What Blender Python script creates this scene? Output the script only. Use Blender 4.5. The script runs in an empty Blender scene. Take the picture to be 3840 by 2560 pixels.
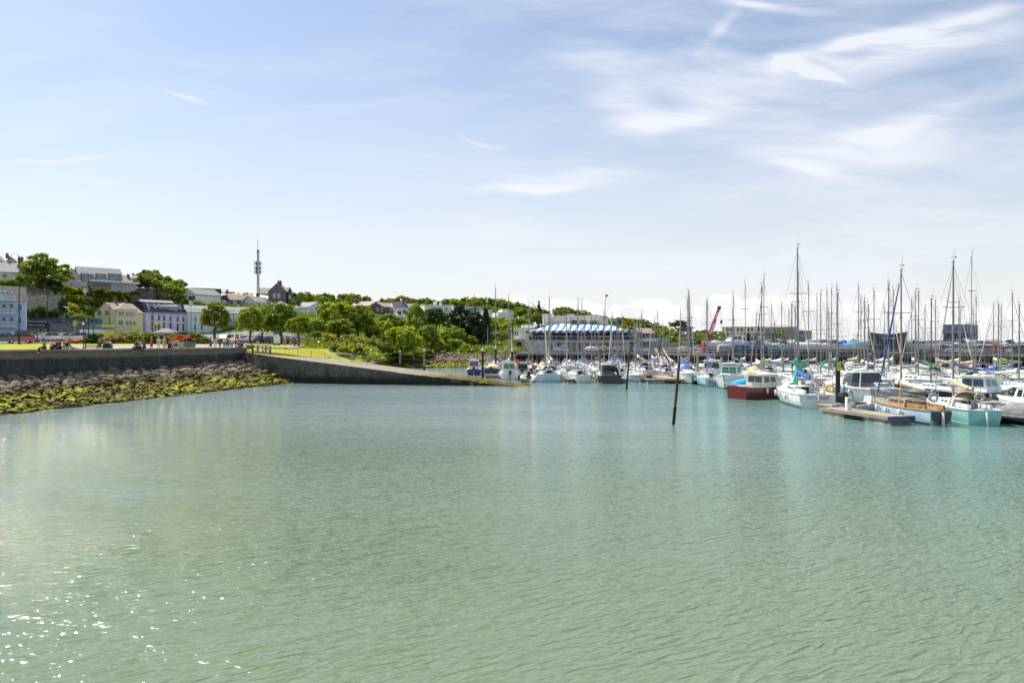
import bpy, math, random
import numpy as np
from mathutils import Vector, Matrix, noise as mnoise
R = math.radians
rnd = random.Random(7)
SC = bpy.context.scene
COL = SC.collection
# ------------------------------------------------------------------ camera
F = 2560.0; HZ = 1285.0; CH = 5.2          # focal length in photo pixels, horizon row, eye height above the water
def P(px, py, d): return Vector(((px-1920)*d/F, d, CH+(HZ-py)*d/F))
def X(px, d): return (px-1920)*d/F
def Z(py, d): return CH+(HZ-py)*d/F
cam_d = bpy.data.cameras.new('camera'); cam = bpy.data.objects.new('camera', cam_d); COL.objects.link(cam)
cam.location = (0, 0, CH); cam.rotation_euler = (R(90), 0, 0)
cam_d.sensor_width = 36; cam_d.lens = 24; cam_d.shift_y = 5/3840; cam_d.clip_end = 9000; cam_d.clip_start = .1
SC.camera = cam
# ------------------------------------------------------------------ sun and sky
SUN_AZ, SUN_EL = R(-47), R(50)
sd = bpy.data.lights.new('sun', 'SUN'); so = bpy.data.objects.new('sun', sd); COL.objects.link(so)
sd.energy = 5.0; sd.angle = R(.55); sd.color = (1, .95, .86)
to_sun = Vector((math.sin(SUN_AZ)*math.cos(SUN_EL), math.cos(SUN_AZ)*math.cos(SUN_EL), math.sin(SUN_EL)))
so.rotation_euler = to_sun.to_track_quat('Z', 'Y').to_euler()
SC.view_settings.view_transform = 'Standard'; SC.view_settings.look = 'None'
SC.view_settings.exposure = .56; SC.view_settings.gamma = 1
class NT:                                   # tiny node-tree helper
    def __init__(s, tree): s.t = tree; s.n = tree.nodes; s.l = tree.links
    def new(s, typ, **kw):
        n = s.n.new(typ)
        for k, v in kw.items(): setattr(n, k, v)
        return n
    def put(s, sock, v):
        if isinstance(v, bpy.types.NodeSocket): s.l.new(v, sock)
        elif isinstance(v, (tuple, list)) and len(v) == 3 and sock.type == 'RGBA': sock.default_value = (*v, 1)
        else: sock.default_value = v
    def math(s, op, a, b=None, c=None, clamp=False):
        n = s.new('ShaderNodeMath', operation=op, use_clamp=clamp)
        for i, v in enumerate((a, b, c)):
            if v is not None: s.put(n.inputs[i], v)
        return n.outputs[0]
    def vmath(s, op, a, b=None):
        n = s.new('ShaderNodeVectorMath', operation=op); s.put(n.inputs[0], a)
        if b is not None: s.put(n.inputs[1], b)
        return n.outputs[1] if op in ('LENGTH', 'DOT_PRODUCT') else n.outputs[0]
    def mix(s, f, a, b, blend='MIX'):
        n = s.new('ShaderNodeMix', data_type='RGBA', blend_type=blend); s.put(n.inputs[0], f)
        s.put(n.inputs[6], a); s.put(n.inputs[7], b); return n.outputs[2]
    def ramp(s, v, a, b, lo=0., hi=1., smooth=True):
        n = s.new('ShaderNodeMapRange'); n.interpolation_type = 'SMOOTHSTEP' if smooth else 'LINEAR'
        s.put(n.inputs[0], v); s.put(n.inputs[1], a); s.put(n.inputs[2], b); s.put(n.inputs[3], lo); s.put(n.inputs[4], hi)
        return n.outputs[0]
    def noise(s, vec, scale, detail=3, rough=.55, dist=0., dim='3D'):
        n = s.new('ShaderNodeTexNoise'); n.noise_dimensions = dim; s.put(n.inputs['Vector'], vec); n.inputs['Scale'].default_value = scale
        n.inputs['Detail'].default_value = detail; n.inputs['Roughness'].default_value = rough; n.inputs['Distortion'].default_value = dist
        return n.outputs[0]
    def mapping(s, vec, loc=(0,0,0), rot=(0,0,0), scale=(1,1,1), typ='POINT'):
        n = s.new('ShaderNodeMapping', vector_type=typ); s.put(n.inputs[0], vec); n.inputs[1].default_value = loc
        n.inputs[2].default_value = rot; n.inputs[3].default_value = scale; return n.outputs[0]
    def comb(s, x, y, z):
        n = s.new('ShaderNodeCombineXYZ'); s.put(n.inputs[0], x); s.put(n.inputs[1], y); s.put(n.inputs[2], z); return n.outputs[0]
    def sep(s, v):
        n = s.new('ShaderNodeSeparateXYZ'); s.put(n.inputs[0], v); return n.outputs
world = bpy.data.worlds.new('World'); SC.world = world; world.use_nodes = True
def build_sky():
    t = NT(world.node_tree); t.n.clear()
    out = t.new('ShaderNodeOutputWorld'); bg = t.new('ShaderNodeBackground')
    sky = t.new('ShaderNodeTexSky', sky_type='NISHITA'); sky.sun_disc = False
    sky.sun_elevation = SUN_EL; sky.sun_rotation = SUN_AZ; sky.air_density = 1.0; sky.dust_density = .6; sky.ozone_density = 2.2
    tc = t.new('ShaderNodeTexCoord'); x, y, z = t.sep(tc.outputs['Generated'])
    yy = t.math('MAXIMUM', y, .08)
    u = t.math('DIVIDE', x, yy); v = t.math('DIVIDE', z, yy)
    uv = t.comb(u, v, 0)
    wn = t.noise(t.mapping(uv, scale=(2.2, 4, 1)), 1.5, 3, .5)
    warp = t.math('MULTIPLY', t.math('SUBTRACT', wn, .5), .10)
    uvw = t.comb(t.math('ADD', u, warp), t.math('ADD', v, t.math('MULTIPLY', warp, .9)), 0)
    # thin veil of high cloud, streaky, stronger to the right
    st = t.noise(t.mapping(uvw, rot=(0,0,R(-8)), scale=(1.3, 7, 1)), 1.6, 5, .6, .4)
    st2 = t.noise(t.mapping(uvw, rot=(0,0,R(14)), scale=(2.2, 16, 1)), 2.1, 4, .62, .5)
    streak = t.math('MULTIPLY', t.ramp(st, .30, .74), t.ramp(st2, .2, .75, .55, 1.0))
    right = t.ramp(u, -.5, .35, .28, .66)
    total = t.math('MULTIPLY', streak, right)
    def wisp(px, py, a, b, ang, k, soft=-.05, tip=None):
        m = t.mapping(uvw, loc=((px-1920)/F, (HZ-py)/F, 0), rot=(0,0,R(ang)), scale=(a/F, b/F, 1), typ='TEXTURE')
        r = t.vmath('LENGTH', m)
        g = t.ramp(r, 1.1, soft, 0, 1)
        return t.math('MULTIPLY', g, k)
    wsum = None
    for w in [(3330,130,640,44,11,.85), (3055,245,190,26,-22,.9), (3110,215,120,26,-8,.5), (2960,205,90,60,10,.5), (3400,180,560,120,8,.55),
              (2420,470,340,62,8,.75), (2330,400,230,110,-22,.7), (2620,430,300,70,10,.5), (2250,210,260,110,-15,.4),
              (2690,120,190,34,48,.35), (2700,300,420,170,5,.45), (3250,560,800,110,11,.4), (2950,640,330,50,-6,.7),
              (3500,430,600,60,16,.5), (1990,700,300,34,3,.85), (2200,680,420,60,0,.45), (240,565,300,16,2,.85), (690,378,120,13,-9,.8),
              (370,665,200,20,-14,.6), (1000,945,170,9,1,.7), (1820,525,150,14,-14,.4), (2600,1000,1400,130,0,.4),
              (3300,900,900,150,6,.4), (1800,870,700,80,2,.35), (2900,10,300,30,-5,.7)]:
        wsum = wisp(*w) if wsum is None else t.math('ADD', wsum, wisp(*w))
    total = t.math('ADD', total, t.math('MULTIPLY', wsum, t.ramp(t.math('ADD', st2, t.math('MULTIPLY', st, .5)), .45, .95, .35, 1.25)))
    total = t.math('MINIMUM', total, 1.0)
    hz = t.ramp(v, .0, .46, 1, 0, False)
    hz = t.math('POWER', hz, 1.35)
    blue = t.mix(.17, sky.outputs[0], (5.2, 5.6, 6.6))
    blue = t.mix(1.0, blue, SKY_TINT, 'MULTIPLY')
    c = t.mix(t.math('MULTIPLY', hz, .93), blue, SKY_HZ)
    c = t.mix(t.math('MULTIPLY', total, .9), c, SKY_CL)
    # bank of cumulus low over the horizon
    cn = t.noise(t.mapping(uv, scale=(1, 1.5, 1)), 11, 4, .55, .2)
    cb = t.noise(t.mapping(uv, scale=(1, 0, 1)), 3.3, 2, .5)
    top = t.math('ADD', t.math('MULTIPLY', t.math('SUBTRACT', cb, .5), .06), t.ramp(u, -.42, -.15, .0, .068))
    edge = t.math('ADD', t.math('SUBTRACT', top, v), t.math('MULTIPLY', t.math('SUBTRACT', cn, .5), .06))
    cf = t.ramp(edge, -.001, .006)
    sh = t.noise(t.mapping(uv, loc=(0, .012, 0), scale=(1, 2.2, 1)), 16, 3, .55)
    cc = t.mix(t.ramp(sh, .34, .62), SKY_CU0, SKY_CU1)
    cf = t.math('MULTIPLY', cf, t.ramp(v, -.002, .02, .3, .85))
    c = t.mix(cf, c, cc)
    t.put(bg.inputs[0], c); bg.inputs[1].default_value = .1
    t.l.new(bg.outputs[0], out.inputs[0])
SKY_TINT = (.98, .98, .96); SKY_HZ = (6.15, 6.12, 6.05); SKY_CL = (6.3, 6.45, 7.0); SKY_CU0 = (6.0, 6.1, 6.3); SKY_CU1 = (7.4, 7.3, 7.2)
build_sky()
# ------------------------------------------------------------------ helpers
def tag(o, label=None, cat=None, group=None, kind=None):
    if label: o['label'] = label
    if cat: o['category'] = cat
    if group: o['group'] = group
    if kind: o['kind'] = kind
    return o
def empty(name, loc=(0,0,0), rz=0, label=None, cat=None, group=None):
    o = bpy.data.objects.new(name, None); COL.objects.link(o); o.location = loc; o.rotation_euler = (0,0,rz)
    o.empty_display_size = .1
    return tag(o, label, cat, group)
def children_of(o, tbl={}): return o.children
def copy_tree(o, parent=None):
    c = o.copy(); COL.objects.link(c)
    if parent is not None: c.parent = parent
    for ch in list(o.children): copy_tree(ch, c)
    return c
class MB:
    def __init__(s): s.v = []; s.f = []; s.sm = []
    def add(s, vs, fs, smooth=False):
        b = len(s.v); s.v += [tuple(v) for v in vs]; s.f += [tuple(i+b for i in f) for f in fs]; s.sm += [smooth]*len(fs); return s
    def box(s, x0, y0, z0, x1, y1, z1, m=None):
        vs = [(x0,y0,z0),(x1,y0,z0),(x1,y1,z0),(x0,y1,z0),(x0,y0,z1),(x1,y0,z1),(x1,y1,z1),(x0,y1,z1)]
        if m is not None: vs = [m @ Vector(v) for v in vs]
        return s.add(vs, [(3,2,1,0),(4,5,6,7),(0,1,5,4),(1,2,6,5),(2,3,7,6),(3,0,4,7)])
    def cbox(s, c, d, m=None):
        return s.box(c[0]-d[0]/2, c[1]-d[1]/2, c[2]-d[2]/2, c[0]+d[0]/2, c[1]+d[1]/2, c[2]+d[2]/2, m)
    def prism(s, prof, a, b, axis='y', m=None):     # profile [(u,z)] extruded along axis from a to b
        n = len(prof)
        g = (lambda u, z, t: (u, t, z)) if axis == 'y' else ((lambda u, z, t: (t, u, z)) if axis == 'x' else (lambda u, z, t: (u, z, t)))
        vs = [g(u, z, a) for u, z in prof]+[g(u, z, b) for u, z in prof]
        if m is not None: vs = [m @ Vector(v) for v in vs]
        return s.add(vs, [tuple(range(n)), tuple(range(2*n-1, n-1, -1))]+[(i, i+n, (i+1) % n+n, (i+1) % n) for i in range(n)])
    def tube(s, a, b, r0, r1=None, n=6, caps=True, smooth=True):
        a = Vector(a); b = Vector(b); r1 = r0 if r1 is None else r1
        d = (b-a).normalized(); q = d.to_track_quat('Z', 'Y').to_matrix()
        vs = []
        for p, r in ((a, r0), (b, r1)):
            for i in range(n):
                t = 2*math.pi*i/n; vs.append(p+q @ Vector((r*math.cos(t), r*math.sin(t), 0)))
        s.add(vs, [(i, (i+1) % n, (i+1) % n+n, i+n) for i in range(n)], smooth)
        if caps: s.add(vs, [tuple(range(n-1, -1, -1)), tuple(range(n, 2*n))])
        return s
    def path(s, pts, r, n=5):
        for a, b in zip(pts, pts[1:]): s.tube(a, b, r, r, n)
        return s
    def lathe(s, prof, c=(0,0,0), n=10, smooth=True):       # prof [(r,z)]
        vs = []; c = Vector(c)
        for r, z in prof:
            for i in range(n):
                t = 2*math.pi*i/n; vs.append(c+Vector((r*math.cos(t), r*math.sin(t), z)))
        fs = [(j*n+i, j*n+(i+1) % n, (j+1)*n+(i+1) % n, (j+1)*n+i) for j in range(len(prof)-1) for i in range(n)]
        fs += [tuple(range(n-1, -1, -1)), tuple((len(prof)-1)*n+i for i in range(n))]
        return s.add(vs, fs, smooth)
    def loft(s, rings, closed=True, caps=True, smooth=True):
        n = len(rings[0]); vs = [p for r in rings for p in r]; m = n if closed else n-1
        fs = [(j*n+i, j*n+(i+1) % n, (j+1)*n+(i+1) % n, (j+1)*n+i) for j in range(len(rings)-1) for i in range(m)]
        s.add(vs, fs, smooth)
        if caps: s.add(vs, [tuple(range(n-1, -1, -1)), tuple((len(rings)-1)*n+i for i in range(n))])
        return s
    def ell(s, c, r, n=8, k=5, jit=0):
        prof = []
        vs = []
        for j in range(k+1):
            t = math.pi*j/k-math.pi/2
            for i in range(n):
                a = 2*math.pi*i/n; w = 1+jit*rnd.uniform(-1, 1)
                vs.append((c[0]+r[0]*math.cos(t)*math.cos(a)*w, c[1]+r[1]*math.cos(t)*math.sin(a)*w, c[2]+r[2]*math.sin(t)*w))
        fs = [(j*n+i, j*n+(i+1) % n, (j+1)*n+(i+1) % n, (j+1)*n+i) for j in range(k) for i in range(n)]
        return s.add(vs, fs, True)
    def mesh(s, name):
        me = bpy.data.meshes.new(name); me.from_pydata(s.v, [], s.f)
        me.polygons.foreach_set('use_smooth', s.sm); me.update(); return me
    def build(s, name, mat, parent=None, loc=(0,0,0), rz=0):
        return link(name, s.mesh(name), mat, parent, loc, rz)
def link(name, me, mat, parent=None, loc=(0,0,0), rz=0):
    if mat is not None and len(me.materials) == 0: me.materials.append(mat)
    o = bpy.data.objects.new(name, me); COL.objects.link(o); o.location = loc; o.rotation_euler = (0,0,rz)
    if parent is not None: o.parent = parent
    return o
def setmat(o, m):                                   # own material on an object that shares its mesh
    o.material_slots[0].link = 'OBJECT'; o.material_slots[0].material = m
MATS = {}
def mat(name, col, rough=.6, metal=0., var=.12, scale=1.5, bump=0., coat=0., col2=None, spec=.5, objvar=0.):
    """principled with a little noise in colour (wear, weathering) and optionally bump"""
    if name in MATS: return MATS[name]
    m = bpy.data.materials.new(name); m.use_nodes = True; MATS[name] = m
    t = NT(m.node_tree); b = t.n['Principled BSDF']
    tc = t.new('ShaderNodeTexCoord').outputs['Object']
    c2 = col2 or tuple(max(0, c*(1-2.2*var)) for c in col)
    nz = t.noise(tc, scale, 5, .6)
    c = t.mix(t.ramp(nz, .32, .68), c2, tuple(min(1, x*(1+var*.4)) for x in col))
    if objvar:
        oi = t.new('ShaderNodeObjectInfo'); hs = t.new('ShaderNodeHueSaturation')
        t.put(hs.inputs['Value'], t.ramp(oi.outputs['Random'], 0, 1, 1-objvar, 1+objvar, False)); t.put(hs.inputs['Color'], c)
        hs.inputs['Hue'].default_value = .5; c = hs.outputs[0]
    t.put(b.inputs['Base Color'], c); b.inputs['Roughness'].default_value = rough; b.inputs['Metallic'].default_value = metal
    b.inputs['Coat Weight'].default_value = coat; b.inputs['Coat Roughness'].default_value = .08; b.inputs['Specular IOR Level'].default_value = spec
    if bump:
        bp = t.new('ShaderNodeBump'); bp.inputs['Strength'].default_value = min(1, bump); bp.inputs['Distance'].default_value = bump*.1
        t.put(bp.inputs['Height'], t.noise(tc, scale*6, 5, .6)); t.l.new(bp.outputs[0], b.inputs['Normal'])
    return m
def tree_nt(m): t = NT(m.node_tree); return t, t.n['Principled BSDF'], t.new('ShaderNodeTexCoord').outputs['Object']
def interp(tbl, x):
    if x <= tbl[0][0]: return tbl[0][1]
    for (a, va), (b, vb) in zip(tbl, tbl[1:]):
        if x <= b: return va+(vb-va)*(x-a)/(b-a)
    return tbl[-1][1]
def text_mesh(s, size, name, m, parent, loc, rot, depth=.01, sx=1.0):
    c = bpy.data.curves.new(name, 'FONT'); c.body = s; c.size = size; c.extrude = depth; c.align_x = 'CENTER'; c.align_y = 'CENTER'
    tmp = bpy.data.objects.new('tmp', c); COL.objects.link(tmp)
    me = bpy.data.meshes.new_from_object(tmp.evaluated_get(bpy.context.evaluated_depsgraph_get()))
    bpy.data.objects.remove(tmp); bpy.data.curves.remove(c)
    me.materials.clear(); o = link(name, me, m, parent, loc); o.rotation_euler = rot; o.scale = (sx, 1, 1); return o
# ------------------------------------------------------------------ ground (one sheet over the whole land, fan shaped grid)
def wall_d(px): return 58.9/(.2314-(px-1920)/F)            # distance of the sea wall's inner line at a bearing
PROF = [   # bearing column: [(distance, height)...]
 (-2600, [(150,5.8),(170,7),(190,20),(240,28),(400,30)]),
 (0,   [(96,4.75),(118,5.05),(150,6.0),(170,7.4),(178,15.0),(184,17.6),(189,21.5),(205,22.6),(240,27),(300,30),(420,30)]),
 (200, [(96,4.75),(118,5.05),(150,6.0),(168,7.4),(178,14.0),(188,18.0),(197,21.4),(215,22.3),(240,25),(300,28),(420,28)]),
 (330, [(104,4.8),(120,5.1),(150,6.0),(172,7.4),(190,12),(203,19.6),(215,21.3),(240,23),(300,28),(420,28)]),
 (440, [(110,4.9),(122,5.1),(158,5.9),(192,7.6),(206,16.5),(215,19.8),(240,22),(300,27),(420,27)]),
 (500, [(112,4.9),(122,5.1),(158,5.9),(195,7.6),(212,10),(226,19),(240,21.5),(300,27),(420,27)]),
 (800, [(115,4.9),(125,5.1),(165,5.6),(200,6.5),(216,9.0),(236,17.5),(255,20.5),(300,23),(420,24)]),
 (1000,[(100,4.3),(118,4.8),(150,5.0),(180,6),(220,13),(262,21),(300,22),(420,23)]),
 (1200,[(94,3.0),(104,3.8),(124,4.5),(150,4.8),(180,5.5),(220,13),(260,17),(320,21),(420,22)]),
 (1375,[(100,0),(107,2.4),(125,3.6),(150,4.2),(180,5.5),(220,11.5),(260,15),(320,20),(420,21)]),
 (1450,[(136,-.1),(146,2.6),(158,3.5),(180,5.5),(220,10.5),(260,15),(320,20),(420,21)]),
 (1700,[(147,-.2),(155,2.6),(165,3.6),(200,7),(260,15),(330,20.5),(420,21)]),
 (1900,[(147,-.2),(155,2.6),(165,3.4),(200,6),(260,13),(330,17),(420,17)]),
 (1990,[(150,2.9),(200,3.2),(240,8),(300,12),(380,13),(420,13)]),
 (2400,[(150,2.9),(200,3.1),(240,5),(300,7.5),(380,8),(420,8)]),
 (2600,[(140,2.9),(200,3.0),(300,4),(420,4.5)]),
 (3000,[(128,2.9),(200,3.0),(420,3.6)]),
 (6500,[(90,2.9),(200,3.0),(420,3.6)])]
SHORE = [(925,0),(1376,97),(1400,118),(1440,140),(1480,147),(1900,147),(1935,149.9),(2400,149.9),(2700,133),(3840,115),(6500,86)]
def shore_d(px): return wall_d(px)+.3 if px <= 925 else (93.2 if px < 1376 else interp(SHORE, px))
def gz(px, d):
    if d < shore_d(px): d = shore_d(px)
    for (a, ta), (b, tb) in zip(PROF, PROF[1:]):
        if px <= b: break
    f = min(1, max(0, (px-a)/(b-a)))
    def h(t):
        s = shore_d(px)
        if px <= 925: t = [(s, 4.05), (s+9, 4.15)]+[q for q in t if q[0] > s+11]
        return interp(t, d)
    z = h(ta)*(1-f)+h(tb)*f
    if 925 < px < 1376:                                     # lawn edge follows the slipway's back edge
        ze = interp([(925,4.1),(1060,3.75),(1230,2.8),(1376,1.9)], px)
        z = ze+(z-ze)*min(1, (d-93)/14) if d < 107 else z
    if px < 1990 and d > 170: z += mnoise.noise(Vector((px*d/2560/18, d/18, 0)))*1.2
    return z
def gxy(x, y): return gz(1920+x/y*F, y)
pxs = sorted(set(list(range(-2600, 6501, 40))+[925, 926, 1375, 1376, 1400, 1440, 1480]))
ds = [0, .8, 2, 4, 7]
verts = []; rows = []
for px in pxs:
    s0 = shore_d(px)
    col = [(s0+.01, -2.5), (s0+.02, None)]
    dl = [s0+k for k in (1, 2.5, 5)]+[d for d in (100,104,108,112,118,124,130,136,142,148,154,160,166,172,178,184,190,196,204,212,220,230,240,252,264,280,300,320,350,390,430,600,1000,2400)]
    last = s0+.02; k = 0
    for d in dl:
        d = max(d, last+.35); last = d; col.append((d, None))
    rows.append(len(verts))
    for d, z in col:
        zz = gz(px, min(d, 420)) if z is None else z
        if d > 600: zz = min(zz, 4+(d > 1500)*-3)
        verts.append((X(px, d), d, zz))
nr = len(col); faces = []
for i in range(len(pxs)-1):
    for j in range(nr-1):
        a = i*nr+j; faces.append((a, a+nr, a+nr+1, a+1))
gm = MB().add(verts, faces, True)
def ground_mat():
    m = mat('ground_cover', (.1,.14,.03)); t, b, tc = tree_nt(m)
    x, y, z = t.sep(tc)
    n1 = t.noise(tc, .06, 5, .6); n2 = t.noise(tc, 1.3, 5, .65); n3 = t.noise(tc, .35, 4, .6)
    grass = t.mix(t.ramp(n2, .3, .7), (.20,.23,.015), (.34,.34,.03))
    grass = t.mix(t.ramp(n3, .35, .65, 0, .5), grass, (.40,.34,.05))
    scrub = t.mix(t.ramp(n1, .35, .65), (.06,.10,.02), (.12,.16,.035))
    tarm = t.mix(t.ramp(n2, .3, .7), (.07,.068,.065), (.12,.115,.11))
    c = t.mix(t.ramp(z, 6.2, 7.5), grass, scrub)
    # tarmac yard on the right, inland of the quay
    yard = t.math('MULTIPLY', t.ramp(t.math('DIVIDE', x, t.math('MAXIMUM', y, 1.)), -.005, .01), t.ramp(y, 220, 230, 1, 0))
    c = t.mix(yard, c, tarm)
    wet = t.ramp(z, 1.2, 2.6, 1, 0)
    c = t.mix(wet, c, (.05,.045,.03))
    t.put(b.inputs['Base Color'], c); b.inputs['Roughness'].default_value = .95; b.inputs['Specular IOR Level'].default_value = .08
    bp = t.new('ShaderNodeBump'); bp.inputs['Strength'].default_value = .5; bp.inputs['Distance'].default_value = .15
    t.put(bp.inputs['Height'], n2); t.l.new(bp.outputs[0], b.inputs['Normal'])
    return m
tag(gm.build('ground', ground_mat()), kind='structure')
# strips of the ground: promenade path, road and car park, garden path on the lawn
def strip(name, pts, w, m, lift=.03, kind='structure'):
    mb = MB(); L = []; 
    pts = [Vector((X(px, d), d, 0)) for px, d in pts]; fine = []
    for a, b in zip(pts, pts[1:]):
        n = max(1, int((b-a).length/3)); fine += [a.lerp(b, k/n) for k in range(n)]
    fine.append(pts[-1])
    vs = []; K = 5
    for i, p in enumerate(fine):
        a = fine[max(0, i-1)]; b = fine[min(len(fine)-1, i+1)]; d = (b-a).normalized(); nn = Vector((-d.y, d.x, 0))
        for k in range(K+1):
            q = p+nn*w*(k/K-.5); vs.append((q.x, q.y, gxy(q.x, q.y)+lift))
    fs = [(i*(K+1)+k, i*(K+1)+k+1, (i+1)*(K+1)+k+1, (i+1)*(K+1)+k) for i in range(len(fine)-1) for k in range(K)]
    mb.add(vs, [f[::-1] for f in fs]); return tag(mb.build(name, m), kind=kind)
tarmac = mat('tarmac', (.17,.165,.16), .9, var=.1, scale=.7); paving = mat('paving', (.30,.265,.225), .9, var=.08, scale=1.2)
strip('road', [(-900,104),(-200,122),(200,133),(500,141),(760,147),(1150,156)], 27, tarmac, .10)
strip('promenade', [(270,91),(400,93.5),(560,97.5),(700,102),(860,106),(925,107)], 21, paving, .12)
strip('path', [(925,111),(1000,106),(1050,107),(1095,112),(1120,122),(1160,131)], 2.6, paving, .13)
# ------------------------------------------------------------------ water
def water_mat():
    m = bpy.data.materials.new('sea_water'); m.use_nodes = True; t, b, tc = tree_nt(m)
    def ridg(n): return t.math('SUBTRACT', 1.0, t.math('ABSOLUTE', t.math('MULTIPLY', t.math('SUBTRACT', n, .5), 2.4)))
    r1 = t.mapping(tc, rot=(0,0,R(27)), scale=(1.5, .53, 1), typ='TEXTURE'); r2 = t.mapping(tc, rot=(0,0,R(-14)), scale=(1.1, .45, 1), typ='TEXTURE'); r3 = t.mapping(tc, rot=(0,0,R(40)), scale=(1.4, .7, 1), typ='TEXTURE')
    h1 = t.noise(r1, 2.0, 2, .45, .3); h2 = t.noise(r2, 3.4, 3, .55, .3); h3 = t.noise(r3, .35, 2, .5); h4 = t.noise(r3, 7.5, 2, .5)
    patch = t.ramp(t.noise(t.mapping(tc, rot=(0,0,R(-12)), scale=(.35, 1, 1)), .045, 4, .55), .36, .64, .35, 1.25)
    h = t.math('ADD', t.math('MULTIPLY', ridg(h1), .078), t.math('MULTIPLY', h2, .048))
    h = t.math('ADD', h, t.math('MULTIPLY', h3, .09)); h = t.math('ADD', h, t.math('MULTIPLY', h4, .010))
    h = t.math('MULTIPLY', h, patch)
    bp = t.new('ShaderNodeBump'); bp.inputs['Strength'].default_value = 1; bp.inputs['Distance'].default_value = 1.0
    t.put(bp.inputs['Height'], h); t.l.new(bp.outputs[0], b.inputs['Normal'])
    x, y, z = t.sep(tc)
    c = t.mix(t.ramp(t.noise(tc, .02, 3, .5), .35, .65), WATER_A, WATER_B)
    far = t.ramp(t.math('ADD', y, t.math('MULTIPLY', x, .5)), 14, 62)  # paling with distance puts sky reflection into the water colour
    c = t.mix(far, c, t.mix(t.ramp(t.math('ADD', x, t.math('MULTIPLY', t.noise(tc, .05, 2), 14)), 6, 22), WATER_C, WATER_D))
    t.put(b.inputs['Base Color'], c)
    b.inputs['Roughness'].default_value = .04; b.inputs['IOR'].default_value = 1.38
    return m
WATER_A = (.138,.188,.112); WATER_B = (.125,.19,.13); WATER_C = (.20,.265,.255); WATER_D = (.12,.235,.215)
wm = MB(); wm.add([(-3000,-400,0),(3000,-400,0),(3000,3000,0),(-3000,3000,0)], [(0,1,2,3)])
tag(wm.build('water', water_mat()), kind='structure')
# ------------------------------------------------------------------ sea wall, slipway
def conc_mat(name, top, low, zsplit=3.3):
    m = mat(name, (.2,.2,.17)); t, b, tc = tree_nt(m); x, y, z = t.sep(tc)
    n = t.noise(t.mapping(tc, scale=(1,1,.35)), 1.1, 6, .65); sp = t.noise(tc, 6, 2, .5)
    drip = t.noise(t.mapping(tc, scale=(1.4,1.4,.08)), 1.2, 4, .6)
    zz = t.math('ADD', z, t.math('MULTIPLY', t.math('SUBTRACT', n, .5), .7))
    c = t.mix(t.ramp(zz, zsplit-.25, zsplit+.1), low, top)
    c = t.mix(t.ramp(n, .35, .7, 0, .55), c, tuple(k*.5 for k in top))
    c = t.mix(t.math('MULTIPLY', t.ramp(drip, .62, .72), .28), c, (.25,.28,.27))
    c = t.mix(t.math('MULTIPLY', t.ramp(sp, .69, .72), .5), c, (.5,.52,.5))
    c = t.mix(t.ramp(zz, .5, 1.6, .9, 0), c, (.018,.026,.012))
    t.put(b.inputs['Base Color'], c); b.inputs['Roughness'].default_value = .88
    bp = t.new('ShaderNodeBump'); bp.inputs['Strength'].default_value = .5; bp.inputs['Distance'].default_value = .08
    t.put(bp.inputs['Height'], n); t.l.new(bp.outputs[0], b.inputs['Normal']); return m
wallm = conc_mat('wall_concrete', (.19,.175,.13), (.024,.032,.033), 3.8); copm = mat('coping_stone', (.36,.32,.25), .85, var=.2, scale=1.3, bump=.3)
def wpt(s):                                                   # a point along the wall: s = 0 at the image edge, 36 at the corner
    a = Vector((-45,60,0)); b = Vector((-36.9,95,0)); return a.lerp(b, s)
wdir = (wpt(1)-wpt(0)).normalized(); wnor = Vector((wdir.y, -wdir.x, 0))   # towards the water
wall = empty('sea_wall', wpt(0), 0, 'long concrete sea wall with weed stained face above the rock bank', 'sea wall')
mb = MB()
rings = []
for s in np.linspace(-1.6, 1.0, 30):
    p = wpt(s)-wpt(0); ring = [p-wnor*.9+Vector((0,0,-2)), p-wnor*.9+Vector((0,0,4.38)), p+wnor*.0+Vector((0,0,4.38)), p+wnor*.75+Vector((0,0,-2))]
    rings.append(ring)
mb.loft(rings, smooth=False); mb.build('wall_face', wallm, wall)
mb = MB(); k = 0
S = np.linspace(-1.6, 1.003, 48)
for a, b in zip(S, S[1:]):
    pa, pb = wpt(a)-wpt(0), wpt(b)-wpt(0)-wdir*.015; z0 = 4.385; z1 = 4.60+rnd.uniform(-.01,.01)
    ring = lambda p: [p-wnor*.95+Vector((0,0,z0)), p+wnor*.14+Vector((0,0,z0)), p+wnor*.14+Vector((0,0,z1-.03)), p+wnor*.1+Vector((0,0,z1)), p-wnor*.95+Vector((0,0,z1))]
    mb.loft([ring(pa), ring(pb)], smooth=False)
mb.build('coping', copm, wall)
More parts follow.
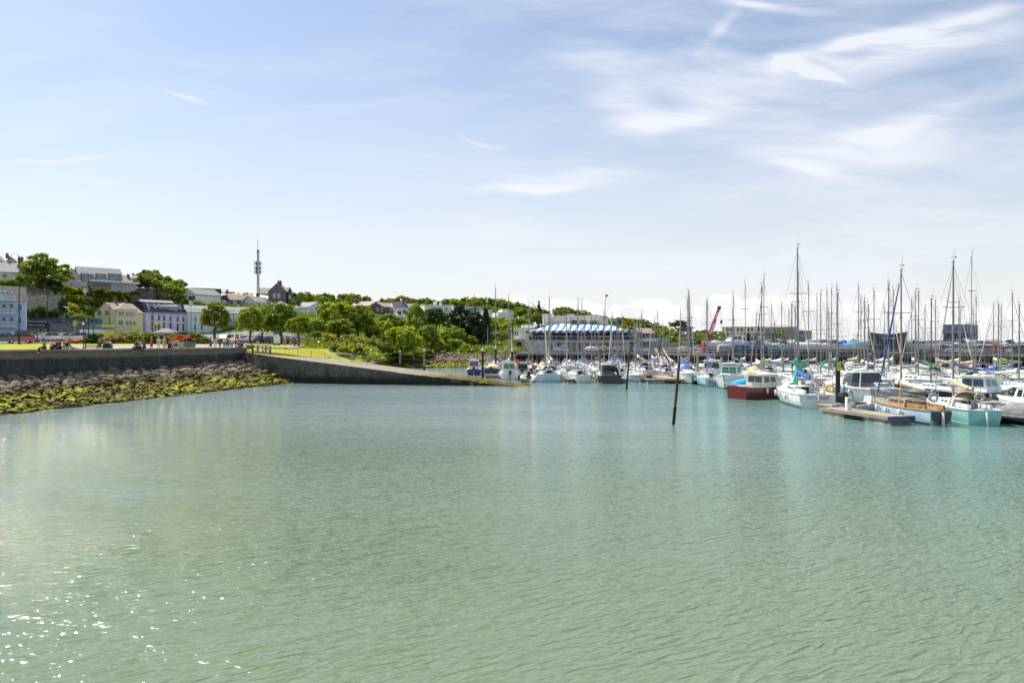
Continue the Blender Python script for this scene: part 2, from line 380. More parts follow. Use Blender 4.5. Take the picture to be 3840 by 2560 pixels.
# slipway: front edge from the wall's corner down into the water
SLF = [(905,94.0,3.95),(1000,90.5,3.45),(1150,88.3,2.85),(1300,86.6,2.25),(1450,85.2,1.65),(1600,84.0,1.1),(1750,83.0,.62),(1840,82.2,.24),(1930,81.6,.04),(2000,81.2,-.25)]
slip = empty('slipway', (0,0,0), 0, 'stone slipway sloping down from the sea wall into the harbour', 'slipway')
def slip_top_mat():
    m = mat('slip_top', (.33,.28,.2)); t, b, tc = tree_nt(m); x, y, z = t.sep(tc)
    n = t.noise(tc, .9, 6, .65); n2 = t.noise(tc, 4, 5, .65)
    zz = t.math('ADD', z, t.math('MULTIPLY', t.math('SUBTRACT', n, .5), .9))
    c = t.mix(t.ramp(n2, .3, .7), (.36,.31,.23), (.24,.2,.15))
    w = t.mix(t.ramp(n2, .38, .6), (.04,.035,.012), (.22,.18,.035))
    c = t.mix(t.ramp(zz, .75, 1.5, 1, 0), c, w)
    t.put(b.inputs['Base Color'], c); b.inputs['Roughness'].default_value = .95; b.inputs['Specular IOR Level'].default_value = .08
    bp = t.new('ShaderNodeBump'); bp.inputs['Strength'].default_value = .8; bp.inputs['Distance'].default_value = .12
    t.put(bp.inputs['Height'], n2); t.l.new(bp.outputs[0], b.inputs['Normal']); return m
def slip_face_mat():
    m = mat('slip_face', (.1,.1,.08)); t, b, tc = tree_nt(m); x, y, z = t.sep(tc)
    n = t.noise(tc, .7, 6, .65); n2 = t.noise(tc, 3, 6, .7); n3 = t.noise(t.mapping(tc, scale=(1,1,.25)), .25, 4, .6)
    c = t.mix(t.ramp(n2, .3, .7), (.05,.052,.045), (.17,.16,.13))
    c = t.mix(t.math('MULTIPLY', t.ramp(n3, .42, .58), t.ramp(z, 2.6, 1.6)), c, (.022,.036,.012))
    jx = t.math('ABSOLUTE', t.math('SUBTRACT', t.math('FRACT', t.math('MULTIPLY', x, .23)), .5)); c = t.mix(t.ramp(jx, .004, .0, 0, .8, False), c, (.015,.015,.012))
    c = t.mix(t.ramp(t.math('ADD', z, n), 1.0, 1.9, 1, 0), c, (.012,.016,.007))
    t.put(b.inputs['Base Color'], c); b.inputs['Roughness'].default_value = .85
    bp = t.new('ShaderNodeBump'); bp.inputs['Strength'].default_value = .9; bp.inputs['Distance'].default_value = .15
    t.put(bp.inputs['Height'], n2); t.l.new(bp.outputs[0], b.inputs['Normal']); return m
fr = []
for (a, b) in zip(SLF, SLF[1:]):
    for k in range(7): fr.append(tuple(a[i]+(b[i]-a[i])*k/7 for i in range(3)))
fr.append(SLF[-1])
top = MB(); face = MB(); vs = []; fv = []
NW = 7
for px, d, z in fr:
    x = X(px, d); jit = max(0, (1.6-z))*.18
    for k in range(NW):
        q = k/(NW-1); rg = rnd.uniform(-1,1)*.12*min(1, max(0, (2.0-z)))*(1 if 0 < k < NW-1 else .4)
        wq = 6.0 if z > 1.3 else 2.2+3.8*max(0,z)/1.3; vs.append((x+q*1.4, d+q*wq+rnd.uniform(-1,1)*.25*(z < 1 and k == 0), z+q*.12+rg+(.03 if z > 1.5 else 0)))
fs = [(i*NW+k, (i+1)*NW+k, (i+1)*NW+k+1, i*NW+k+1) for i in range(len(fr)-1) for k in range(NW-1)]
top.add(vs, fs).build('slip_deck', slip_top_mat(), slip)
fs = []; fv = []
NZ = 6
for i, (px, d, z) in enumerate(fr):
    for k in range(NZ+1):
        q = k/NZ; vx, vy, vz = vs[i*NW]
        fv.append((vx, vy-.02-q*.5-rnd.uniform(0,.14)*(k > 0), vz-.02-(vz+1.6)*q))
fs = [(i*(NZ+1)+k, i*(NZ+1)+k+1, (i+1)*(NZ+1)+k+1, (i+1)*(NZ+1)+k) for i in range(len(fr)-1) for k in range(NZ)]
n0 = len(fv)                                               # back face, so the slip is solid
for i in range(len(fr)):
    vx, vy, vz = vs[i*NW+NW-1]; fv.append((vx, vy+.02, vz-.02)); fv.append((vx, vy+.3, -1.6))
fs += [(n0+2*i, n0+2*i+2, n0+2*i+3, n0+2*i+1) for i in range(len(fr)-1)]
face.add(fv, fs).build('slip_wall', slip_face_mat(), slip)
# ------------------------------------------------------------------ rocks
def rock_mesh(seed):
    r = random.Random(seed); bpy_m = bpy.data.meshes.new('rock'); import bmesh
    bm = bmesh.new(); bmesh.ops.create_icosphere(bm, subdivisions=2, radius=1)
    planes = [(Vector((r.gauss(0,1), r.gauss(0,1), r.gauss(0,1))).normalized(), r.uniform(.55,.85)) for _ in range(9)]
    for v in bm.verts:
        for n, d in planes:
            k = v.co.dot(n)-d
            if k > 0: v.co -= n*k*.92
        v.co *= 1+.08*mnoise.noise(v.co*1.7+Vector((seed*3.1,0,0)))
        v.co.x *= 1.25; v.co.y *= .85; v.co.z *= .78
    bm.to_mesh(bpy_m); bm.free(); bpy_m.polygons.foreach_set('use_smooth', [False]*len(bpy_m.polygons)); return bpy_m
def rock_mat():
    m = mat('shore_rock', (.3,.27,.22)); t, b, tc = tree_nt(m)
    g = t.new('ShaderNodeNewGeometry'); pos = g.outputs['Position']; x, y, z = t.sep(pos)
    n = t.noise(pos, .8, 4, .6); n2 = t.noise(pos, 5, 6, .65); n3 = t.noise(pos, .32, 3, .5)
    zz = t.math('ADD', z, t.math('MULTIPLY', t.math('SUBTRACT', n, .5), 1.3))
    dry = t.mix(t.ramp(n2, .3, .7), (.075,.058,.04), (.33,.255,.165))
    brown = t.mix(t.ramp(n2, .35, .65), (.022,.015,.008), (.12,.08,.025))
    moss = t.mix(t.ramp(n2, .35, .68), (.06,.06,.006), (.62,.57,.012))
    nx, ny, nz = t.sep(g.outputs['Normal'])
    mossy = t.math('MULTIPLY', t.ramp(t.math('ADD', nz, t.math('MULTIPLY', t.math('SUBTRACT', n2, .5), 1.1)), .2, .62), t.ramp(n3, .38, .55, .35, 1))
    c = t.mix(mossy, brown, moss)
    band = t.ramp(zz, .98, 1.38)
    c = t.mix(t.math('MULTIPLY', band, .85), c, brown)
    c = t.mix(t.ramp(zz, 1.35, 1.65), c, dry)
    c = t.mix(t.ramp(zz, .0, .28, .9, 0), c, (.014,.014,.009))
    t.put(b.inputs['Base Color'], c); b.inputs['Roughness'].default_value = .85; b.inputs['Specular IOR Level'].default_value = .3
    bp = t.new('ShaderNodeBump'); bp.inputs['Strength'].default_value = .9; bp.inputs['Distance'].default_value = .09
    t.put(bp.inputs['Height'], n2); t.l.new(bp.outputs[0], b.inputs['Normal']); return m
ROCKM = rock_mat(); ROCKS = [rock_mesh(i) for i in range(8)]
for me in ROCKS: me.materials.append(ROCKM)
RC = [(np.array([v.co[:] for v in me.vertices]), [tuple(p.vertices) for p in me.polygons]) for me in ROCKS]
stuffv = []; stufff = []; sbase = 0
def stuff_rock(i, loc, rot, sc):
    global sbase
    V, Fa = RC[i]; M = np.array(Matrix.LocRotScale(Vector(loc), rot.to_quaternion(), Vector(sc)))
    W = V @ M[:3,:3].T+M[:3,3]; stuffv.append(W); stufff.extend([tuple(k+sbase for k in f) for f in Fa]); sbase += len(V)
from mathutils import Euler
# bank under the sea wall: along s, across w (0 at wall foot, 1 at the waterline)
def bank(s, w):
    a = wpt(s)+wnor*.5
    # waterline runs from (-36.8,47) to (-28.6,89.5); beyond the wall's corner the bank tapers towards the slipway
    b = Vector((-36.9,47,0)).lerp(Vector((-28.4,88.0,0)), s)
    a2 = a if s <= 1 else wpt(1)+wnor*.5
    if s > .93:
        f = min(1, (s-.93)/.32); a2 = (wpt(.93)+wnor*.5).lerp(Vector((-29.3,88.6,0)), f)
        b = Vector((-36.9,47,0)).lerp(Vector((-28.4,88.0,0)), min(s, 1.02))
    zt = 1.75+.5*max(0, min(1, s)) if s < .93 else 2.2*(1-min(1, (s-.93)/.3)*.85)
    p = a2.lerp(b, w); return Vector((p.x, p.y, zt*max(0, 1-w)**1.05-.12*w))
cand = []
r2 = random.Random(3)
for _ in range(9500):
    s = r2.uniform(-1.25, 1.18); w = r2.random()
    base = .5+(.95*r2.random()**2+.15)*(1.0-w) if w < .42 else .48+.5*r2.random()**2
    sz = base*r2.uniform(.5, 1.1)*.5
    p = bank(s, w); cand.append((sz, s, w, p))
cand.sort(key=lambda c: -c[0]); acc = []; grid = {}
for sz, s, w, p in cand:
    key = (int(p.x//1.2), int(p.y//1.2)); ok = True
    for i in (-1,0,1):
        for j in (-1,0,1):
            for q, qs in grid.get((key[0]+i, key[1]+j), ()):
                if (q-p).length < (qs+sz)*.68: ok = False; break
            if not ok: break
        if not ok: break
    if ok: acc.append((sz, s, w, p)); grid.setdefault(key, []).append((p, sz))
def vis(p, m=30): px = 1920+p.x/p.y*F; return -m < px < 3870
inview = [a for a in acc if vis(a[3])]
inview.sort(key=lambda a: -a[0]/a[3].y)
chosen = set(id(a) for a in inview[:290])
for a in acc:
    sz, s, w, p = a; rot = Euler((r2.uniform(-.5,.5), r2.uniform(-.5,.5), r2.uniform(0,6.28))); i = r2.randrange(8)
    loc = p+Vector((0,0,sz*.22)); sc = (sz*r2.uniform(.85,1.25), sz*r2.uniform(.85,1.15), sz*r2.uniform(.8,1.15))
    if id(a) in chosen:
        dry = p.z > 1.45; mid = p.z > 1.05
        o = link('rock', ROCKS[i], None, None, loc); o.rotation_euler = rot; o.scale = sc
        kind = 'dry bare grey brown boulder high on the bank below the sea wall' if dry else ('boulder under dark brown weed halfway down the bank' if mid else 'boulder coated in yellow green seaweed near the waterline')
        tag(o, kind, 'rock', {True:'dry boulders below the sea wall'}.get(dry, 'brown weed boulders of the bank' if mid else 'green weed boulders at the waterline'))
    else: stuff_rock(i, loc, rot, sc)
# small rubble fills the gaps
for _ in range(2600):
    s = r2.uniform(-1.25,1.2); w = r2.random()**.9; p = bank(s, w); sz = r2.uniform(.12,.34)
    stuff_rock(r2.randrange(8), p+Vector((0,0,sz*.2)), Euler((r2.uniform(-1,1), r2.uniform(-1,1), r2.uniform(0,6))), (sz,sz,sz*r2.uniform(.6,1)))
# far bank behind the slipway and along the garden shore
def far_bank(px, w):
    s0 = interp([(1376,98),(1400,118),(1440,140),(1480,147),(1935,147)], px); ht = interp([(1376,1.9),(1480,2.6),(1935,2.4)], px)
    d = s0-1.2+w*8; x = X(px, d); return Vector((x, d, -.15+w*ht*1.0))
for _ in range(2600):
    px = r2.uniform(1375,1930); w = r2.random(); p = far_bank(px, w); sz = r2.uniform(.3,.85)*(.75+.5*w)
    stuff_rock(r2.randrange(8), p, Euler((r2.uniform(-.5,.5), r2.uniform(-.5,.5), r2.uniform(0,6))), (sz,sz,sz*r2.uniform(.7,1)))
for _ in range(160):
    px = r2.uniform(1225,1400); d = r2.uniform(94,101); p = Vector((X(px,d), d, gz(px,d))); sz = r2.uniform(.3,.8)*(.4+.6*(px-1200)/200)
    stuff_rock(r2.randrange(8), p, Euler((0,r2.uniform(-.5,.5), r2.uniform(0,6))), (sz,sz,sz*.8))
me = bpy.data.meshes.new('rubble'); me.from_pydata(np.concatenate(stuffv).tolist(), [], stufff); me.update()
tag(link('rubble', me, ROCKM), 'smaller stones and far shore rocks packed between the boulders', 'rubble', kind='stuff')
# bank core under the rocks, foam along its edge
mb = MB(); rings = []
for s in np.linspace(-1.3, 1.2, 40): rings.append([bank(s, w)+Vector((0,0,-.22-(w > 1)*.9)) for w in (-.08, 0,.25,.5,.75,1,1.12)])
mb.loft(rings, closed=False, caps=False); tag(mb.build('bank', mat('bank_gap_shade', (.03,.026,.018), .9, var=.3)), kind='structure')  # near-black core colour stands in for shade in the gaps between rocks
foam = mat('sea_foam', (.46,.42,.28), .7, var=.25, scale=3)
mb = MB(); L = [bank(s, 1.02) for s in np.linspace(-1.25, 1.02, 260)]+[Vector((X(px, d), d-.75, 0)) for px, d in [(p_, interp([(a,b) for a,b,c in SLF], p_)-.3) for p_ in range(1120,2000,14)]]
n = len(L); vs = []
for i, p in enumerate(L):
    w = .02+.13*max(0, mnoise.noise(p*.45)+.1)
    if i >= 260: w *= .55 if mnoise.noise(p*.3) > .0 else 0
    o = Vector((.974,-.225,0)) if i < 260 else Vector((0,-1,0)); p2 = p+o*(.25+.28*mnoise.noise(p*.8))
    vs += [(p2.x-o.x*w, p2.y-o.y*w, .045), (p2.x+o.x*w, p2.y+o.y*w, .045)]
fs = [(2*i, 2*i+1, 2*i+3, 2*i+2) for i in range(n-1) if i != 259]
tag(mb.add(vs, fs).build('foam', foam), 'thin pale line of foam along the rocks and slipway', 'foam', kind='stuff')
# ------------------------------------------------------------------ foliage
ORD = 'first second third fourth fifth sixth seventh eighth ninth tenth eleventh twelfth thirteenth fourteenth fifteenth sixteenth seventeenth eighteenth nineteenth'.split()
TENS = ['', '', 'twenty', 'thirty', 'forty', 'fifty', 'sixty', 'seventy', 'eighty', 'ninety']
TENTH = ['', '', 'twentieth', 'thirtieth', 'fortieth', 'fiftieth', 'sixtieth', 'seventieth', 'eightieth', 'ninetieth']
def nth(n):
    if n < 20: return ORD[n-1]
    if n >= 200: return 'two hundredth' if n == 200 else 'two hundred '+nth(n-200)
    if n >= 100: return 'hundredth' if n == 100 else 'hundred '+nth(n-100)
    return TENTH[n//10] if n % 10 == 0 else TENS[n//10]+'-'+ORD[n % 10-1]
def leaf_mat(name, dark, lite, trans=.38, flower=None, fth=.5):
    m = bpy.data.materials.new(name); m.use_nodes = True; t = NT(m.node_tree); t.n.remove(t.n['Principled BSDF']); out = t.n['Material Output']
    g = t.new('ShaderNodeNewGeometry'); tc = t.new('ShaderNodeTexCoord').outputs['Object']; oi = t.new('ShaderNodeObjectInfo')
    n = t.noise(g.outputs['Position'], .5, 3, .6)
    f = t.math('ADD', t.math('MULTIPLY', g.outputs['Random Per Island'], .6), t.math('MULTIPLY', t.ramp(n, .3, .7), .4))
    c = t.mix(f, dark, lite)
    if flower: c = t.mix(t.ramp(t.math('ADD', g.outputs['Random Per Island'], t.math('MULTIPLY', n, .8)), fth+.38, fth+.42), c, flower)
    hs = t.new('ShaderNodeHueSaturation'); t.put(hs.inputs['Value'], t.ramp(oi.outputs['Random'], 0, 1, .75, 1.25, False))
    t.put(hs.inputs['Hue'], t.ramp(t.math('FRACT', t.math('MULTIPLY', oi.outputs['Random'], 7.3)), 0, 1, .485, .512, False)); t.put(hs.inputs['Color'], c); c = hs.outputs[0]
    d = t.new('ShaderNodeBsdfDiffuse'); tr = t.new('ShaderNodeBsdfTranslucent'); gl = t.new('ShaderNodeBsdfGlossy'); gl.inputs['Roughness'].default_value = .45
    t.put(d.inputs[0], c); t.put(tr.inputs[0], t.mix(1, c, (1.5, 1.35, .5), 'MULTIPLY')); t.put(gl.inputs[0], (.6,.6,.55))
    a = t.new('ShaderNodeMixShader'); a.inputs[0].default_value = trans; t.l.new(d.outputs[0], a.inputs[1]); t.l.new(tr.outputs[0], a.inputs[2])
    b = t.new('ShaderNodeMixShader'); b.inputs[0].default_value = .05; t.l.new(a.outputs[0], b.inputs[1]); t.l.new(gl.outputs[0], b.inputs[2])
    t.l.new(b.outputs[0], out.inputs[0]); return m
LM = dict(bright=leaf_mat('leaf_bright', (.12,.20,.012), (.36,.44,.03)), mid=leaf_mat('leaf_mid', (.07,.14,.012), (.26,.34,.03)),
          dark=leaf_mat('leaf_dark', (.025,.06,.012), (.10,.16,.025), .3), yellow=leaf_mat('leaf_yellow', (.20,.24,.015), (.46,.46,.04)),
          grey=leaf_mat('leaf_grey', (.11,.15,.03), (.33,.35,.10)), pine=leaf_mat('leaf_pine', (.012,.032,.014), (.035,.065,.022), .15),
          red=leaf_mat('leaf_red_flowers', (.06,.10,.015), (.16,.2,.03), .3, (.62,.05,.06), .38), pink=leaf_mat('leaf_pink_flowers', (.10,.13,.03), (.24,.24,.08), .3, (.55,.28,.25), .6),
          orange=leaf_mat('leaf_orange_flowers', (.12,.13,.02), (.26,.25,.04), .3, (.75,.17,.03), .45))
bark = mat('bark', (.16,.125,.09), .9, var=.2, scale=4, bump=.4)
def crown_mesh(seed, shape='round', nc=70, nl=60, ls=.075, cr=.26):
    r = np.random.default_rng(seed); V = []; 
    C = []; 
    while len(C) < nc:
        p = r.normal(size=3); p /= np.linalg.norm(p); rad = r.uniform(.35, 1)**.5
        if shape == 'round':
            if p[2] < -.62: continue
            p = p*rad*np.array([1,1,.95])*(1-cr*.6); k = 1
        elif shape == 'flat':
            if p[2] < -.25: continue
            p = p*rad*np.array([1,1,.9])*(1-cr*.5); k = 1
        elif shape == 'upright':
            z = r.uniform(-1, 1); w = (1-abs(z)**1.6)**.5*(.75 if z < -.3 else 1)*.9+.05; a = r.uniform(0, 6.28); q = w*r.uniform(.3,1)**.5*.8
            p = np.array([q*math.cos(a), q*math.sin(a), z*.88]); k = .8
        elif shape == 'cone':
            z = r.uniform(-1, 1); w = (1-z)/2*.8+.12; a = r.uniform(0, 6.28); q = w*r.uniform(.4,1)
            p = np.array([q*math.cos(a), q*math.sin(a), z*.9]); k = .7
        elif shape == 'dome':
            if p[2] < 0: p[2] *= -1
            p = p*rad*np.array([1,1,1])*(1-cr*.5); p[2] = p[2]*1.7-.85; k = 1
        # lumpy outline
        lump = 1+.22*mnoise.noise(Vector(p*2.1)+Vector((seed*5.,0,0)))
        C.append((p*lump, cr*k*r.uniform(.65, 1.25)))
    for c, rr in C:
        n = r.normal(size=(nl, 3)); n /= np.linalg.norm(n, axis=1)[:,None]; n[:,2] = np.where(n[:,2] < -.35, -n[:,2], n[:,2])
        pos = c+n*rr*r.uniform(.55, 1.0, (nl,1))*np.array([1,1,.75])
        nn = n*.8+r.normal(size=(nl,3))*.75+np.array([0,0,.35]); nn /= np.linalg.norm(nn, axis=1)[:,None]
        t1 = np.cross(nn, r.normal(size=(nl,3))); t1 /= np.linalg.norm(t1, axis=1)[:,None]; t2 = np.cross(nn, t1)
        s = ls*r.uniform(.55, 1.25, (nl,1))
        q = np.stack([pos-t1*s-t2*s*.5, pos+t1*s-t2*s*.6, pos+t1*s*.7+t2*s*.7, pos-t1*s*.8+t2*s*.5], 1); V.append(q.reshape(-1,3))
    V = np.concatenate(V); n = len(V)//4
    me = bpy.data.meshes.new('crown'); me.vertices.add(len(V)); me.vertices.foreach_set('co', V.ravel())
    me.loops.add(4*n); me.loops.foreach_set('vertex_index', np.arange(4*n, dtype=np.int32)); me.polygons.add(n)
    me.polygons.foreach_set('loop_start', np.arange(0, 4*n, 4, dtype=np.int32)); me.update(calc_edges=True); me.materials.append(LM['mid']); return me
CR = {k: [crown_mesh(i*7+j, k, nc, nl, ls, cr) for j in range(n)] for i, (k, n, nc, nl, ls, cr) in enumerate([
    ('round', 4, 95, 75, .055, .22), ('flat', 2, 100, 80, .05, .2), ('upright', 2, 90, 60, .05, .22), ('cone', 1, 110, 60, .05, .18), ('dome', 4, 85, 70, .06, .22)])}
FARC = {k: [crown_mesh(100+i*7+j, k, 38, 42, .10, .28) for j in range(n)] for i, (k, n) in enumerate([('round', 4), ('dome', 3), ('cone', 1), ('upright', 1), ('flat', 1)])}
def trunk_mesh(seed, spread=.35):
    r = random.Random(seed); mb = MB(); p = Vector((0,0,0)); pts = [p]
    for k in range(4): p = p+Vector((r.uniform(-.03,.03), r.uniform(-.03,.03), .16)); pts.append(p)
    rad = [.045,.036,.031,.027,.02]
    for a, b, r0, r1 in zip(pts, pts[1:], rad, rad[1:]): mb.tube(a, b, r0, r1, 7, False)
    for k in range(9):
        i = r.choice((2,3,3,4,4)); a = pts[i]; an = r.uniform(0, 6.28); l = r.uniform(.22,.4)
        b = a+Vector((math.cos(an)*spread*l*1.6, math.sin(an)*spread*l*1.6, l*.62)); c = b+Vector((math.cos(an)*spread*l, math.sin(an)*spread*l, l*.5))
        mb.tube(a, b, .016, .010, 5, False); mb.tube(b, c, .010, .004, 4, False)
    me = mb.mesh('trunk'); me.materials.append(bark); return me
TR = [trunk_mesh(i) for i in range(4)]
def hit(px, py, lo=160, hi=330):
    d = lo
    while d < hi:
        if HZ-(gz(px,d)-CH)*F/d <= py: return d
        d += 1.5
    return hi
def tree(name, cx, top, bot, w, d, m, label, shape='round', zb=None, group=None, tk=1.0, cat='tree', seed=None, pool=None, depth=1.0, lean=0):
    """cx, top, bot, w: crown in photo pixels; d: distance; trunk reaches the ground"""
    x = X(cx, d); zg = gz(cx, d) if zb is None else zb; rx = w/2*d/F; zt = Z(top, d); zl = Z(bot, d)
    i = rnd.randrange(100) if seed is None else seed; pl = (pool or CR)[shape]
    t = empty(name, (x, d, zg-.05), rnd.uniform(0, 6.28) if pool is None or True else 0, label, cat, group)
    zc = (zt+zl)/2; rz = max(.3, (zt-zl)/2)
    c = link('crown', pl[i % len(pl)], None, t, (0, 0, zc-zg)); c.scale = (rx*1.16, rx*depth*1.16, rz*1.14); setmat(c, LM[m])
    if tk and cat == 'tree':
        h = max(1.0, zc+rz*.55-zg); s = max(.55, rx*.55)*tk/ .3 *.3
        k = link('trunk', TR[i % 4], None, t); k.scale = (h*min(1.3, rx*2.2/h+.35)*tk, h*min(1.3, rx*2.2/h+.35)*tk, h)
    return t
def bush(cx, top, bot, w, d, m, label, group=None, shape='dome', name='bush', zb=None, depth=1.0):
    x = X(cx, d); zg = gz(cx, d) if zb is None else zb; rx = w/2*d/F; zt = Z(top, d); zl = min(Z(bot, d), zt-.3)
    pl = CR[shape]; o = link(name, pl[rnd.randrange(len(pl))], None, None, (x, d, (zt+zl)/2)); o.scale = (rx*1.06, rx*depth, (zt-zl)/2*1.06); o.rotation_euler = (0,0,rnd.uniform(0, 6.28))
    setmat(o, LM[m]); return tag(o, label, 'bush', group)
# the park trees in front of the town
PT = [('tree', 170, 941, 1060, 160, 192, 'mid', 'wide dome crowned tree towering over the terrace of stone walls', 'dome', 1.5),
 ('tree', 806, 1132, 1258, 96, 138, 'bright', 'round street tree standing alone before the pale terrace', 'round', 1),
 ('tree', 940, 1150, 1262, 88, 136, 'bright', 'light green tree just west of the gate on the slipway', 'round', .9),
 ('tree', 985, 1165, 1262, 60, 150, 'mid', 'narrow tree tucked behind the light green tree by the gate', 'round', .9),
 ('tree', 1050, 1134, 1274, 122, 143, 'mid', 'tall dark green tree in the middle of the park group', 'round', 1.2),
 ('tree', 1122, 1180, 1268, 88, 119, 'bright', 'thin trunked young tree on the lawn beside the path', 'round', .8),
 ('tree', 1182, 1192, 1260, 70, 140, 'bright', 'low light tree between the young lawn tree and the big sycamore', 'round', .9),
 ('tree', 1268, 1124, 1240, 130, 150, 'bright', 'broad bright sycamore, tallest of the park', 'round', 1),
 ('tree', 1345, 1143, 1268, 100, 148, 'mid', 'darker tree leaning against the flank of the bright sycamore', 'round', 1),
 ('tree', 1272, 1190, 1262, 92, 140, 'bright', 'shorter bright tree nestled under the sycamore', 'round', .9),
 ('tree', 1398, 1220, 1272, 50, 152, 'mid', 'small pale tree in the gap beside the dark flank tree', 'round', .7),
 ('tree', 1455, 1175, 1270, 108, 168, 'mid', 'olive green tree below the pink house', 'round', 1),
 ('tree', 1440, 1200, 1280, 70, 158, 'bright', 'yellowish tree in front of the olive tree', 'round', .8),
 ('tree', 1505, 1215, 1335, 118, 146, 'bright', 'large bright tree reaching down to the shore rocks', 'round', 1),
 ('tree', 1560, 1140, 1265, 76, 165, 'bright', 'upright flame shaped tree', 'upright', 1),
 ('tree', 1604, 1213, 1292, 66, 158, 'mid', 'round dark tree under the small white gable', 'round', 1),
 ('tree', 1635, 1153, 1232, 88, 190, 'dark', 'round blackish green tree beside the flame shaped tree', 'round', 1),
 ('tree', 1700, 1225, 1300, 76, 165, 'bright', 'light tree between the round dark tree and the pines', 'round', 1),
 ('pine_tree', 1722, 1152, 1275, 92, 175, 'pine', 'shaggy dark pine at the near end of the pine stand', 'upright', 1),
 ('pine_tree', 1778, 1170, 1300, 96, 172, 'pine', 'broad dark pine in the middle of the pine stand', 'round', 1),
 ('pine_tree', 1822, 1158, 1300, 66, 170, 'pine', 'taller dark pine at the marina end of the pine stand', 'cone', 1),
 ('tree', 1742, 1185, 1260, 70, 182, 'dark', 'dull green tree filling in behind the pines', 'round', 1)]
for nm, cx, top, bot, w, d, m, lb, sh, tk in PT: tree(nm, cx, top, bot+(10 if cx > 1200 else 0), w*(1.12 if cx > 1200 else 1), d, m, lb, sh, tk=tk, group='park trees')
# bushes of the garden and the shore
BU = [(1160,1262,1306,52,126,'grey'),(1195,1258,1312,62,124,'grey'),(1232,1240,1310,76,128,'yellow'),(1262,1280,1322,60,112,'grey'),(1300,1250,1300,74,132,'grey'),
 (1290,1290,1335,70,108,'bright'),(1335,1248,1312,80,134,'grey'),(1345,1295,1342,58,110,'dark'),(1385,1262,1325,80,130,'grey'),(1372,1300,1342,60,116,'bright'),(1180,1236,1266,60,132,'bright'),
 (1420,1272,1336,84,140,'mid'),(1455,1300,1345,66,148,'dark'),(1600,1305,1345,80,152,'mid'),(1565,1312,1345,46,150,'mid'),(1650,1290,1342,90,156,'grey'),(1640,1262,1300,64,160,'yellow'),
 (1700,1256,1345,120,158,'mid'),(1745,1275,1348,90,156,'bright'),(1790,1290,1350,90,157,'mid'),(1765,1252,1292,60,166,'bright'),(1835,1300,1350,80,158,'dark'),(1880,1292,1346,70,160,'grey'),
 (1920,1305,1348,76,156,'mid'),(1858,1290,1320,60,166,'grey'),(1405,1300,1345,50,136,'mid'),(1500,1318,1350,90,149,'dark'),(1540,1322,1350,60,150,'bright'),(1812,1262,1300,70,172,'bright')]
for i, (cx, top, bot, w, d, m) in enumerate(sorted(BU)):
    kind = {'grey':'grey green','yellow':'yellow green','bright':'bright green','mid':'green','dark':'dark green'}[m]
    bush(cx, top, bot, w, d, m, f'{kind} bush of the shore garden, {nth(i+1)} from the left', 'bushes of the shore garden')
for i, (cx, top, bot, w, m, k) in enumerate([(348,1246,1290,52,'dark','clipped round dark shrub beside the flower bed'),(398,1262,1292,60,'pink','low shrub with dusty pink blossom'),(440,1256,1294,60,'pink','wider pink flowering shrub by the promenade'),
     (475,1258,1296,60,'yellow','yellow green shrub next to the pink blossom'),(510,1236,1294,70,'grey','tall grey green shrub behind the pink blossom'),(560,1240,1292,70,'mid','green shrub behind the women on the promenade'),(610,1244,1295,80,'grey','grey shrub below the shelter roof'),
     (418,1268,1298,44,'yellow','small yellow shrub behind the dark litter bin'),(535,1268,1300,60,'yellow','yellow grassy shrub at the path edge'),(648,1250,1290,50,'grey','grey shrub behind the red flowers'),
     (680,1252,1298,74,'red','bush covered in red and magenta flowers'),(715,1265,1300,46,'red','smaller red flowering bush beside the green skip'),(762,1258,1304,56,'grey','olive shrub behind the walkers'),(735,1243,1290,60,'mid','dark leaved shrub beside the round street tree'),
     (830,1262,1298,30,'yellow','little yellow shrub under the street tree'),(265,1270,1288,40,'orange','clump of orange flowers nearest the sun glint'),(305,1270,1290,44,'orange','clump of orange flowers in the middle of the bed'),(335,1276,1291,34,'yellow','yellow edging plants of the flower bed'),(205,1272,1289,30,'orange','orange flowers behind the seated friends')]):
    bush(cx, top-4, bot+4, w*1.3, 118+(i % 5), m, k, 'flower bed and promenade shrubs')
for i, (cx, top, w, m) in enumerate([(370,1240,60,'mid'),(425,1244,60,'yellow'),(465,1240,60,'grey'),(500,1246,60,'pink'),(540,1244,60,'mid'),(585,1252,70,'grey'),(632,1246,60,'mid'),(672,1256,60,'mid'),(742,1258,60,'grey'),(780,1268,50,'mid'),(450,1266,60,'mid'),(585,1268,70,'yellow'),(630,1268,60,'yellow')]):
    bush(cx, top, 1298, w, 124+i % 3, m, f'{dict(mid="green",yellow="yellow green",grey="grey green",pink="pink flecked")[m]} shrub at the back of the flower bed, {nth(i+1)}', 'back row of flower bed shrubs')
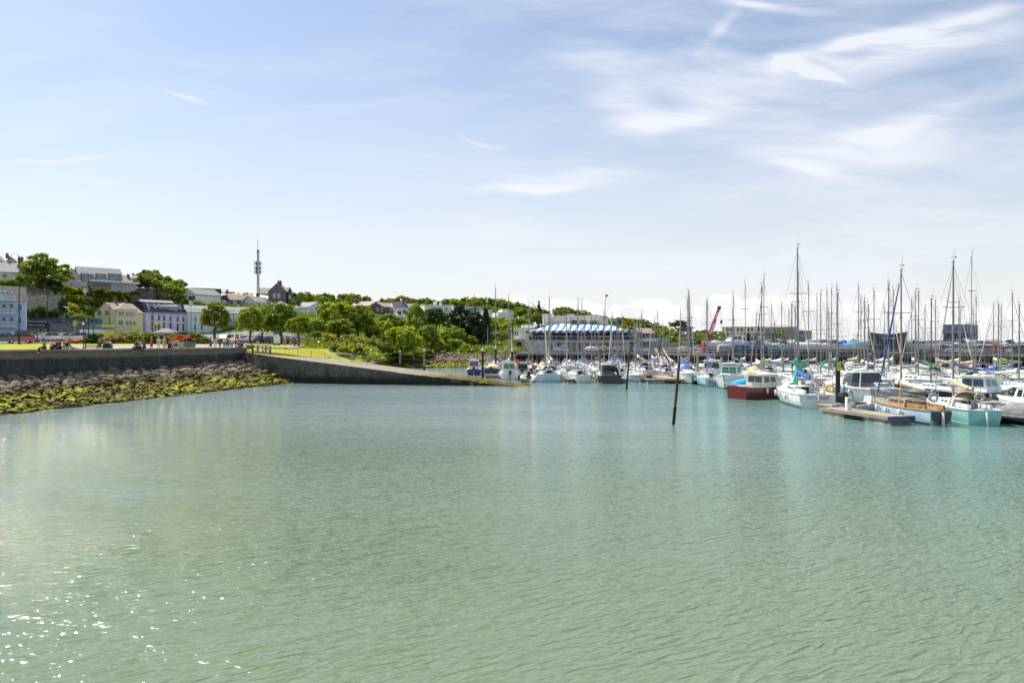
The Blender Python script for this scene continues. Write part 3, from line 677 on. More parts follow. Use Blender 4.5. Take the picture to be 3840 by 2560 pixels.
# woods on the skyline
SKY = [[(318,1012),(345,1000),(380,1004),(420,1012),(455,1028)], [(508,1030),(545,1004),(580,1008),(605,1028),(640,1040),(672,1046),(690,1065)],
 [(790,1098),(830,1084),(870,1090),(900,1097),(925,1092),(965,1100)], [(1092,1100),(1110,1090),(1150,1092),(1165,1104),(1200,1096),(1230,1096),(1252,1112)],
 [(1266,1106),(1290,1093),(1320,1094),(1345,1104),(1385,1112),(1398,1126)], [(1402,1128),(1440,1116),(1480,1112),(1510,1106),(1535,1107),(1560,1120),(1590,1114),(1625,1118),(1660,1128)],
 [(1662,1125),(1700,1113),(1760,1112),(1830,1113),(1900,1124),(1950,1134),(2000,1150),(2040,1157),(2070,1158)], [(2072,1158),(2090,1146),(2120,1144),(2140,1156),(2200,1160),(2245,1178)],
 [(2250,1192),(2290,1186),(2320,1184),(2380,1190),(2430,1200),(2480,1210),(2500,1214)], [(2575,1244),(2610,1236),(2645,1228),(2690,1238),(2710,1250)]]
SD = [255, 262, 300, 320, 330, 335, 335, 330, 300, 250]
k = 0; hill = []
for seg, dd in zip(SKY, SD):
    a, b = seg[0][0], seg[-1][0]
    for row in range(3):
        px = a+rnd.uniform(8, 16)
        while px < b-6:
            w = rnd.uniform(38, 60)*300/dd*(1 if row else .9)
            top = interp(seg, px)+(0, 12, 28)[row]+rnd.uniform(-1, 6); hill.append((px, top, top+rnd.uniform(34, 50)*300/dd, w, dd-row*16, row)); px += w*(.52 if row == 0 else .62)
hill.append((1365, 1145, 1200, 60, 240, 1))
# lower slopes of the wooded hill
for px, top, w, d in [(1870,1185,70,200),(1905,1200,60,196),(1950,1185,70,225),(1985,1175,60,235),(1900,1155,70,280),(1955,1150,60,290),(1855,1195,50,205),(1925,1225,70,185),(1965,1215,60,205),(1880,1240,70,180),(1990,1210,40,215),
                      (2390,1238,60,235),(2420,1230,60,240),(2455,1228,60,240),(2500,1228,60,235),(2540,1236,60,230),(2575,1262,60,220),(2610,1262,60,215),(2650,1268,60,215),(2430,1262,40,200),(2515,1258,70,210),(2550,1275,60,200),(2585,1288,50,198),(2350,1222,60,245),(2620,1245,50,230),(2565,1250,50,225),
                      (2000,1168,50,270),(2030,1175,50,270),(1170,1135,50,270),(1195,1140,50,262),(1215,1128,60,280),(1150,1128,60,285),(1680,1150,50,290),(1880,1165,50,270),(1835,1150,60,300),(1560,1135,60,300),(1470,1128,50,310),(1600,1135,50,300)]:
    hill.append((px, top, top+rnd.uniform(42, 54), w, d, 3))
hill.sort()
for i, (cx, top, w) in enumerate([(338,1070,34),(356,1076,40),(384,1080,40),(412,1084,44),(446,1090,40),(480,1092,44),(508,1088,40)]): bush(cx, top, 1112, w, 196, 'mid' if i % 2 else 'dark', f'clipped hedge plant under the glass pavilion, {nth(i+1)} from its left end', 'hedge under the glass pavilion', shape='round')
for i, (cx, top, bot, w) in enumerate([(118,1152,1200,60),(155,1146,1200,60),(195,1156,1200,56),(236,1112,1200,34)]): bush(cx, top, bot, w, 167, 'dark', f'dark ivy clump on the face of the castellated wall, {nth(i+1)}', 'ivy on the castellated wall', shape='round')
for i, (px, top, bot, w, d, row) in enumerate(hill):
    m = rnd.choice(['mid','mid','bright','mid','yellow' if row == 0 and px > 1250 else 'dark','mid'])
    if row == 3: m = rnd.choice(['bright','mid','mid','bright'])
    if px < 720: m = rnd.choice(['mid','bright','mid'])
    w_ = {'mid':'green','bright':'light green','dark':'dark green','yellow':'yellow green'}[m]
    tree('woodland_tree', px, top, bot, w, d, m, f'{w_} tree of the wooded ridge, {nth(i+1)} from the left', 'round', group='trees of the wooded ridge', pool=FARC, tk=.8)
tree('cedar_tree', 2543, 1201, 1240, 60, 270, 'pine', 'dark flat topped cedar standing above the ridge near the crane', 'flat', pool=FARC, tk=1.3)
tree('cedar_tree', 2568, 1222, 1258, 60, 268, 'pine', 'lower spreading cedar beside the flat topped one', 'flat', pool=FARC, tk=1.3)
tree('bare_tree', 2020, 1130, 1170, 22, 300, 'dark', 'spiky half bare conifer poking out of the ridge behind the clubhouse', 'cone', pool=FARC, tk=1.5)
tree('tree', 2922, 1241, 1318, 66, 200, 'bright', 'tall light green tree in front of the apartment block', 'upright')
tree('tree', 2725, 1263, 1300, 34, 205, 'dark', 'small round dark tree before the apartment block', 'round')
tree('tree', 2757, 1268, 1306, 30, 205, 'mid', 'small tree east of the round dark one', 'round')
for i, px in enumerate((2730, 2770, 2800, 2640, 2680)): bush(px, 1285+i % 2*4, 1312, 50, 195, 'mid', f'low hedge plant at the back of the boat yard, {nth(i+1)}', 'hedge of the boat yard')
# hillside bushes between houses
for i, (cx, top, w, d, m) in enumerate([(215,1080,50,186,'mid'),(250,1068,60,190,'yellow'),(285,1075,50,188,'bright'),(320,1070,50,190,'mid'),(355,1075,60,192,'mid'),(395,1078,60,193,'bright'),(430,1085,60,196,'mid'),(462,1095,50,200,'dark'),
     (250,1098,60,180,'yellow'),(290,1105,60,178,'yellow'),(330,1110,60,182,'bright'),(375,1115,60,184,'mid'),(260,1135,60,176,'grey'),(300,1140,60,174,'yellow'),(340,1145,60,172,'bright'),(290,1175,60,170,'bright'),(325,1180,60,168,'mid'),(265,1165,50,172,'dark'),
     (290,1205,60,166,'mid'),(340,1210,50,164,'mid'),(360,1190,40,168,'grey'),(310,1228,40,162,'yellow'),(500,1102,60,222,'mid'),(540,1108,60,220,'bright'),(592,1100,36,222,'dark'),(620,1112,60,218,'grey'),(660,1095,54,224,'dark'),(700,1118,60,220,'mid'),
     (650,1125,60,214,'yellow'),(740,1125,60,222,'yellow'),(790,1132,60,220,'grey'),(830,1138,50,222,'mid'),(870,1140,60,224,'mid'),(910,1148,60,225,'grey'),(950,1150,50,225,'mid'),(405,1128,50,190,'mid'),(165,1168,110,170,'dark'),(125,1172,80,172,'dark'),(215,1168,80,170,'dark'),
     (260,1130,50,174,'dark'),(120,1186,60,166,'mid'),(200,1192,60,166,'dark'),(150,1032,70,190,'dark'),(185,1045,90,188,'dark'),(205,1070,60,186,'mid'),(40,1045,40,190,'bright'),(65,1040,30,190,'yellow'),(15,1048,40,191,'mid'),(365,1094,50,190,'mid'),(400,1092,50,190,'mid'),(440,1093,50,190,'mid'),(480,1094,60,190,'dark'),(505,1092,50,190,'mid'),(1000,1150,60,235,'mid'),(1090,1160,60,232,'dark'),(1215,1150,60,240,'mid')]):
    d = hit(cx, top+36)
    if cx > 240 and rnd.random() < .75: m = {'mid':'bright','dark':'mid','grey':'yellow'}.get(m, m)
    bush(cx, top, top+44, w, d, m, f'{dict(mid="green",bright="bright green",dark="dark ivy like",yellow="yellow green",grey="pale green")[m]} bush of the town hillside, entry {nth(i+1)} of the slope', 'bushes on the town hillside', shape='round')
# undergrowth over the hillside: one mass of leaves
def undergrowth():
    r = np.random.default_rng(5); V = []
    pts = []
    for _ in range(9000):
        px = r.uniform(-300, 2000); lo = interp([(-300,168),(240,166),(360,170),(500,208),(960,212),(1200,175),(2000,170)], px); d = r.uniform(lo, 330)
        pts.append((X(px,d), d, gz(px,d)+r.uniform(0,.7)))
    for _ in range(1500):
        px = r.uniform(1140, 1930); s = shore_d(px); d = s+7+r.uniform(0, 20) if px > 1376 else r.uniform(104, 150)
        if px < 1376 and d < interp([(1140,124),(1376,108)], px): continue
        pts.append((X(px,d), d, gz(px,d)+r.uniform(0,.5)))
    P_ = np.array(pts); nl = 14; n = len(P_)*nl
    pos = np.repeat(P_, nl, 0)+r.normal(size=(n,3))*np.array([.9,.9,.4]); nn = r.normal(size=(n,3))+np.array([0,0,.9]); nn /= np.linalg.norm(nn,axis=1)[:,None]
    t1 = np.cross(nn, r.normal(size=(n,3))); t1 /= np.linalg.norm(t1,axis=1)[:,None]; t2 = np.cross(nn, t1); s = r.uniform(.16,.42,(n,1))
    V = np.stack([pos-t1*s-t2*s*.5, pos+t1*s-t2*s*.6, pos+t1*s*.7+t2*s*.7, pos-t1*s*.8+t2*s*.5], 1).reshape(-1,3)
    me = bpy.data.meshes.new('undergrowth'); me.vertices.add(4*n); me.vertices.foreach_set('co', V.ravel()); me.loops.add(4*n)
    me.loops.foreach_set('vertex_index', np.arange(4*n, dtype=np.int32)); me.polygons.add(n); me.polygons.foreach_set('loop_start', np.arange(0,4*n,4,dtype=np.int32)); me.update(calc_edges=True)
    tag(link('undergrowth', me, leaf_mat('leaf_scrub', (.07,.12,.012), (.30,.36,.04))), 'tangled green undergrowth covering the slopes between the houses', 'undergrowth', kind='stuff')
undergrowth()
# strap leaved palms in the garden
def palm(px, top, d, h, label):
    zg = gz(px, d); t = empty('cabbage_palm', (X(px,d), d, zg), 0, label, 'palm', 'cabbage palms'); zc = Z(top, d)-zg-.7
    MB().tube((0,0,0), (0,0,zc), .16, .11, 7).build('trunk', bark, t); mb = MB()
    for _ in range(70):
        a = rnd.uniform(0,6.28); e = rnd.uniform(-.5,1.4); l = rnd.uniform(.8,1.1)*h; v = Vector((math.cos(a)*math.cos(e), math.sin(a)*math.cos(e), math.sin(e)))
        s = Vector((-math.sin(a), math.cos(a), 0))*.06; b = Vector((0,0,zc)); m_ = b+v*l*.55; e_ = b+v*l+Vector((0,0,-.3*l))
        mb.add([b-s, b+s, m_+s, m_-s, e_], [(0,1,2,3),(3,2,4)])
    mb.build('fronds', LM['yellow'], t)
palm(583, 1212, 150, 1.2, 'palm before the lilac building, shorter of the pair'); palm(597, 1208, 151, 1.3, 'palm before the lilac building, taller of the pair')
palm(1332, 1268, 118, 1.6, 'spiky palm among the grey bushes of the garden'); palm(1300, 1272, 117, 1.4, 'second spiky palm half sunk in the garden bushes'); palm(1402, 1258, 142, 1.3, 'spiky palm under the pale garden tree')
# ------------------------------------------------------------------ buildings
def wallm_(name, c, **k): return mat(name, c, k.pop('rough', .85), var=k.pop('var', .07), scale=k.pop('scale', .8), bump=k.pop('bump', .1), **k)
WM = dict(lilac=wallm_('render_lilac', (.74,.68,.86)), lilacd=wallm_('render_lilac_dark', (.36,.33,.46)), cream=wallm_('render_cream', (.76,.73,.60)), yellow=wallm_('render_yellow', (.80,.70,.36)),
          blue=wallm_('render_blue', (.45,.58,.88)), white=wallm_('render_white', (.84,.85,.84)), pink=wallm_('render_pink', (.72,.54,.66)), grey=wallm_('render_grey', (.36,.37,.38)),
          dgrey=wallm_('cladding_dark', (.06,.07,.08)), stone=wallm_('wall_stone', (.25,.22,.20), var=.25, scale=2.5, bump=.4), dstone=wallm_('wall_dark_stone', (.15,.135,.125), var=.25, scale=2.5, bump=.4), mint=wallm_('render_mint', (.35,.68,.52)),
          violet=wallm_('render_violet', (.55,.36,.62)), aqua=wallm_('render_aqua', (.72,.80,.82)), black=wallm_('shopfront_black', (.025,.028,.03)), brick=wallm_('brick_red', (.30,.13,.10), var=.2, scale=4),
          tan=wallm_('render_tan', (.50,.43,.33)), concrete=wallm_('concrete_pale', (.45,.44,.42), var=.12), club=wallm_('club_render', (.90,.80,.66)), navy=wallm_('paint_navy', (.04,.06,.16)), green=wallm_('cladding_green', (.06,.09,.08)), steelblue=wallm_('cladding_blue', (.13,.21,.36)))
RM = dict(slate=mat('roof_slate', (.27,.26,.255), .8, var=.15, scale=2.2, bump=.3), dark=mat('roof_dark_slate', (.045,.055,.062), .5, var=.15, scale=2), brown=mat('roof_brown_tile', (.33,.25,.20), .8, var=.18, scale=2.2, bump=.3),
          white=mat('roof_white', (.78,.76,.72), .5, var=.05), flat=mat('roof_felt', (.30,.30,.30), .8, var=.12), tan=mat('roof_tan', (.38,.31,.24), .8, var=.15, scale=2))
glass_d = mat('window_glass', (.03,.045,.055), .08, var=.2, scale=.6, spec=.8); glass_b = mat('window_glass_blue', (.10,.17,.24), .08, var=.25, scale=.5, spec=.9); glass_l = mat('window_glass_pale', (.40,.50,.56), .15, var=.15, scale=.4, spec=.8)
white_p = mat('paint_white', (.78,.78,.77), .4, var=.05); black_p = mat('paint_black', (.018,.018,.02), .4, var=.1); grey_m = mat('metal_grey', (.33,.34,.35), .45, .5, var=.12); steel = mat('galvanised_steel', (.52,.53,.53), .4, .7, var=.1)
def window(parent, s0, z0, s1, z1, M=None, frame=white_p, pane=glass_d, mull=1, fw=.07, name='window'):
    """frame mesh with its pane as sub-part, on the plane y = 0 of parent (M turns it onto another face)"""
    fb = MB(); y0, y1 = -.07, .03
    for a in ((s0-fw, z0-fw, s1+fw, z0), (s0-fw, z1, s1+fw, z1+fw), (s0-fw, z0, s0, z1), (s1, z0, s1+fw, z1)): fb.box(a[0], y0, a[1], a[2], y1, a[3], M)
    for k in range(1, mull+1):
        q = s0+(s1-s0)*k/(mull+1); fb.box(q-fw/3, y0+.01, z0, q+fw/3, y1, z1, M)
    o = fb.build(name, frame, parent); MB().box(s0, -.03, z0, s1, .02, z1, M).build('pane', pane, o); return o
class House:
    def __init__(s, name, label, A, B, depth, zb, ze, wall, cat='house', group=None, ret=None):
        (pa, da), (pb, db) = A, B; s.A = Vector((X(pa,da), da, 0)); s.B = Vector((X(pb,db), db, 0)); s.u = (s.B-s.A).normalized(); s.L = (s.B-s.A).length
        s.rz = math.atan2(s.u.y, s.u.x); s.dep = depth; s.zb = zb; s.ze = ze; s.root = empty(name, (s.A.x, s.A.y, zb), s.rz, label, cat, group); s.wm = wall
        s.n = Vector((-s.u.y, s.u.x, 0))
    def H(s, z): return z-s.zb
    def walls(s, low=3.0):
        MB().box(0, 0, -low, s.L, s.dep, s.H(s.ze)).build('wall', s.wm, s.root); return s
    def roof(s, kind, h, m, ov=.25, th=.12, name='roof', wallm=None):
        e = s.H(s.ze); L, D = s.L, s.dep; mb = MB(); o = ov
        if kind == 'gable':                    # ridge along the facade
            mb.prism([(-o, e-.02), (D/2, e+h), (D+o, e-.02), (D+o, e+th), (D/2, e+h+th*1.4), (-o, e+th)], -o, L+o, 'x')
            MB().prism([(0, e), (D, e), (D/2, e+h-.03)], 0, L, 'x').build('gable', wallm or s.wm, s.root)
        elif kind == 'end':                     # ridge away from us
            mb.prism([(-o, e-.02), (L/2, e+h), (L+o, e-.02), (L+o, e+th), (L/2, e+h+th*1.4), (-o, e+th)], -o, D+o, 'y')
            MB().prism([(0, e), (L, e), (L/2, e+h-.03)], 0, D, 'y').build('gable', wallm or s.wm, s.root)
        elif kind == 'hip':
            q = min(L, D)/2; a = [(-o,-o,e),(L+o,-o,e),(L+o,D+o,e),(-o,D+o,e)]
            r0, r1 = ((q, D/2, e+h), (L-q, D/2, e+h)) if L >= D else ((L/2, q, e+h), (L/2, D-q, e+h))
            if L >= D: mb.add(a+[r0, r1], [(0,1,5,4),(1,2,5),(2,3,4,5),(3,0,4),(3,2,1,0)])
            else: mb.add(a+[r0, r1], [(0,1,4),(1,2,5,4),(2,3,5),(3,0,4,5),(3,2,1,0)])
        elif kind == 'flat': mb.box(-o, -o, e, L+o, D+o, e+h)
        elif kind == 'mansard':
            mb.add([(-o,-o,e),(L+o,-o,e),(L+o,D+o,e),(-o,D+o,e),(.0,h*.8,e+h),(L,h*.8,e+h),(L,D-h*.8,e+h),(0,D-h*.8,e+h)], [(3,2,1,0),(0,1,5,4),(1,2,6,5),(2,3,7,6),(3,0,4,7),(4,5,6,7)])
        s.rf = mb.build(name, m, s.root); s.rh = h; s.ov = ov; return s
    def sz(s, px, py):                         # photo pixel -> (along facade, height above base)
        t = (px-1920)/F; k = (t*s.A.y-s.A.x)/(s.u.x-t*s.u.y); d = s.A.y+k*s.u.y; return k, Z(py, d)-s.zb
    def win(s, rects, **k):
        for x0, y0, x1, y1 in rects:
            a, zt = s.sz(x0, y0); b, zl = s.sz(x1, y1); window(s.root, a, min(zl, zt-.3), b, zt, **k)
        return s
    def sidewin(s, side, rects, **k):          # rects in metres (v0, z0, v1, z1) on the left or right flank
        for v0, z0, v1, z1 in rects:
            if side == 'L': M = Matrix.Rotation(R(-90), 4, 'Z') @ Matrix.Translation((-v1-v0, 0, 0))
            else: M = Matrix.Translation((s.L, 0, 0)) @ Matrix.Rotation(R(90), 4, 'Z')
            window(s.root, v0, z0, v1, z1, M=M, **k)
        return s
    def chimney(s, al, v, w, h, base=0, m=None, pots=2):
        z = s.H(s.ze)+base; mb = MB().box(al-w/2, v-.35, z, al+w/2, v+.35, z+h).box(al-w/2-.07, v-.42, z+h, al+w/2+.07, v+.42, z+h+.15)
        c = mb.build('chimney', m or WM['brick'], s.root)
        pb = MB()
        for k in range(pots): pb.lathe([(.13,0),(.11,.45)], (al-w/2+(k+.5)*w/pots, v, z+h+.15), 7)
        pb.build('chimney_pots', WM['brick'], c); return s
    def slopewin(s, pts, w=.8, l=1.2, pane=glass_l):          # roof lights on the slope facing us; pts: (along, fraction up)
        e = s.H(s.ze); D = s.dep; sl = math.atan2(s.rh, s.run)
        for al, f in pts:
            M = Matrix.Translation((al, s.run*f-s.ov*(1-f), e+s.rh*f+.17)) @ Matrix.Rotation(sl, 4, 'X')
            fr_ = MB().box(-w/2-.06, -l/2-.06, 0, w/2+.06, l/2+.06, .07, M).build('roof_light', grey_m, s.root); MB().box(-w/2, -l/2, .05, w/2, l/2, .095, M).build('pane', pane, fr_)
        return s
def door(h, x0, y0, x1, y1, m):
    a, zt = h.sz(x0, y0); b, zl = h.sz(x1, y1); d = MB().box(a, -.06, zl, b, .02, zt).build('door', m, h.root)
    MB().cbox((b-.12, -.09, (zl+zt)/2), (.05, .05, .18)).build('handle', steel, d)
def rail(parent, x0, x1, y, z, h=1.0, m=black_p, name='railing', n=None, glass=None):
    mb = MB(); n = n or max(2, int(abs(x1-x0)/.9))
    mb.box(x0, y-.025, z+h-.05, x1, y+.025, z+h).box(x0, y-.02, z+.08, x1, y+.02, z+.12)
    for k in range(n+1): q = x0+(x1-x0)*k/n; mb.box(q-.02, y-.02, z, q+.02, y+.02, z+h)
    if glass is None:
        k = x0
        while k < x1: mb.box(k-.008, y-.008, z+.1, k+.008, y+.008, z+h-.05); k += .22
    o = mb.build(name, m, parent)
    if glass: MB().box(x0, y-.006, z+.12, x1, y+.006, z+h-.05).build('panel', glass, o)
    return o
# --- blue apartment block at the far left
h = House('apartment_building', 'pale blue apartment block with stacked balconies at the edge of the seafront', (-140,141), (99,147.6), 13, 5.9, Z(1128,147), WM['blue'], 'apartments').walls()
h.roof('mansard', 3.2, RM['tan'], .35)
a0, _ = h.sz(-140,1150); a1, _ = h.sz(61,1150)
for i, y in enumerate((1125, 1174, 1223)):
    z = h.H(Z(y, 147)); sl = MB().box(a0+.3, -1.7, z-.22, a1, -.01, z).build('balcony', white_p, h.root); rail(sl, a0+.3, a1, -1.62, z, 1.05, WM['steelblue'], glass=glass_l)
h.win([(x, y-34, x+14, y-5) for y in (1174, 1223) for x in (8, 36)], pane=glass_d, mull=0, name='balcony_door')
h.win([(2, 1091, 18, 1120), (22, 1091, 40, 1120)], pane=glass_b)
h.win([(67,1141,81,1165),(67,1190,81,1212)], pane=glass_d)
MB().box(h.sz(46,1230)[0], -.16, .95, h.sz(94,1230)[0], -.01, .95+.75).build('fascia', white_p, h.root)
a, z = h.sz(70,1234); text_mesh('RENAISSANCE', .46, 'lettering', mat('letter_brown', (.18,.10,.08)), h.root, (a, -.165, 1.35), (R(90),0,0))
h.win([(5,1246,30,1266),(38,1246,58,1266),(64,1246,90,1266)], pane=glass_d)
MB().box(h.L-.2, -.05, -1, h.L+.06, .2, h.H(h.ze)).build('corner_strip', white_p, h.root)
# --- black coffee shop and stone walls behind the car park
h = House('coffee_shop', 'low black coffee shop with white lettering over its front', (99,150), (186,153), 7, 5.9, Z(1208,151), WM['black'], 'shop').walls(); h.roof('flat', .25, RM['flat'], .15)
a, z = h.sz(128,1219); text_mesh('STARBUCKS COFFEE', .52, 'lettering', white_p, h.root, (a, -.02, z), (R(90),0,0), sx=.82)
h.win([(104,1233,125,1258),(128,1233,150,1258),(155,1233,178,1258)], frame=black_p)
MB().box(0, -.9, h.sz(120,1231)[1], h.L, -.01, h.sz(120,1229.5)[1]).build('awning_rail', grey_m, h.root)
def stonewall(name, label, A, B, zb, zt0, zt1, th, m, batt=False):
    (pa,da),(pb,db) = A, B; a = Vector((X(pa,da),da,0)); b = Vector((X(pb,db),db,0)); L = (b-a).length; rz = math.atan2(b.y-a.y, b.x-a.x)
    r = empty(name, (a.x,a.y,zb), rz, label, 'wall'); n = max(2, int(L/1.2)); mb = MB()
    prof = [(0, -3)]+[(L*k/n, zt0+(zt1-zt0)*k/n-zb+(.12*mnoise.noise(Vector((k*.9,zb,0))))) for k in range(n+1)]+[(L, -3)]
    mb.prism(prof, 0, th, 'y'); mb.build('wall_face', m, r)
    cb = MB(); k = 0; step = 1.0
    if batt:
        while k < L-.8: 
            zz = zt0+(zt1-zt0)*k/L-zb; cb.box(k, -.08, zz-.05, k+.75, th+.08, zz+.55+.25*((int(k/1.6)) % 3 == 0)); k += 1.55
    else:
        while k < L-.1: e = min(L, k+1.5); zz = zt0+(zt1-zt0)*(k+.7)/L-zb; cb.box(k, -.1, zz-.02, e-.02, th+.1, zz+.14); k += 1.5
    cb.build('coping', WM['stone'], r); return r
stonewall('retaining_wall', 'rubble stone wall beside the black coffee shop', (186,153), (338,158), 6.2, Z(1213,154), Z(1219,158), .6, WM['stone'])
stonewall('retaining_wall', 'castellated old stone wall hung with ivy', (75,170), (243,174), 8, Z(1108,171), Z(1106,174), .8, wallm_('wall_old_stone', (.36,.33,.27), var=.25, scale=2.2, bump=.4), True)
stonewall('retaining_wall', 'upper grey retaining wall under the cream cottage', (-120,184), (190,186), 14, Z(1061,184), Z(1090,186), .8, WM['dstone'])
bf = empty('blue_fence', P(98,1215,158), math.atan2(4, X(330,162)-X(98,158)), 'long blue railing fence above the coffee shop roof', 'fence'); Lf = 15.5; mb = MB(); k = 0
while k < Lf: mb.box(k-.03, -.02, 0, k+.03, .02, 1.5); k += .19
mb.build('pickets', WM['steelblue'], bf); MB().box(0,-.05,.2,Lf,-.021,.32).box(0,-.05,1.2,Lf,-.021,1.32).build('rails', WM['navy'], bf)
# --- top left cottages
h = House('cottage', 'cream cottage with slate roof behind the seafront lamp', (-60,193), (118,198), 9, 21.5, Z(1021,195), WM['cream']).walls(); h.roof('gable', 3.0, RM['slate']); h.chimney(h.sz(66,1000)[0], 4.5, 1.3, 3.2, 1.6)
h.win([(10,1027,25,1040),(62,1025,76,1040)], pane=glass_b); 
h = House('house', 'upper cottage cut by the picture edge with two red chimney stacks', (-70,215), (28,218), 10, 22.5, Z(1003,216), WM['white']).walls(); h.roof('end', 4.4, RM['brown']); h.chimney(h.sz(14,960)[0], 5, .7, 1.4, 3.6, pots=1)
h = House('house', 'tan gabled house peeping over the cream cottage roof', (22,235), (62,237), 8, 23.5, Z(982,236), WM['tan']).walls(); h.roof('end', 1.6, RM['brown']); h.chimney(h.sz(35,980)[0], 1, .7, 1.6, .1, pots=1)
# --- pink house with dormers and the glass pavilion
h = House('dormer_house', 'pink house with three grey dormers under a pale slate roof', (297,206.2), (460,214), 9, 20.4, Z(1040,210), WM['pink']).walls()
h.roof('gable', 3.2, RM['slate'], .3); h.run = 4.5
for x0, x1 in ((303,350),(358,398),(406,455)):
    a, zt = h.sz(x0,1027); b, zl = h.sz(x1,1054); d = MB().box(a, -.35, zl-.15, b, 3.0, zt+.1).build('dormer', mat('dormer_grey', (.12,.12,.13), .7), h.root); 
    w = MB().box(a+.3, -.42, zl+.1, b-.3, -.351, zt-.2).build('dormer_window', glass_b, d); fb = MB()
    for k in range(4): q = a+.3+(b-a-.6)*k/3; fb.box(q-.04, -.46, zl+.1, q+.04, -.421, zt-.2)
    fb.build('frame', grey_m, w)
g = House('gable_house', 'pink gable end facing the sea beside the wide flat crowned tree', (240,204), (297,206), 11, 20.4, Z(1034,205), WM['pink']).walls(); g.roof('end', 2.2, RM['slate'], .2)
g2 = House('garage', 'small white flat outbuilding left of the pink gable', (228,203), (241,203.5), 4, 20.2, Z(1042,203), WM['cream']).walls(); g2.roof('flat', .2, RM['flat'])
h = House('glass_pavilion', 'flat white roofed glass pavilion in front of the pink house', (345,199), (512,208), 4.5, Z(1093,203), Z(1060,203), glass_b, 'pavilion'); h.L = h.L
MB().box(.1, .1, 0, h.L-.1, h.dep, h.H(h.ze)).build('wall', mat('pavilion_glass', (.45,.42,.50), .2), h.root); MB().box(.08,.06,.5,h.L*.42,.099,h.H(h.ze)-.1).build('open_bay_shade', glass_d, h.root); MB().box(-.5, -1.2, h.H(h.ze), h.L+.5, h.dep+.3, h.H(h.ze)+.5).build('roof', white_p, h.root)  # dark panel stands in for the shaded depth of the open bay
fb = MB(); 
for k in range(13): q = .1+(h.L-.2)*k/12; fb.box(q-.05, .02, -1, q+.05, .095, h.H(h.ze))
fb.build('frame', grey_m, h.root)
h = House('bungalow', 'brown roofed bungalow behind the pavilion and dormer house', (428,225), (500,229), 8, 21, Z(1052,216), WM['grey']).walls(); h.roof('gable', 2.4, RM['brown']); h.chimney(h.L-.5, 4, .9, 1.8, 1.4)
# --- yellow house
h = House('yellow_house', 'cream yellow house with a gable and bay fronts beside the bus', (355,184), (437,181), 8, 7.4, Z(1172,182), WM['yellow']).walls(); h.roof('end', 2.6, RM['tan'], .2)
h.win([(366,1164,381,1182),(394,1164,407,1182),(372,1200,384,1216)], pane=glass_b); h.chimney(h.L*.45, 3.2, .9, 1.6, 2.0)
mb = MB(); a, _ = h.sz(418,1180); mb.tube((a, -.08, 0), (a, -.08, h.H(h.ze)), .06); mb.build('drainpipe', white_p, h.root)
h = House('yellow_house', 'bay fronted cream wing of the yellow house with two window rows', (437,181), (516,184.5), 7, 7.4, Z(1160,183), WM['yellow']).walls(); h.roof('hip', 1.9, RM['tan'], .2)
h.win([(445,1168,464,1184),(472,1170,482,1186),(485,1170,495,1186),(500,1172,506,1187),(445,1201,462,1217),(472,1203,481,1219),(485,1203,494,1219),(500,1204,508,1219)], pane=glass_b)
h = House('house', 'lilac grey house half hidden behind the yellow house roof', (412,198), (520,202), 6, 9, Z(1134,200), WM['lilacd']).walls(); h.roof('flat', .3, RM['dark'])
# --- lilac building with slate mansard
h = House('terrace_building', 'lilac three storey building under a dark slate mansard with six roof lights', (546,196), (701,206), 12, 7.5, Z(1170,198), WM['lilac'], 'building').walls(); h.roof('mansard', 3.0, RM['dark'], .15); h.run = 2.4
h.slopewin([(h.sz(x,1160)[0], .55) for x in (563,587,607,631,658,681)], .75, 1.9)
h.win([(566,1181,575,1201),(592,1182,600,1202),(611,1183,619,1202),(636,1185,643,1204),(662,1187,670,1206),(683,1188,691,1207),(566,1208,575,1238),(592,1210,600,1238),(610,1210,618,1238),(635,1211,643,1239),(662,1213,670,1240),(683,1214,691,1241)], pane=glass_d, frame=WM['lilac'], fw=.04)
MB().box(-.05, -.09, h.sz(600,1177)[1], h.L+.05, -.01, h.sz(600,1173)[1]).build('cornice', WM['lilacd'], h.root)
h2 = House('house', 'plain lilac gable wing attached to the left of the lilac building', (497,205), (545,197.5), 9, 7.5, Z(1148,200), WM['lilacd']).walls(); h2.roof('end', 1.9, RM['slate'], .12); h2.chimney(h2.L*.42, .8, .9, 1.4, .6, WM['dgrey'])
# --- pale terrace running behind the street trees
h = House('terrace_building', 'long pale grey terrace with paired roof lights behind the street trees', (705,205), (964,222), 11, 6.8, Z(1172,208), WM['aqua'], 'building').walls(); h.roof('gable', 2.3, RM['slate'], .2); h.run = 5.5
h.slopewin([(h.sz(x,1160)[0], .45) for x in (708,727,737,755,766,864,875,886,912)], .8, 1.4)
h.win([(728,1186,736,1206),(753,1187,760,1207),(727,1215,735,1238),(753,1216,760,1238),(862,1194,868,1212),(881,1196,887,1213),(861,1221,867,1243),(880,1222,886,1244),(845,1193,850,1211),(900,1197,906,1214),(925,1198,931,1215)], pane=glass_b)
mb = MB(); a, _ = h.sz(875,1200); mb.tube((a,-.08,0), (a,-.08,h.H(h.ze)), .07); mb.build('drainpipe', black_p, h.root)
h.win([(842,1252,860,1266),(866,1252,890,1266),(896,1252,920,1266),(926,1252,945,1266)], pane=glass_l, frame=WM['aqua'])
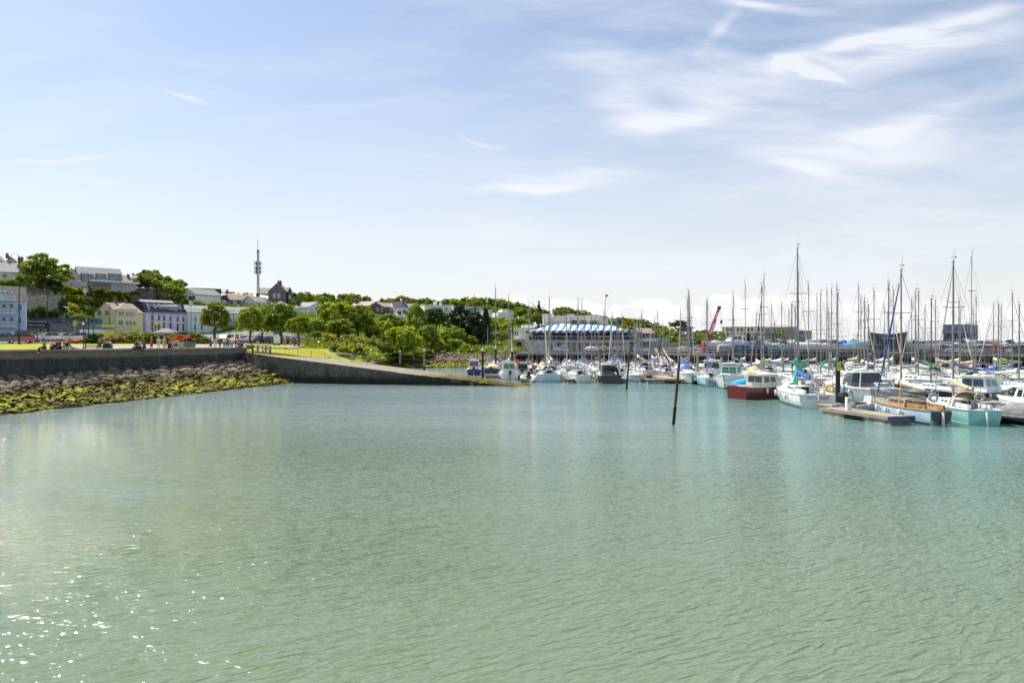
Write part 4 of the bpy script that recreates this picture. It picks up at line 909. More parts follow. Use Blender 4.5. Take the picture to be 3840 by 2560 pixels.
# --- hill houses
h = House('modern_house', 'boxy grey render house with a scaffolded corner balcony', (508,230), (613,236), 9, 20, Z(1052,233), WM['grey']).walls(); h.roof('flat', .3, WM['grey'], .1)
h.win([(555,1062,578,1074),(588,1056,610,1078),(595,1092,612,1099)], pane=glass_b, mull=2); s = MB().box(h.L*.42, -2.2, -3, h.L+.2, -.01, h.H(Z(1078,233))).build('terrace', WM['grey'], h.root); rail(s, h.L*.45, h.L, -2.1, h.H(Z(1078,233)), 1.0, grey_m)
h.chimney(h.L*.62, 5, 1.5, 2.6, .2)
h = House('pavilion_deck', 'timber deck with pale parasols on the hillside under the grey box house', (490,222), (572,225), 2.6, 18.5, Z(1099,223), WM['dstone'], 'deck').walls(); rail(h.root, 0, h.L, .1, h.H(h.ze), 1.0, grey_m)
mb = MB(); [mb.lathe([(1.3,0),(.05,.55)], (q, 1.4, h.H(h.ze)+1.6), 8) for q in (1.6, 3.6, 6.0)]; mb.build('parasols', mat('canvas_cream', (.66,.6,.48)), h.root)
h = House('bungalow', 'pale pink roofed bungalow behind the grey box house', (498,246), (590,250), 8, 22, Z(1054,248), WM['cream']).walls(); h.roof('gable', 1.9, RM['tan']); 
h = House('bungalow', 'tan roofed bungalow with a dark chimney between grey box and white gable', (614,240), (676,246), 8, 19.5, Z(1098,243), WM['grey']).walls(); h.roof('gable', 2.7, RM['tan']); h.chimney(h.L*.42, 2.6, 1.2, 2.0, 1.8, WM['dstone'])
h = House('gable_house', 'white gabled bungalow with a wide slate roof above the lilac building', (676,236), (733,232), 10, 18.5, Z(1106,234), WM['white']).walls(); h.roof('end', 2.3, RM['slate'], .5)
h.win([(683,1111,696,1121),(710,1112,731,1121)], pane=glass_b, frame=WM['dgrey'])
h = House('modern_house', 'black clad house with a long flat dormer and white windows', (718,246), (830,252), 8, 19, Z(1083,248), WM['dgrey']).walls(); h.roof('flat', .25, RM['dark'], .15)
h.win([(718,1090,737,1102),(749,1092,764,1103)], pane=glass_l, fw=.12); h.win([(779,1101,797,1113),(810,1103,826,1114)], pane=glass_l, fw=.12)
h = House('extension', 'glazed black single storey extension below the black clad house', (733,238), (850,244), 5, 18.2, Z(1106,240), WM['dgrey']).walls(); h.roof('flat', .25, RM['dark'], .2)
h.win([(742,1111,757,1127),(760,1111,773,1127),(777,1112,790,1128),(832,1126,848,1139)], pane=glass_l, fw=.1)
h = House('terrace_row', 'low grey row of cottages with a brown tiled roof', (862,246), (962,252), 8, 18, Z(1126,248), WM['stone'], 'houses').walls(); h.roof('gable', 2.3, RM['brown']); h.win([(875,1128,886,1141),(904,1129,915,1142),(934,1131,946,1144)], pane=glass_l)
h = House('house', 'bright pale roofed house with red brick chimney on the ridge', (835,262), (910,266), 8, 19.5, Z(1112,264), WM['white']).walls(); h.roof('gable', 1.2, RM['white']); h.chimney(1.9, 1.5, .9, 1.9, .4)
h = House('house', 'low white cottage with grey roof under the stone schoolhouse', (958,246), (1018,252), 8, 17.5, Z(1135,249), WM['white']).walls(); h.roof('gable', 2.2, RM['slate']); h.win([(967,1138,975,1147),(988,1140,996,1148)], pane=glass_b)
h = House('house', 'cottage with a glaring white roof beside the stone schoolhouse', (940,262), (1045,268), 7, 19, Z(1120,264), WM['cream']).walls(); h.roof('gable', 1.6, RM['white'])
# --- stone schoolhouse
h = House('stone_hall', 'tall gabled stone hall with steep slate roofs on the ridge by the mast', (972,268), (1092,272), 9, 19, Z(1103,270), WM['dstone'], 'hall').walls(); h.roof('gable', 2.6, RM['brown'], .2)
g = House('stone_hall', 'high front gable of the stone hall with twin white windows and big chimney', (1006,263), (1072,263.6), 8, 18.5, Z(1094,263), WM['stone'], 'hall').walls(); g.roof('end', 3.3, RM['slate'], .15); g.chimney(g.L*.56, 2.2, 1.5, 1.6, 2.6, WM['dstone'])
g.win([(1025,1102,1033,1117),(1041,1102,1050,1117)], pane=glass_l, fw=.12)
g = House('stone_hall', 'narrow side gable at the right end of the stone hall', (1080,264), (1095,265), 8, 18.5, Z(1094,264), WM['dstone'], 'hall').walls(); g.roof('end', 1.7, RM['brown'], .1); g.win([(1084,1108,1090,1120)], pane=glass_l)
h = House('house', 'wide pink tinged hipped roof house under the stone hall', (1020,240), (1105,244), 9, 14.5, Z(1155,242), WM['cream']).walls(); h.roof('hip', 2.7, RM['tan'])
h = House('house', 'aqua white house with black chimney and skylit slate roof', (1103,236), (1157,232), 8, 12, Z(1154,234), WM['aqua']).walls(); h.roof('gable', 2.0, RM['slate']); h.chimney(1.0, 1.2, .9, 2.2, .3, WM['dgrey']); h.win([(1121,1170,1125,1178),(1133,1171,1137,1179),(1142,1172,1150,1185)], pane=glass_d)
h = House('house', 'pale house with a brown pitched roof between the park trees', (1157,236), (1230,242), 9, 11, Z(1168,238), WM['white']).walls(); h.roof('hip', 2.8, RM['brown']); h.win([(1169,1178,1173,1187)], pane=glass_d)
h = House('terrace_row', 'dark stone house with arched upper window above the olive tree', (1385,256), (1439,252), 9, 13, Z(1152,254), WM['dstone'], 'house').walls(); h.roof('end', 1.7, RM['tan'], .1); h.win([(1413,1153,1420,1167),(1431,1153,1434,1167),(1412,1178,1420,1189),(1397,1180,1402,1190)], pane=glass_b)
h = House('house', 'dark stone terrace house with a gleaming roof left of the arched one', (1310,262), (1384,258), 9, 13.5, Z(1148,260), WM['dstone']).walls(); h.roof('gable', 1.9, RM['tan'], .1); h.chimney(1.2, 3, 1.6, 1.3, 1.4, WM['dstone']); h.win([(1393,1155,1397,1163)], pane=glass_l)
h = House('house', 'white lean-to house end below the dark stone terrace', (1352,240), (1382,242), 6, 12, Z(1172,241), WM['white']).walls(); h.roof('gable', 1.0, RM['slate'], .1); h.win([(1368,1178,1374,1185)], pane=glass_d)
h = House('house', 'violet painted house in the coloured row', (1439,254), (1476,255), 8, 13, Z(1152,254), WM['violet']).walls(); h.roof('gable', 1.0, RM['brown'], .1); h.win([(1442,1159,1447,1173),(1460,1162,1473,1174)], pane=glass_d)
h = House('house', 'pale blue grey house with dark slate attic in the coloured row', (1476,254), (1529,256), 8, 13, Z(1152,254), WM['white']).walls(); h.roof('gable', 2.2, RM['dark'], .1); h.chimney(4.2, 2.6, .7, 2.0, 1.0); h.win([(1510,1161,1520,1174)], pane=glass_d)
h = House('house', 'mint green house in the coloured row behind the flame shaped tree', (1529,256), (1562,257), 8, 13, Z(1154,254), WM['mint']).walls(); h.roof('gable', 1.8, RM['slate'], .1)
h = House('house', 'low house with brick chimneys in front of the coloured row', (1450,236), (1530,238), 6, 11.5, Z(1184,237), WM['cream']).walls(); h.roof('hip', 1.0, RM['brown'], .1); [h.chimney(q, 2, 1.2, 1.1, .3, WM['dstone']) for q in (1.8, 4.6, 7.0)]
h = House('house', 'small white gable house beside the flame shaped tree', (1583,200), (1616,200), 6, 10, Z(1196,200), WM['white']).walls(); h.roof('end', 1.0, RM['slate'], .1); h.win([(1586,1203,1591,1214),(1602,1201,1608,1215)], pane=glass_d, frame=WM['dgrey'])
h = House('modern_house', 'white flat roofed villa with blocky chimneys on the wooded hill', (1592,268), (1700,272), 8, 14.5, Z(1146,270), WM['white']).walls(); h.roof('flat', .3, WM['white'], .1); h.chimney(5.0, 3, 1.2, 1.3, .2, WM['white'], 0); h.chimney(7.2, 3, .8, .9, .2, WM['white'], 0)
h.win([(1655,1151,1658,1157),(1667,1152,1670,1165),(1673,1152,1678,1165)], pane=glass_d)
h = House('modern_house', 'white and dark green villa left of the bare flagpole', (1702,268), (1775,271), 8, 14.5, Z(1153,270), WM['white']).walls(); h.roof('flat', .25, RM['white'], .1); h.win([(1705,1155,1722,1164),(1764,1159,1769,1170)], pane=glass_b)
h = House('modern_house', 'dark green clad villa right of the bare flagpole', (1776,266), (1811,268), 8, 14.5, Z(1153,267), WM['green']).walls(); h.roof('flat', .2, RM['white'], .1); h.win([(1787,1158,1793,1172),(1797,1158,1807,1174)], pane=glass_l)
h = House('modern_house', 'cream villa with tall windows next to the green clad one', (1811,264), (1845,266), 8, 14.2, Z(1163,265), WM['cream']).walls(); h.roof('flat', .2, RM['white'], .1); h.win([(1827,1166,1832,1176),(1838,1166,1843,1176)], pane=glass_l)
h = House('modern_house', 'white stepped villa alone on the wooded hill above the clubhouse', (1868,262), (1926,264), 8, 13.2, Z(1172,263), WM['white']).walls(); h.roof('flat', .2, RM['white'], .05); h.win([(1917,1178,1923,1188)], pane=glass_d)
u_ = MB().box(1.9, 1, h.H(h.ze)+.2, 4.8, 6, h.H(h.ze)+1.2).build('upper_storey', WM['white'], h.root)
h = House('bungalow', 'slate roofed bungalow with verandah behind the clubhouse terrace', (2400,215), (2452,216), 7, 4.5, Z(1250,215), WM['brick']).walls(); h.roof('gable', 1.6, RM['tan'], .4); fb = MB(); [fb.box(q-.06, -.3, -1, q+.06, -.18, h.H(h.ze)) for q in (.4, 1.8, 3.2)]; fb.build('posts', white_p, h.root)
h = House('garage', 'dark green shed beside the verandah bungalow', (2385,214), (2402,214), 4, 4.5, Z(1247,214), WM['green']).walls(); h.roof('flat', .2, RM['dark'])
# --- telecom mast
mx = X(967,258); mz = gz(967,258); tm = empty('telecom_mast', (mx,258,mz), R(20), 'tall lattice telecom mast with clusters of antenna panels beside the stone hall', 'mast'); H_ = Z(937,258)-mz
mb = MB(); legs = [(.45,0),(-.22,.39),(-.22,-.39)]
for a in legs: mb.tube((a[0],a[1],0), (a[0]*.8,a[1]*.8,H_), .15, .13, 5)
k = 0; i = 0
while k < H_-1.1:
    for j in range(3): a, b = legs[j], legs[(j+1) % 3]; mb.tube((a[0]*.9,a[1]*.9,k), (b[0]*.9,b[1]*.9,k+1.0), .05, .05, 4); mb.tube((a[0]*.9,a[1]*.9,k), (b[0]*.9,b[1]*.9,k), .08, .08, 4)
    k += 1.0
mb.build('lattice', mat('mast_steel', (.05,.045,.045), .7, .1), tm); mb = MB(); mb.tube((0,0,H_-1), (0,0,Z(897,258)-mz), .11, .07, 5).tube((-.8,0,H_-.3), (.8,0,H_-.3), .025, .025, 4).tube((0,-.5,H_-.3), (0,.5,H_-.3), .025, .025, 4); mb.build('whip_antenna', black_p, tm)
for zz in (Z(988,258), Z(1005,258), Z(1020,258)):
    for j in range(6):
        a = j*math.pi/3; mb = MB(); mb.cbox((math.cos(a)*1.05, math.sin(a)*1.05, zz-mz), (.36,.36,1.3)); mb.tube((math.cos(a)*.3, math.sin(a)*.3, zz-mz), (math.cos(a)*1, math.sin(a)*1, zz-mz), .03, .03, 4); mb.build('antenna', mat('antenna_grey', (.04,.04,.042), .6), tm)
MB().lathe([(.3,-.2),(.34,0),(.3,.25)], (0,0,H_-.6), 8).build('beacon', black_p, tm)
MB().cbox((0,0,1.6), (1.3,1.3,3.2)).build('equipment', mat('ivy_metal', (.09,.10,.08), .8), tm)
# --- clubhouse ------------------------------------------------------------
QZ = 3.02
stripe = bpy.data.materials.new('striped_canvas'); stripe.use_nodes = True
def mk_stripe():
    t, b, tc = tree_nt(stripe); x, y, z = t.sep(tc); f = t.math('FRACT', t.math('MULTIPLY', x, 1/1.62)); s = t.ramp(f, .54, .56); n = t.noise(tc, .8, 3, .5)
    c = t.mix(s, (.72,.72,.70), (.05,.21,.46)); c = t.mix(t.ramp(n, .3, .8, 0, .15), c, (.4,.45,.5)); t.put(b.inputs['Base Color'], c); b.inputs['Roughness'].default_value = .7
mk_stripe()
cb_ = House('clubhouse', 'white harbour clubhouse with a blue and white striped tent roof above balconies', (1990,166), (2362,160), 15, QZ, Z(1281,163), WM['club'], 'clubhouse')
h = cb_; h.walls(0.0); L = h.L; hz_ = lambda py: Z(py,163)-QZ
MB().box(-.3, -1.6, hz_(1281), L+6.5, 15, hz_(1277)).build('balcony', white_p, h.root)
rl = rail(h.root, -.2, L+.2, -1.5, hz_(1277), 1.05, white_p, name='balcony_railing', n=14, glass=mat('balcony_glass', (.035,.05,.085), .6, spec=.2))
MB().box(.6, 1.2, hz_(1277), L-.6, 15, hz_(1238)).build('glazed_storey', mat('interior_dark', (.012,.014,.02), .5, spec=.25), h.root)  # near-black colour stands in for the dim interior behind the glass
fb = MB(); k = .6
while k < L-.3: fb.box(k-.07, 1.0, hz_(1277), k+.07, 1.19, hz_(1240)); k += 3.1
fb.box(.6, 1.0, hz_(1260), L-.6, 1.15, hz_(1258.5)); fb.build('mullions', white_p, h.root)
for i in range(12): q = 1.5+i*2.1; mb = MB().cbox((q,-.4,hz_(1277)+.45), (.5,.5,.05)).cbox((q,-.15,hz_(1277)+.75), (.5,.05,.6)); [mb.box(q+a-.02, -.4+b-.02, hz_(1277), q+a+.02, -.4+b+.02, hz_(1277)+.45) for a in (-.2,.2) for b in (-.2,.2)]; mb.build('terrace_chair', WM['steelblue'] if i % 3 else white_p, h.root)
# tent roof: pitched sheets with scalloped hem
ez = hz_(1240); tz = hz_(1209); mb = MB(); N = 60
ev = [(-1.6+(L+2.4)*k/N, -2.0+.0*k, ez) for k in range(N+1)]; tv = [(4.2+(L-8.8)*k/N, 5.2, tz-.6*k/N) for k in range(N+1)]
rows_ = []
for q in (0,.33,.66,1): rows_.append([Vector(a).lerp(Vector(b), q)-Vector((0,0,.35*math.sin(q*math.pi))) for a, b in zip(ev, tv)])
hem = [Vector(a)+Vector((0,-.02,-.42-.12*abs(math.sin(i*1.7)))) for i, a in enumerate(ev)]
mb.loft([hem]+rows_, closed=False, caps=False, smooth=False)
mb.add([ev[0], tv[0], (-1.6,13,ez), (4.2,9,tz)], [(0,1,3,2)]); mb.add([ev[-1], tv[-1], (L+.8,13,ez), (L-4.6,9,tz-.6)], [(0,2,3,1)]); mb.build('striped_roof', stripe, h.root)
hb = MB(); hb.loft([[Vector(a)+Vector((0,-.05,.04)) for a in ev], [Vector(a)+Vector((0,-.05,-.44)) for a in hem and ev]], closed=False, caps=False)
navy_st = bpy.data.materials.new('striped_hem'); navy_st.use_nodes = True
t, b, tc = tree_nt(navy_st); xx = t.sep(tc)[0]; f = t.math('FRACT', t.math('MULTIPLY', xx, 1/1.62)); t.put(b.inputs['Base Color'], t.mix(t.ramp(f, .49, .51), (.7,.7,.7), (.03,.07,.22)))
hb.build('roof_hem', navy_st, h.root)
# upper block and turrets
a0 = h.sz(2015,1200)[0]; a1 = h.sz(2255,1200)[0]
MB().box(a0, 6.2, hz_(1240), a1, 14, hz_(1183)).build('upper_block', WM['club'], h.root)
MB().box(a0+2.3, 6.1, hz_(1183)+.01, a1+.1, 14.1, hz_(1183)+.22).build('parapet', WM['white'], h.root)
for x0, x1, y in ((2015,2050,1172),(2112,2128,1173),(2227,2238,1178)):
    q0 = h.sz(x0,1200)[0]; q1 = h.sz(x1,1200)[0]; c = MB().box(q0, 5.6, hz_(1200), q1, 9, hz_(y)-.15).build('turret', WM['club'], h.root); MB().box(q0-.12, 5.5, hz_(y)-.149, q1+.12, 9.1, hz_(y)).build('cap', WM['white'], c)
for x0, y0, x1, y1 in ((2129,1198,2148,1214),(2161,1200,2185,1216),(2199,1201,2225,1217)):
    q0 = h.sz(x0,1200)[0]; q1 = h.sz(x1,1200)[0]; window(h.root, q0, hz_(y1), q1, hz_(y0), M=Matrix.Translation((0,6.2,0)), frame=WM['steelblue'], pane=glass_d)
# lower storey openings and columns
for x0, x1 in ((2050,2074),(2090,2106),(2122,2137),(2146,2160),(2170,2186),(2196,2214),(2222,2230),(2243,2262),(2270,2286),(2296,2314),(2320,2338)):
    a, _ = h.sz(x0,1300); b, _ = h.sz(x1,1300); window(h.root, a, .3, b, hz_(1286), frame=WM['club'], pane=glass_d, mull=1)
cm = MB(); k = .2
while k < L: cm.box(k-.12, -1.5, 0, k+.12, -1.26, hz_(1281)); k += 2.9
cm.build('columns', white_p, h.root)
h = House('club_wing', 'stepped cream wing with outside stair at the left of the clubhouse', (1926,172), (1992,170), 10, QZ, Z(1232,171), WM['club'], 'building').walls(0); h.roof('flat', .25, WM['white'], .1); hz2 = lambda py: Z(py,171)-QZ
h.win([(1931,1243,1936,1258),(1939,1243,1943,1258)], pane=glass_d, mull=0); MB().box(-.1, -.12, 0, h.L*.45, -.01, hz2(1283)).build('dado', WM['navy'], h.root)
MB().box(0, -1.8, hz2(1272)-.2, h.L*.6, -.01, hz2(1272)).build('landing', white_p, h.root); rail(h.root, 0, h.L*.5, -1.75, hz2(1272), 1.0, white_p)
sb = MB(); s0 = Vector((h.L*.45,-1.4,hz2(1268))); s1 = Vector((h.L*.95,-1.4,hz2(1300)))
for k in range(11): p = s0.lerp(s1, k/10); sb.cbox(p, (.34,.9,.08))
for o_ in (-.5,.5): sb.tube(s0+Vector((0,o_,-.1)), s1+Vector((0,o_,-.1)), .08, .08, 4); sb.tube(s0+Vector((0,o_,.95)), s1+Vector((0,o_,.95)), .05, .05, 4)
sb.build('stair', white_p, h.root); ab = MB(); [ab.cbox((h.L*.3+q, 3, hz2(1232)+.6), (1.0,.9,.7)) for q in (0,1.2,2.4)]; ab.build('roof_units', white_p, h.root)
for i, (px, w) in enumerate(((2003,28),(2020,38))):
    r = w/2*158/F; g = empty('gazebo', (X(px,157+i*.5-i*3),157-i*3,QZ), 0, ('smaller purple grey gazebo tent by the club stair','larger purple grey gazebo tent on the club terrace')[i], 'gazebo'); hh = Z(1290,157)-QZ
    MB().add([(-r,-r,hh),(r,-r,hh),(r,r,hh),(-r,r,hh),(0,0,hh+1.15)], [(0,1,4),(1,2,4),(2,3,4),(3,0,4)]).build('canopy', mat('gazebo_cloth', (.17,.16,.24), .8), g)
    pb = MB(); [pb.tube((a*r*.95,b*r*.95,0), (a*r*.95,b*r*.95,hh), .04, .04, 5) for a in (-1,1) for b in (-1,1)]; pb.build('poles', grey_m, g)
h = House('club_annex', 'low tan harbour building with planted glass edged terrace beside the clubhouse', (2362,162), (2512,156), 10, QZ, Z(1290,159), WM['tan'], 'building').walls(0); h.roof('flat', .25, WM['concrete'], .4); e = h.H(h.ze)+.25
rail(h.root, 0, h.L, -.2, e, 1.1, grey_m, name='glass_balustrade', glass=mat('green_glass', (.25,.42,.38), .1)); h.win([(2420,1297,2440,1318),(2450,1297,2480,1318),(2370,1297,2385,1318)], pane=glass_d)
for k in range(11): o = link('planter_shrub', CR['dome'][k % 4], None, h.root, (h.L*.1+k*.75, 1.5, e+.6)); o.scale = (.55,.5,.7); setmat(o, LM['mid'])
st = MB(); s0 = Vector((1.8,-1.5,e)); s1 = Vector((3.6,-3.6,.1))
for o_ in (0,.9): st.tube(s0+Vector((o_,0,1)), s1+Vector((o_,0,1)), .06, .06, 4); st.tube(s0+Vector((o_,0,0)), s1+Vector((o_,0,0)), .08, .08, 4)
st.build('stair', white_p, h.root)
# flag gaff mast and the two flags
fm = empty('signal_mast', (X(2264,158),158,QZ), 0, 'tall brown signal mast with yard and red and white pennant at the clubhouse', 'mast'); H_ = Z(1104,158)-QZ
MB().tube((0,0,0), (0,0,H_*.62), .16, .13, 7).tube((.25,0,H_*.55), (.45,0,H_), .09, .05, 6).build('pole', mat('varnished_spar', (.22,.11,.05), .4), fm); MB().tube((-.3,0,H_*.55), (1.7,0,H_*.86), .05, .03, 5).tube((-1.2,0,H_*.6), (1.5,0,H_*.6), .045, .045, 5).build('gaff', mat('varnished_spar', (0,0,0)), fm)
MB().box(.46,-.01,H_-.55,.85,.01,H_-.02).build('pennant_red', mat('flag_red', (.7,.05,.03), .8), fm); MB().add([(.851,0,H_-.53),(1.25,-.1,H_-.4),(.851,0,H_-.03)], [(0,1,2)]).build('pennant_white', white_p, fm)
fm = empty('flagpole', (X(2292,156),156,QZ), 0, 'white flagpole flying a light blue flag in front of the clubhouse', 'flagpole'); H_ = Z(1188,156)-QZ; MB().tube((0,0,0), (0,0,H_), .07, .04, 7).build('pole', white_p, fm)
mb = MB(); g_ = [[(.05+k*.18, .1*math.sin(k*1.1), H_-.05-k*.07-j*.24) for k in range(8)] for j in range(4)]; mb.loft([[Vector(p) for p in r] for r in g_], closed=False, caps=False); mb.build('flag', mat('flag_blue', (.10,.42,.60), .8, col2=(.16,.5,.62)), fm)
# --- quay -----------------------------------------------------------------
quay = empty('quay', (0,0,0), 0, 'long dark quay on timber piles with a pale concrete deck edge', 'quay')
QP = [(1935,149.9),(2400,149.9),(2700,133),(3840,115),(6000,90)]
def qpt(px, off=0): d = interp(QP, px)-off; return Vector((X(px,d), d, 0))
qs = [Vector(qpt(p)) for p in np.linspace(1936,6000,140)]
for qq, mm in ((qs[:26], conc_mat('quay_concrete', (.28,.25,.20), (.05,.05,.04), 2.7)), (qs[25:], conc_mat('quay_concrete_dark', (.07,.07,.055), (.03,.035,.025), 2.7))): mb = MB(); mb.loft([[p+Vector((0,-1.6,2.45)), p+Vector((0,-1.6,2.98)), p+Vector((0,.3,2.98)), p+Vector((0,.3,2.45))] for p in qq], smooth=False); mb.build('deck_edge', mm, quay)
mb = MB(); mb.loft([[p+Vector((0,.0,-2)), p+Vector((0,-.1,2.44)), p+Vector((0,.25,2.44)), p+Vector((0,.25,-2))] for p in qs], smooth=False); mb.build('quay_wall', mat('quay_void_shade', (.018,.019,.016), .95, var=.3, scale=.6), quay)  # wall coloured near-black to stand in for shade under the open deck
pile = mat('timber_pile', (.03,.027,.022), .9, var=.3, scale=3); mb = MB(); acc_ = 0; prev = qs[0]
for p in qs[::2]:
    for off in (-1.45,): mb.cbox(p+Vector((0,off,.45)), (.32,.3,4.0))
    if int(p.x*10) % 3 == 0: mb.cbox(p+Vector((.6,-.5,1.2)), (2.0,.3,.25))
mb.build('quay_piles', pile, quay)
rb = MB(); prev = None
for p in qs[:70]:
    q = p+Vector((0,-1.4,2.98)); rb.tube(q, q+Vector((0,0,1.05)), .02, .02, 4)
    if prev is not None: rb.tube(prev+Vector((0,0,1.03)), q+Vector((0,0,1.03)), .018, .018, 4); rb.tube(prev+Vector((0,0,.55)), q+Vector((0,0,.55)), .02, .02, 4)
    prev = q
rb.build('quay_railing', steel, quay)
wb = mat('quay_weed', (.2,.2,.04), .9, var=.3, scale=2); mb = MB(); r = random.Random(4)
for k in range(1500):
    p = qpt(r.uniform(3540,4200)); c = p+Vector((0,-1.62,2.7+r.uniform(-.5,.25))); s = r.uniform(.1,.26); mb.add([c+Vector((-s,0,0)), c+Vector((0,-.2,-s)), c+Vector((s,0,0)), c+Vector((0,-.05,s))], [(0,1,2,3)])
mb.build('quay_moss', wb, quay)['kind'] = 'stuff'
# --- far buildings on the right
h = House('apartment_block', 'long modern apartment block with glazed top floor beyond the boat yard', (2707,262), (2868,257), 16, 3.2, Z(1227,257), WM['white'], 'apartments').walls(0); h.roof('flat', .3, RM['flat'], .1)
for r_ in range(4):
    for k in range(12):
        x0 = 2711+k*13; y0 = 1230+r_*17; h.win([(x0,y0,x0+(9 if k % 3 else 5),y0+12)], pane=(glass_d if (k+r_) % 3 else glass_l), frame=WM['grey'], fw=.05, mull=1)
h = House('apartment_block', 'pink grey wing of the apartment block with balconies', (2868,258), (2992,254), 16, 3.2, Z(1229,260), wallm_('render_mauve', (.42,.38,.40)), 'apartments').walls(0); h.roof('flat', .3, RM['flat'], .1)
for r_ in range(4):
    for k in range(8): x0 = 2872+k*15; y0 = 1232+r_*17; h.win([(x0,y0,x0+10,y0+10)], pane=glass_b, frame=WM['grey'], fw=.05)
    MB().box(0, -1.2, h.sz(2900,1247+r_*17)[1], h.L, -.01, h.sz(2900,1245+r_*17)[1]).build('balcony', WM['concrete'], h.root)
h = empty('apartment_block', (X(3020,262),262,3.2), 0, 'curved glassy blue end of the apartment block', 'apartments'); H_ = Z(1241,262)-3.2; rr = 34*262/F
MB().lathe([(rr,0),(rr,H_)], (0,rr,0), 20, False).build('wall', glass_b, h); fb = MB(); [fb.lathe([(rr+.15,z0),(rr+.15,z0+.25)], (0,rr,0), 20, False) for z0 in np.linspace(0,H_,5)]; [fb.tube((math.cos(a)*(rr+.1), rr+math.sin(a)*(rr+.1), 0), (math.cos(a)*(rr+.1), rr+math.sin(a)*(rr+.1), H_), .12, .12, 4) for a in np.linspace(0,6.28,15)]; fb.build('frame', grey_m, h)
h = House('warehouse', 'low white warehouse beside the curved apartment end', (3050,250), (3100,248), 10, 3, Z(1277,251), WM['white'], 'warehouse').walls(0); h.roof('flat', .3, RM['flat'])
h = House('shed', 'tan roofed shed left of the grey gabled house', (3086,235), (3150,232.5), 8, 3, Z(1297,236), WM['dstone'], 'shed').walls(0); h.roof('gable', 1.3, RM['tan'])
h = House('shed', 'second tan roofed shed touching the grey gabled house', (3146,240), (3182,238.5), 8, 3, Z(1292,240), WM['tan'], 'shed').walls(0); h.roof('gable', 1.2, RM['tan'])
h = House('gable_house', 'pale grey gabled house with three windows behind the marina', (3176,244), (3228,242), 9, 3, Z(1286,244), WM['white']).walls(0); h.roof('end', 1.5, RM['slate'], .1); h.win([(3181,1289,3184,1299),(3186,1289,3189,1299),(3193,1289,3196,1299)], pane=glass_d)
def flared(name, label, px0, px1, d, pyt, sag, m, cat, fl=10):
    zb = 3.0; tt = ((px0+px1)/2-1920)/F; w_ = (px1-px0)*d/F/math.sqrt(1+tt*tt); a, b = -w_/2, w_/2; zt = Z(pyt,d); h = empty(name, (tt*d,d,zb), -math.atan(tt), label, cat); e = fl*d/F; n = 10
    top = [(a-e+(b-a+2*e)*k/n, zt-zb-sag*math.sin(math.pi*k/n)) for k in range(n+1)]
    MB().prism([(a,0)]+top+[(b,0)], 0, 14, 'y').build('wall', m, h); rb = MB(); [rb.box(q-.05,-.06,0,q+.05,-.01,zt-zb-sag-.2) for q in np.linspace(a+.4,b-.4,16)]; rb.build('cladding_ribs', WM['dgrey'], h)
    MB().box(a+.6, -.3, 0, b-.6, -.061, (Z(1312,d)-zb)).build('glazing', glass_b, h); return h
flared('dark_hall', 'tall black hall with outward flaring walls and a dipped roof', 3268, 3392, 127, 1243, .45, mat('hall_black', (.018,.024,.024), .6), 'hall', 12)
h = House('blue_block', 'blue grey box building with a lighter top band behind the yachts', (3537,205), (3636,200.5), 14, 3, Z(1218,201), WM['navy'], 'building').walls(0); h.roof('flat', .2, RM['dark'], .1); MB().box(-.15,-.15,h.H(Z(1249,201)),h.L+.15,10,h.H(h.ze)-.05).build('upper_band', WM['steelblue'], h.root)
h.win([(3545,1270,3575,1300),(3585,1270,3625,1300)], pane=glass_b, frame=WM['navy'], mull=3)
h = House('house', 'narrow stone tower block left of the blue grey box building', (3500,215), (3520,214), 6, 3, Z(1279,215), WM['stone']).walls(0); h.roof('flat', .2, RM['flat'])
h = House('fish_hall', 'long low hall with a broad white fascia and dark glazing', (3668,180), (4150,168), 16, 3, Z(1299,180), WM['navy'], 'hall').walls(0); MB().box(-.6,-1.5,h.H(h.ze),h.L+.5,16,h.H(h.ze)+1.15).build('roof', WM['tan'], h.root)
h.win([(3690+k*30,1303,3714+k*30,1318) for k in range(6)], pane=glass_b, frame=WM['navy'], mull=2)
h = House('house', 'brown hipped roof rising behind the white fascia hall', (3678,200), (3765,196.5), 10, 4, Z(1284,200), WM['dstone']).walls(0); h.roof('hip', 1.1, RM['brown'])
h = House('warehouse', 'mustard coloured shed seen between the dark hall and the blue box', (3425,232), (3490,229), 10, 3, Z(1292,230), mat('shed_mustard', (.40,.30,.10), .8), 'warehouse').walls(0); h.roof('gable', .5, RM['flat'])
h = House('warehouse', 'grey harbour shed with black overhead door left of the apartments tree', (2826,177), (2905,175), 6, 3, Z(1302,175), WM['grey'], 'warehouse').walls(0); h.roof('flat', .2, RM['flat']); h.win([(2868,1306,2895,1325)], pane=glass_d)
h = House('house', 'white walled bungalow row on the far shore hills', (3400,330), (3500,332), 10, 3, Z(1283,330), WM['cream']).walls(0); h.roof('gable', .8, RM['brown'])
for i, (px, w) in enumerate(((3420,60),(3470,70),(3650,40),(3250,50),(3110,70))): bush(px, 1277+i % 3*2, 1292, w, 340, 'mid', f'distant tree clump on the low far shore, {nth(i+1)} of the row', 'far shore tree clumps')
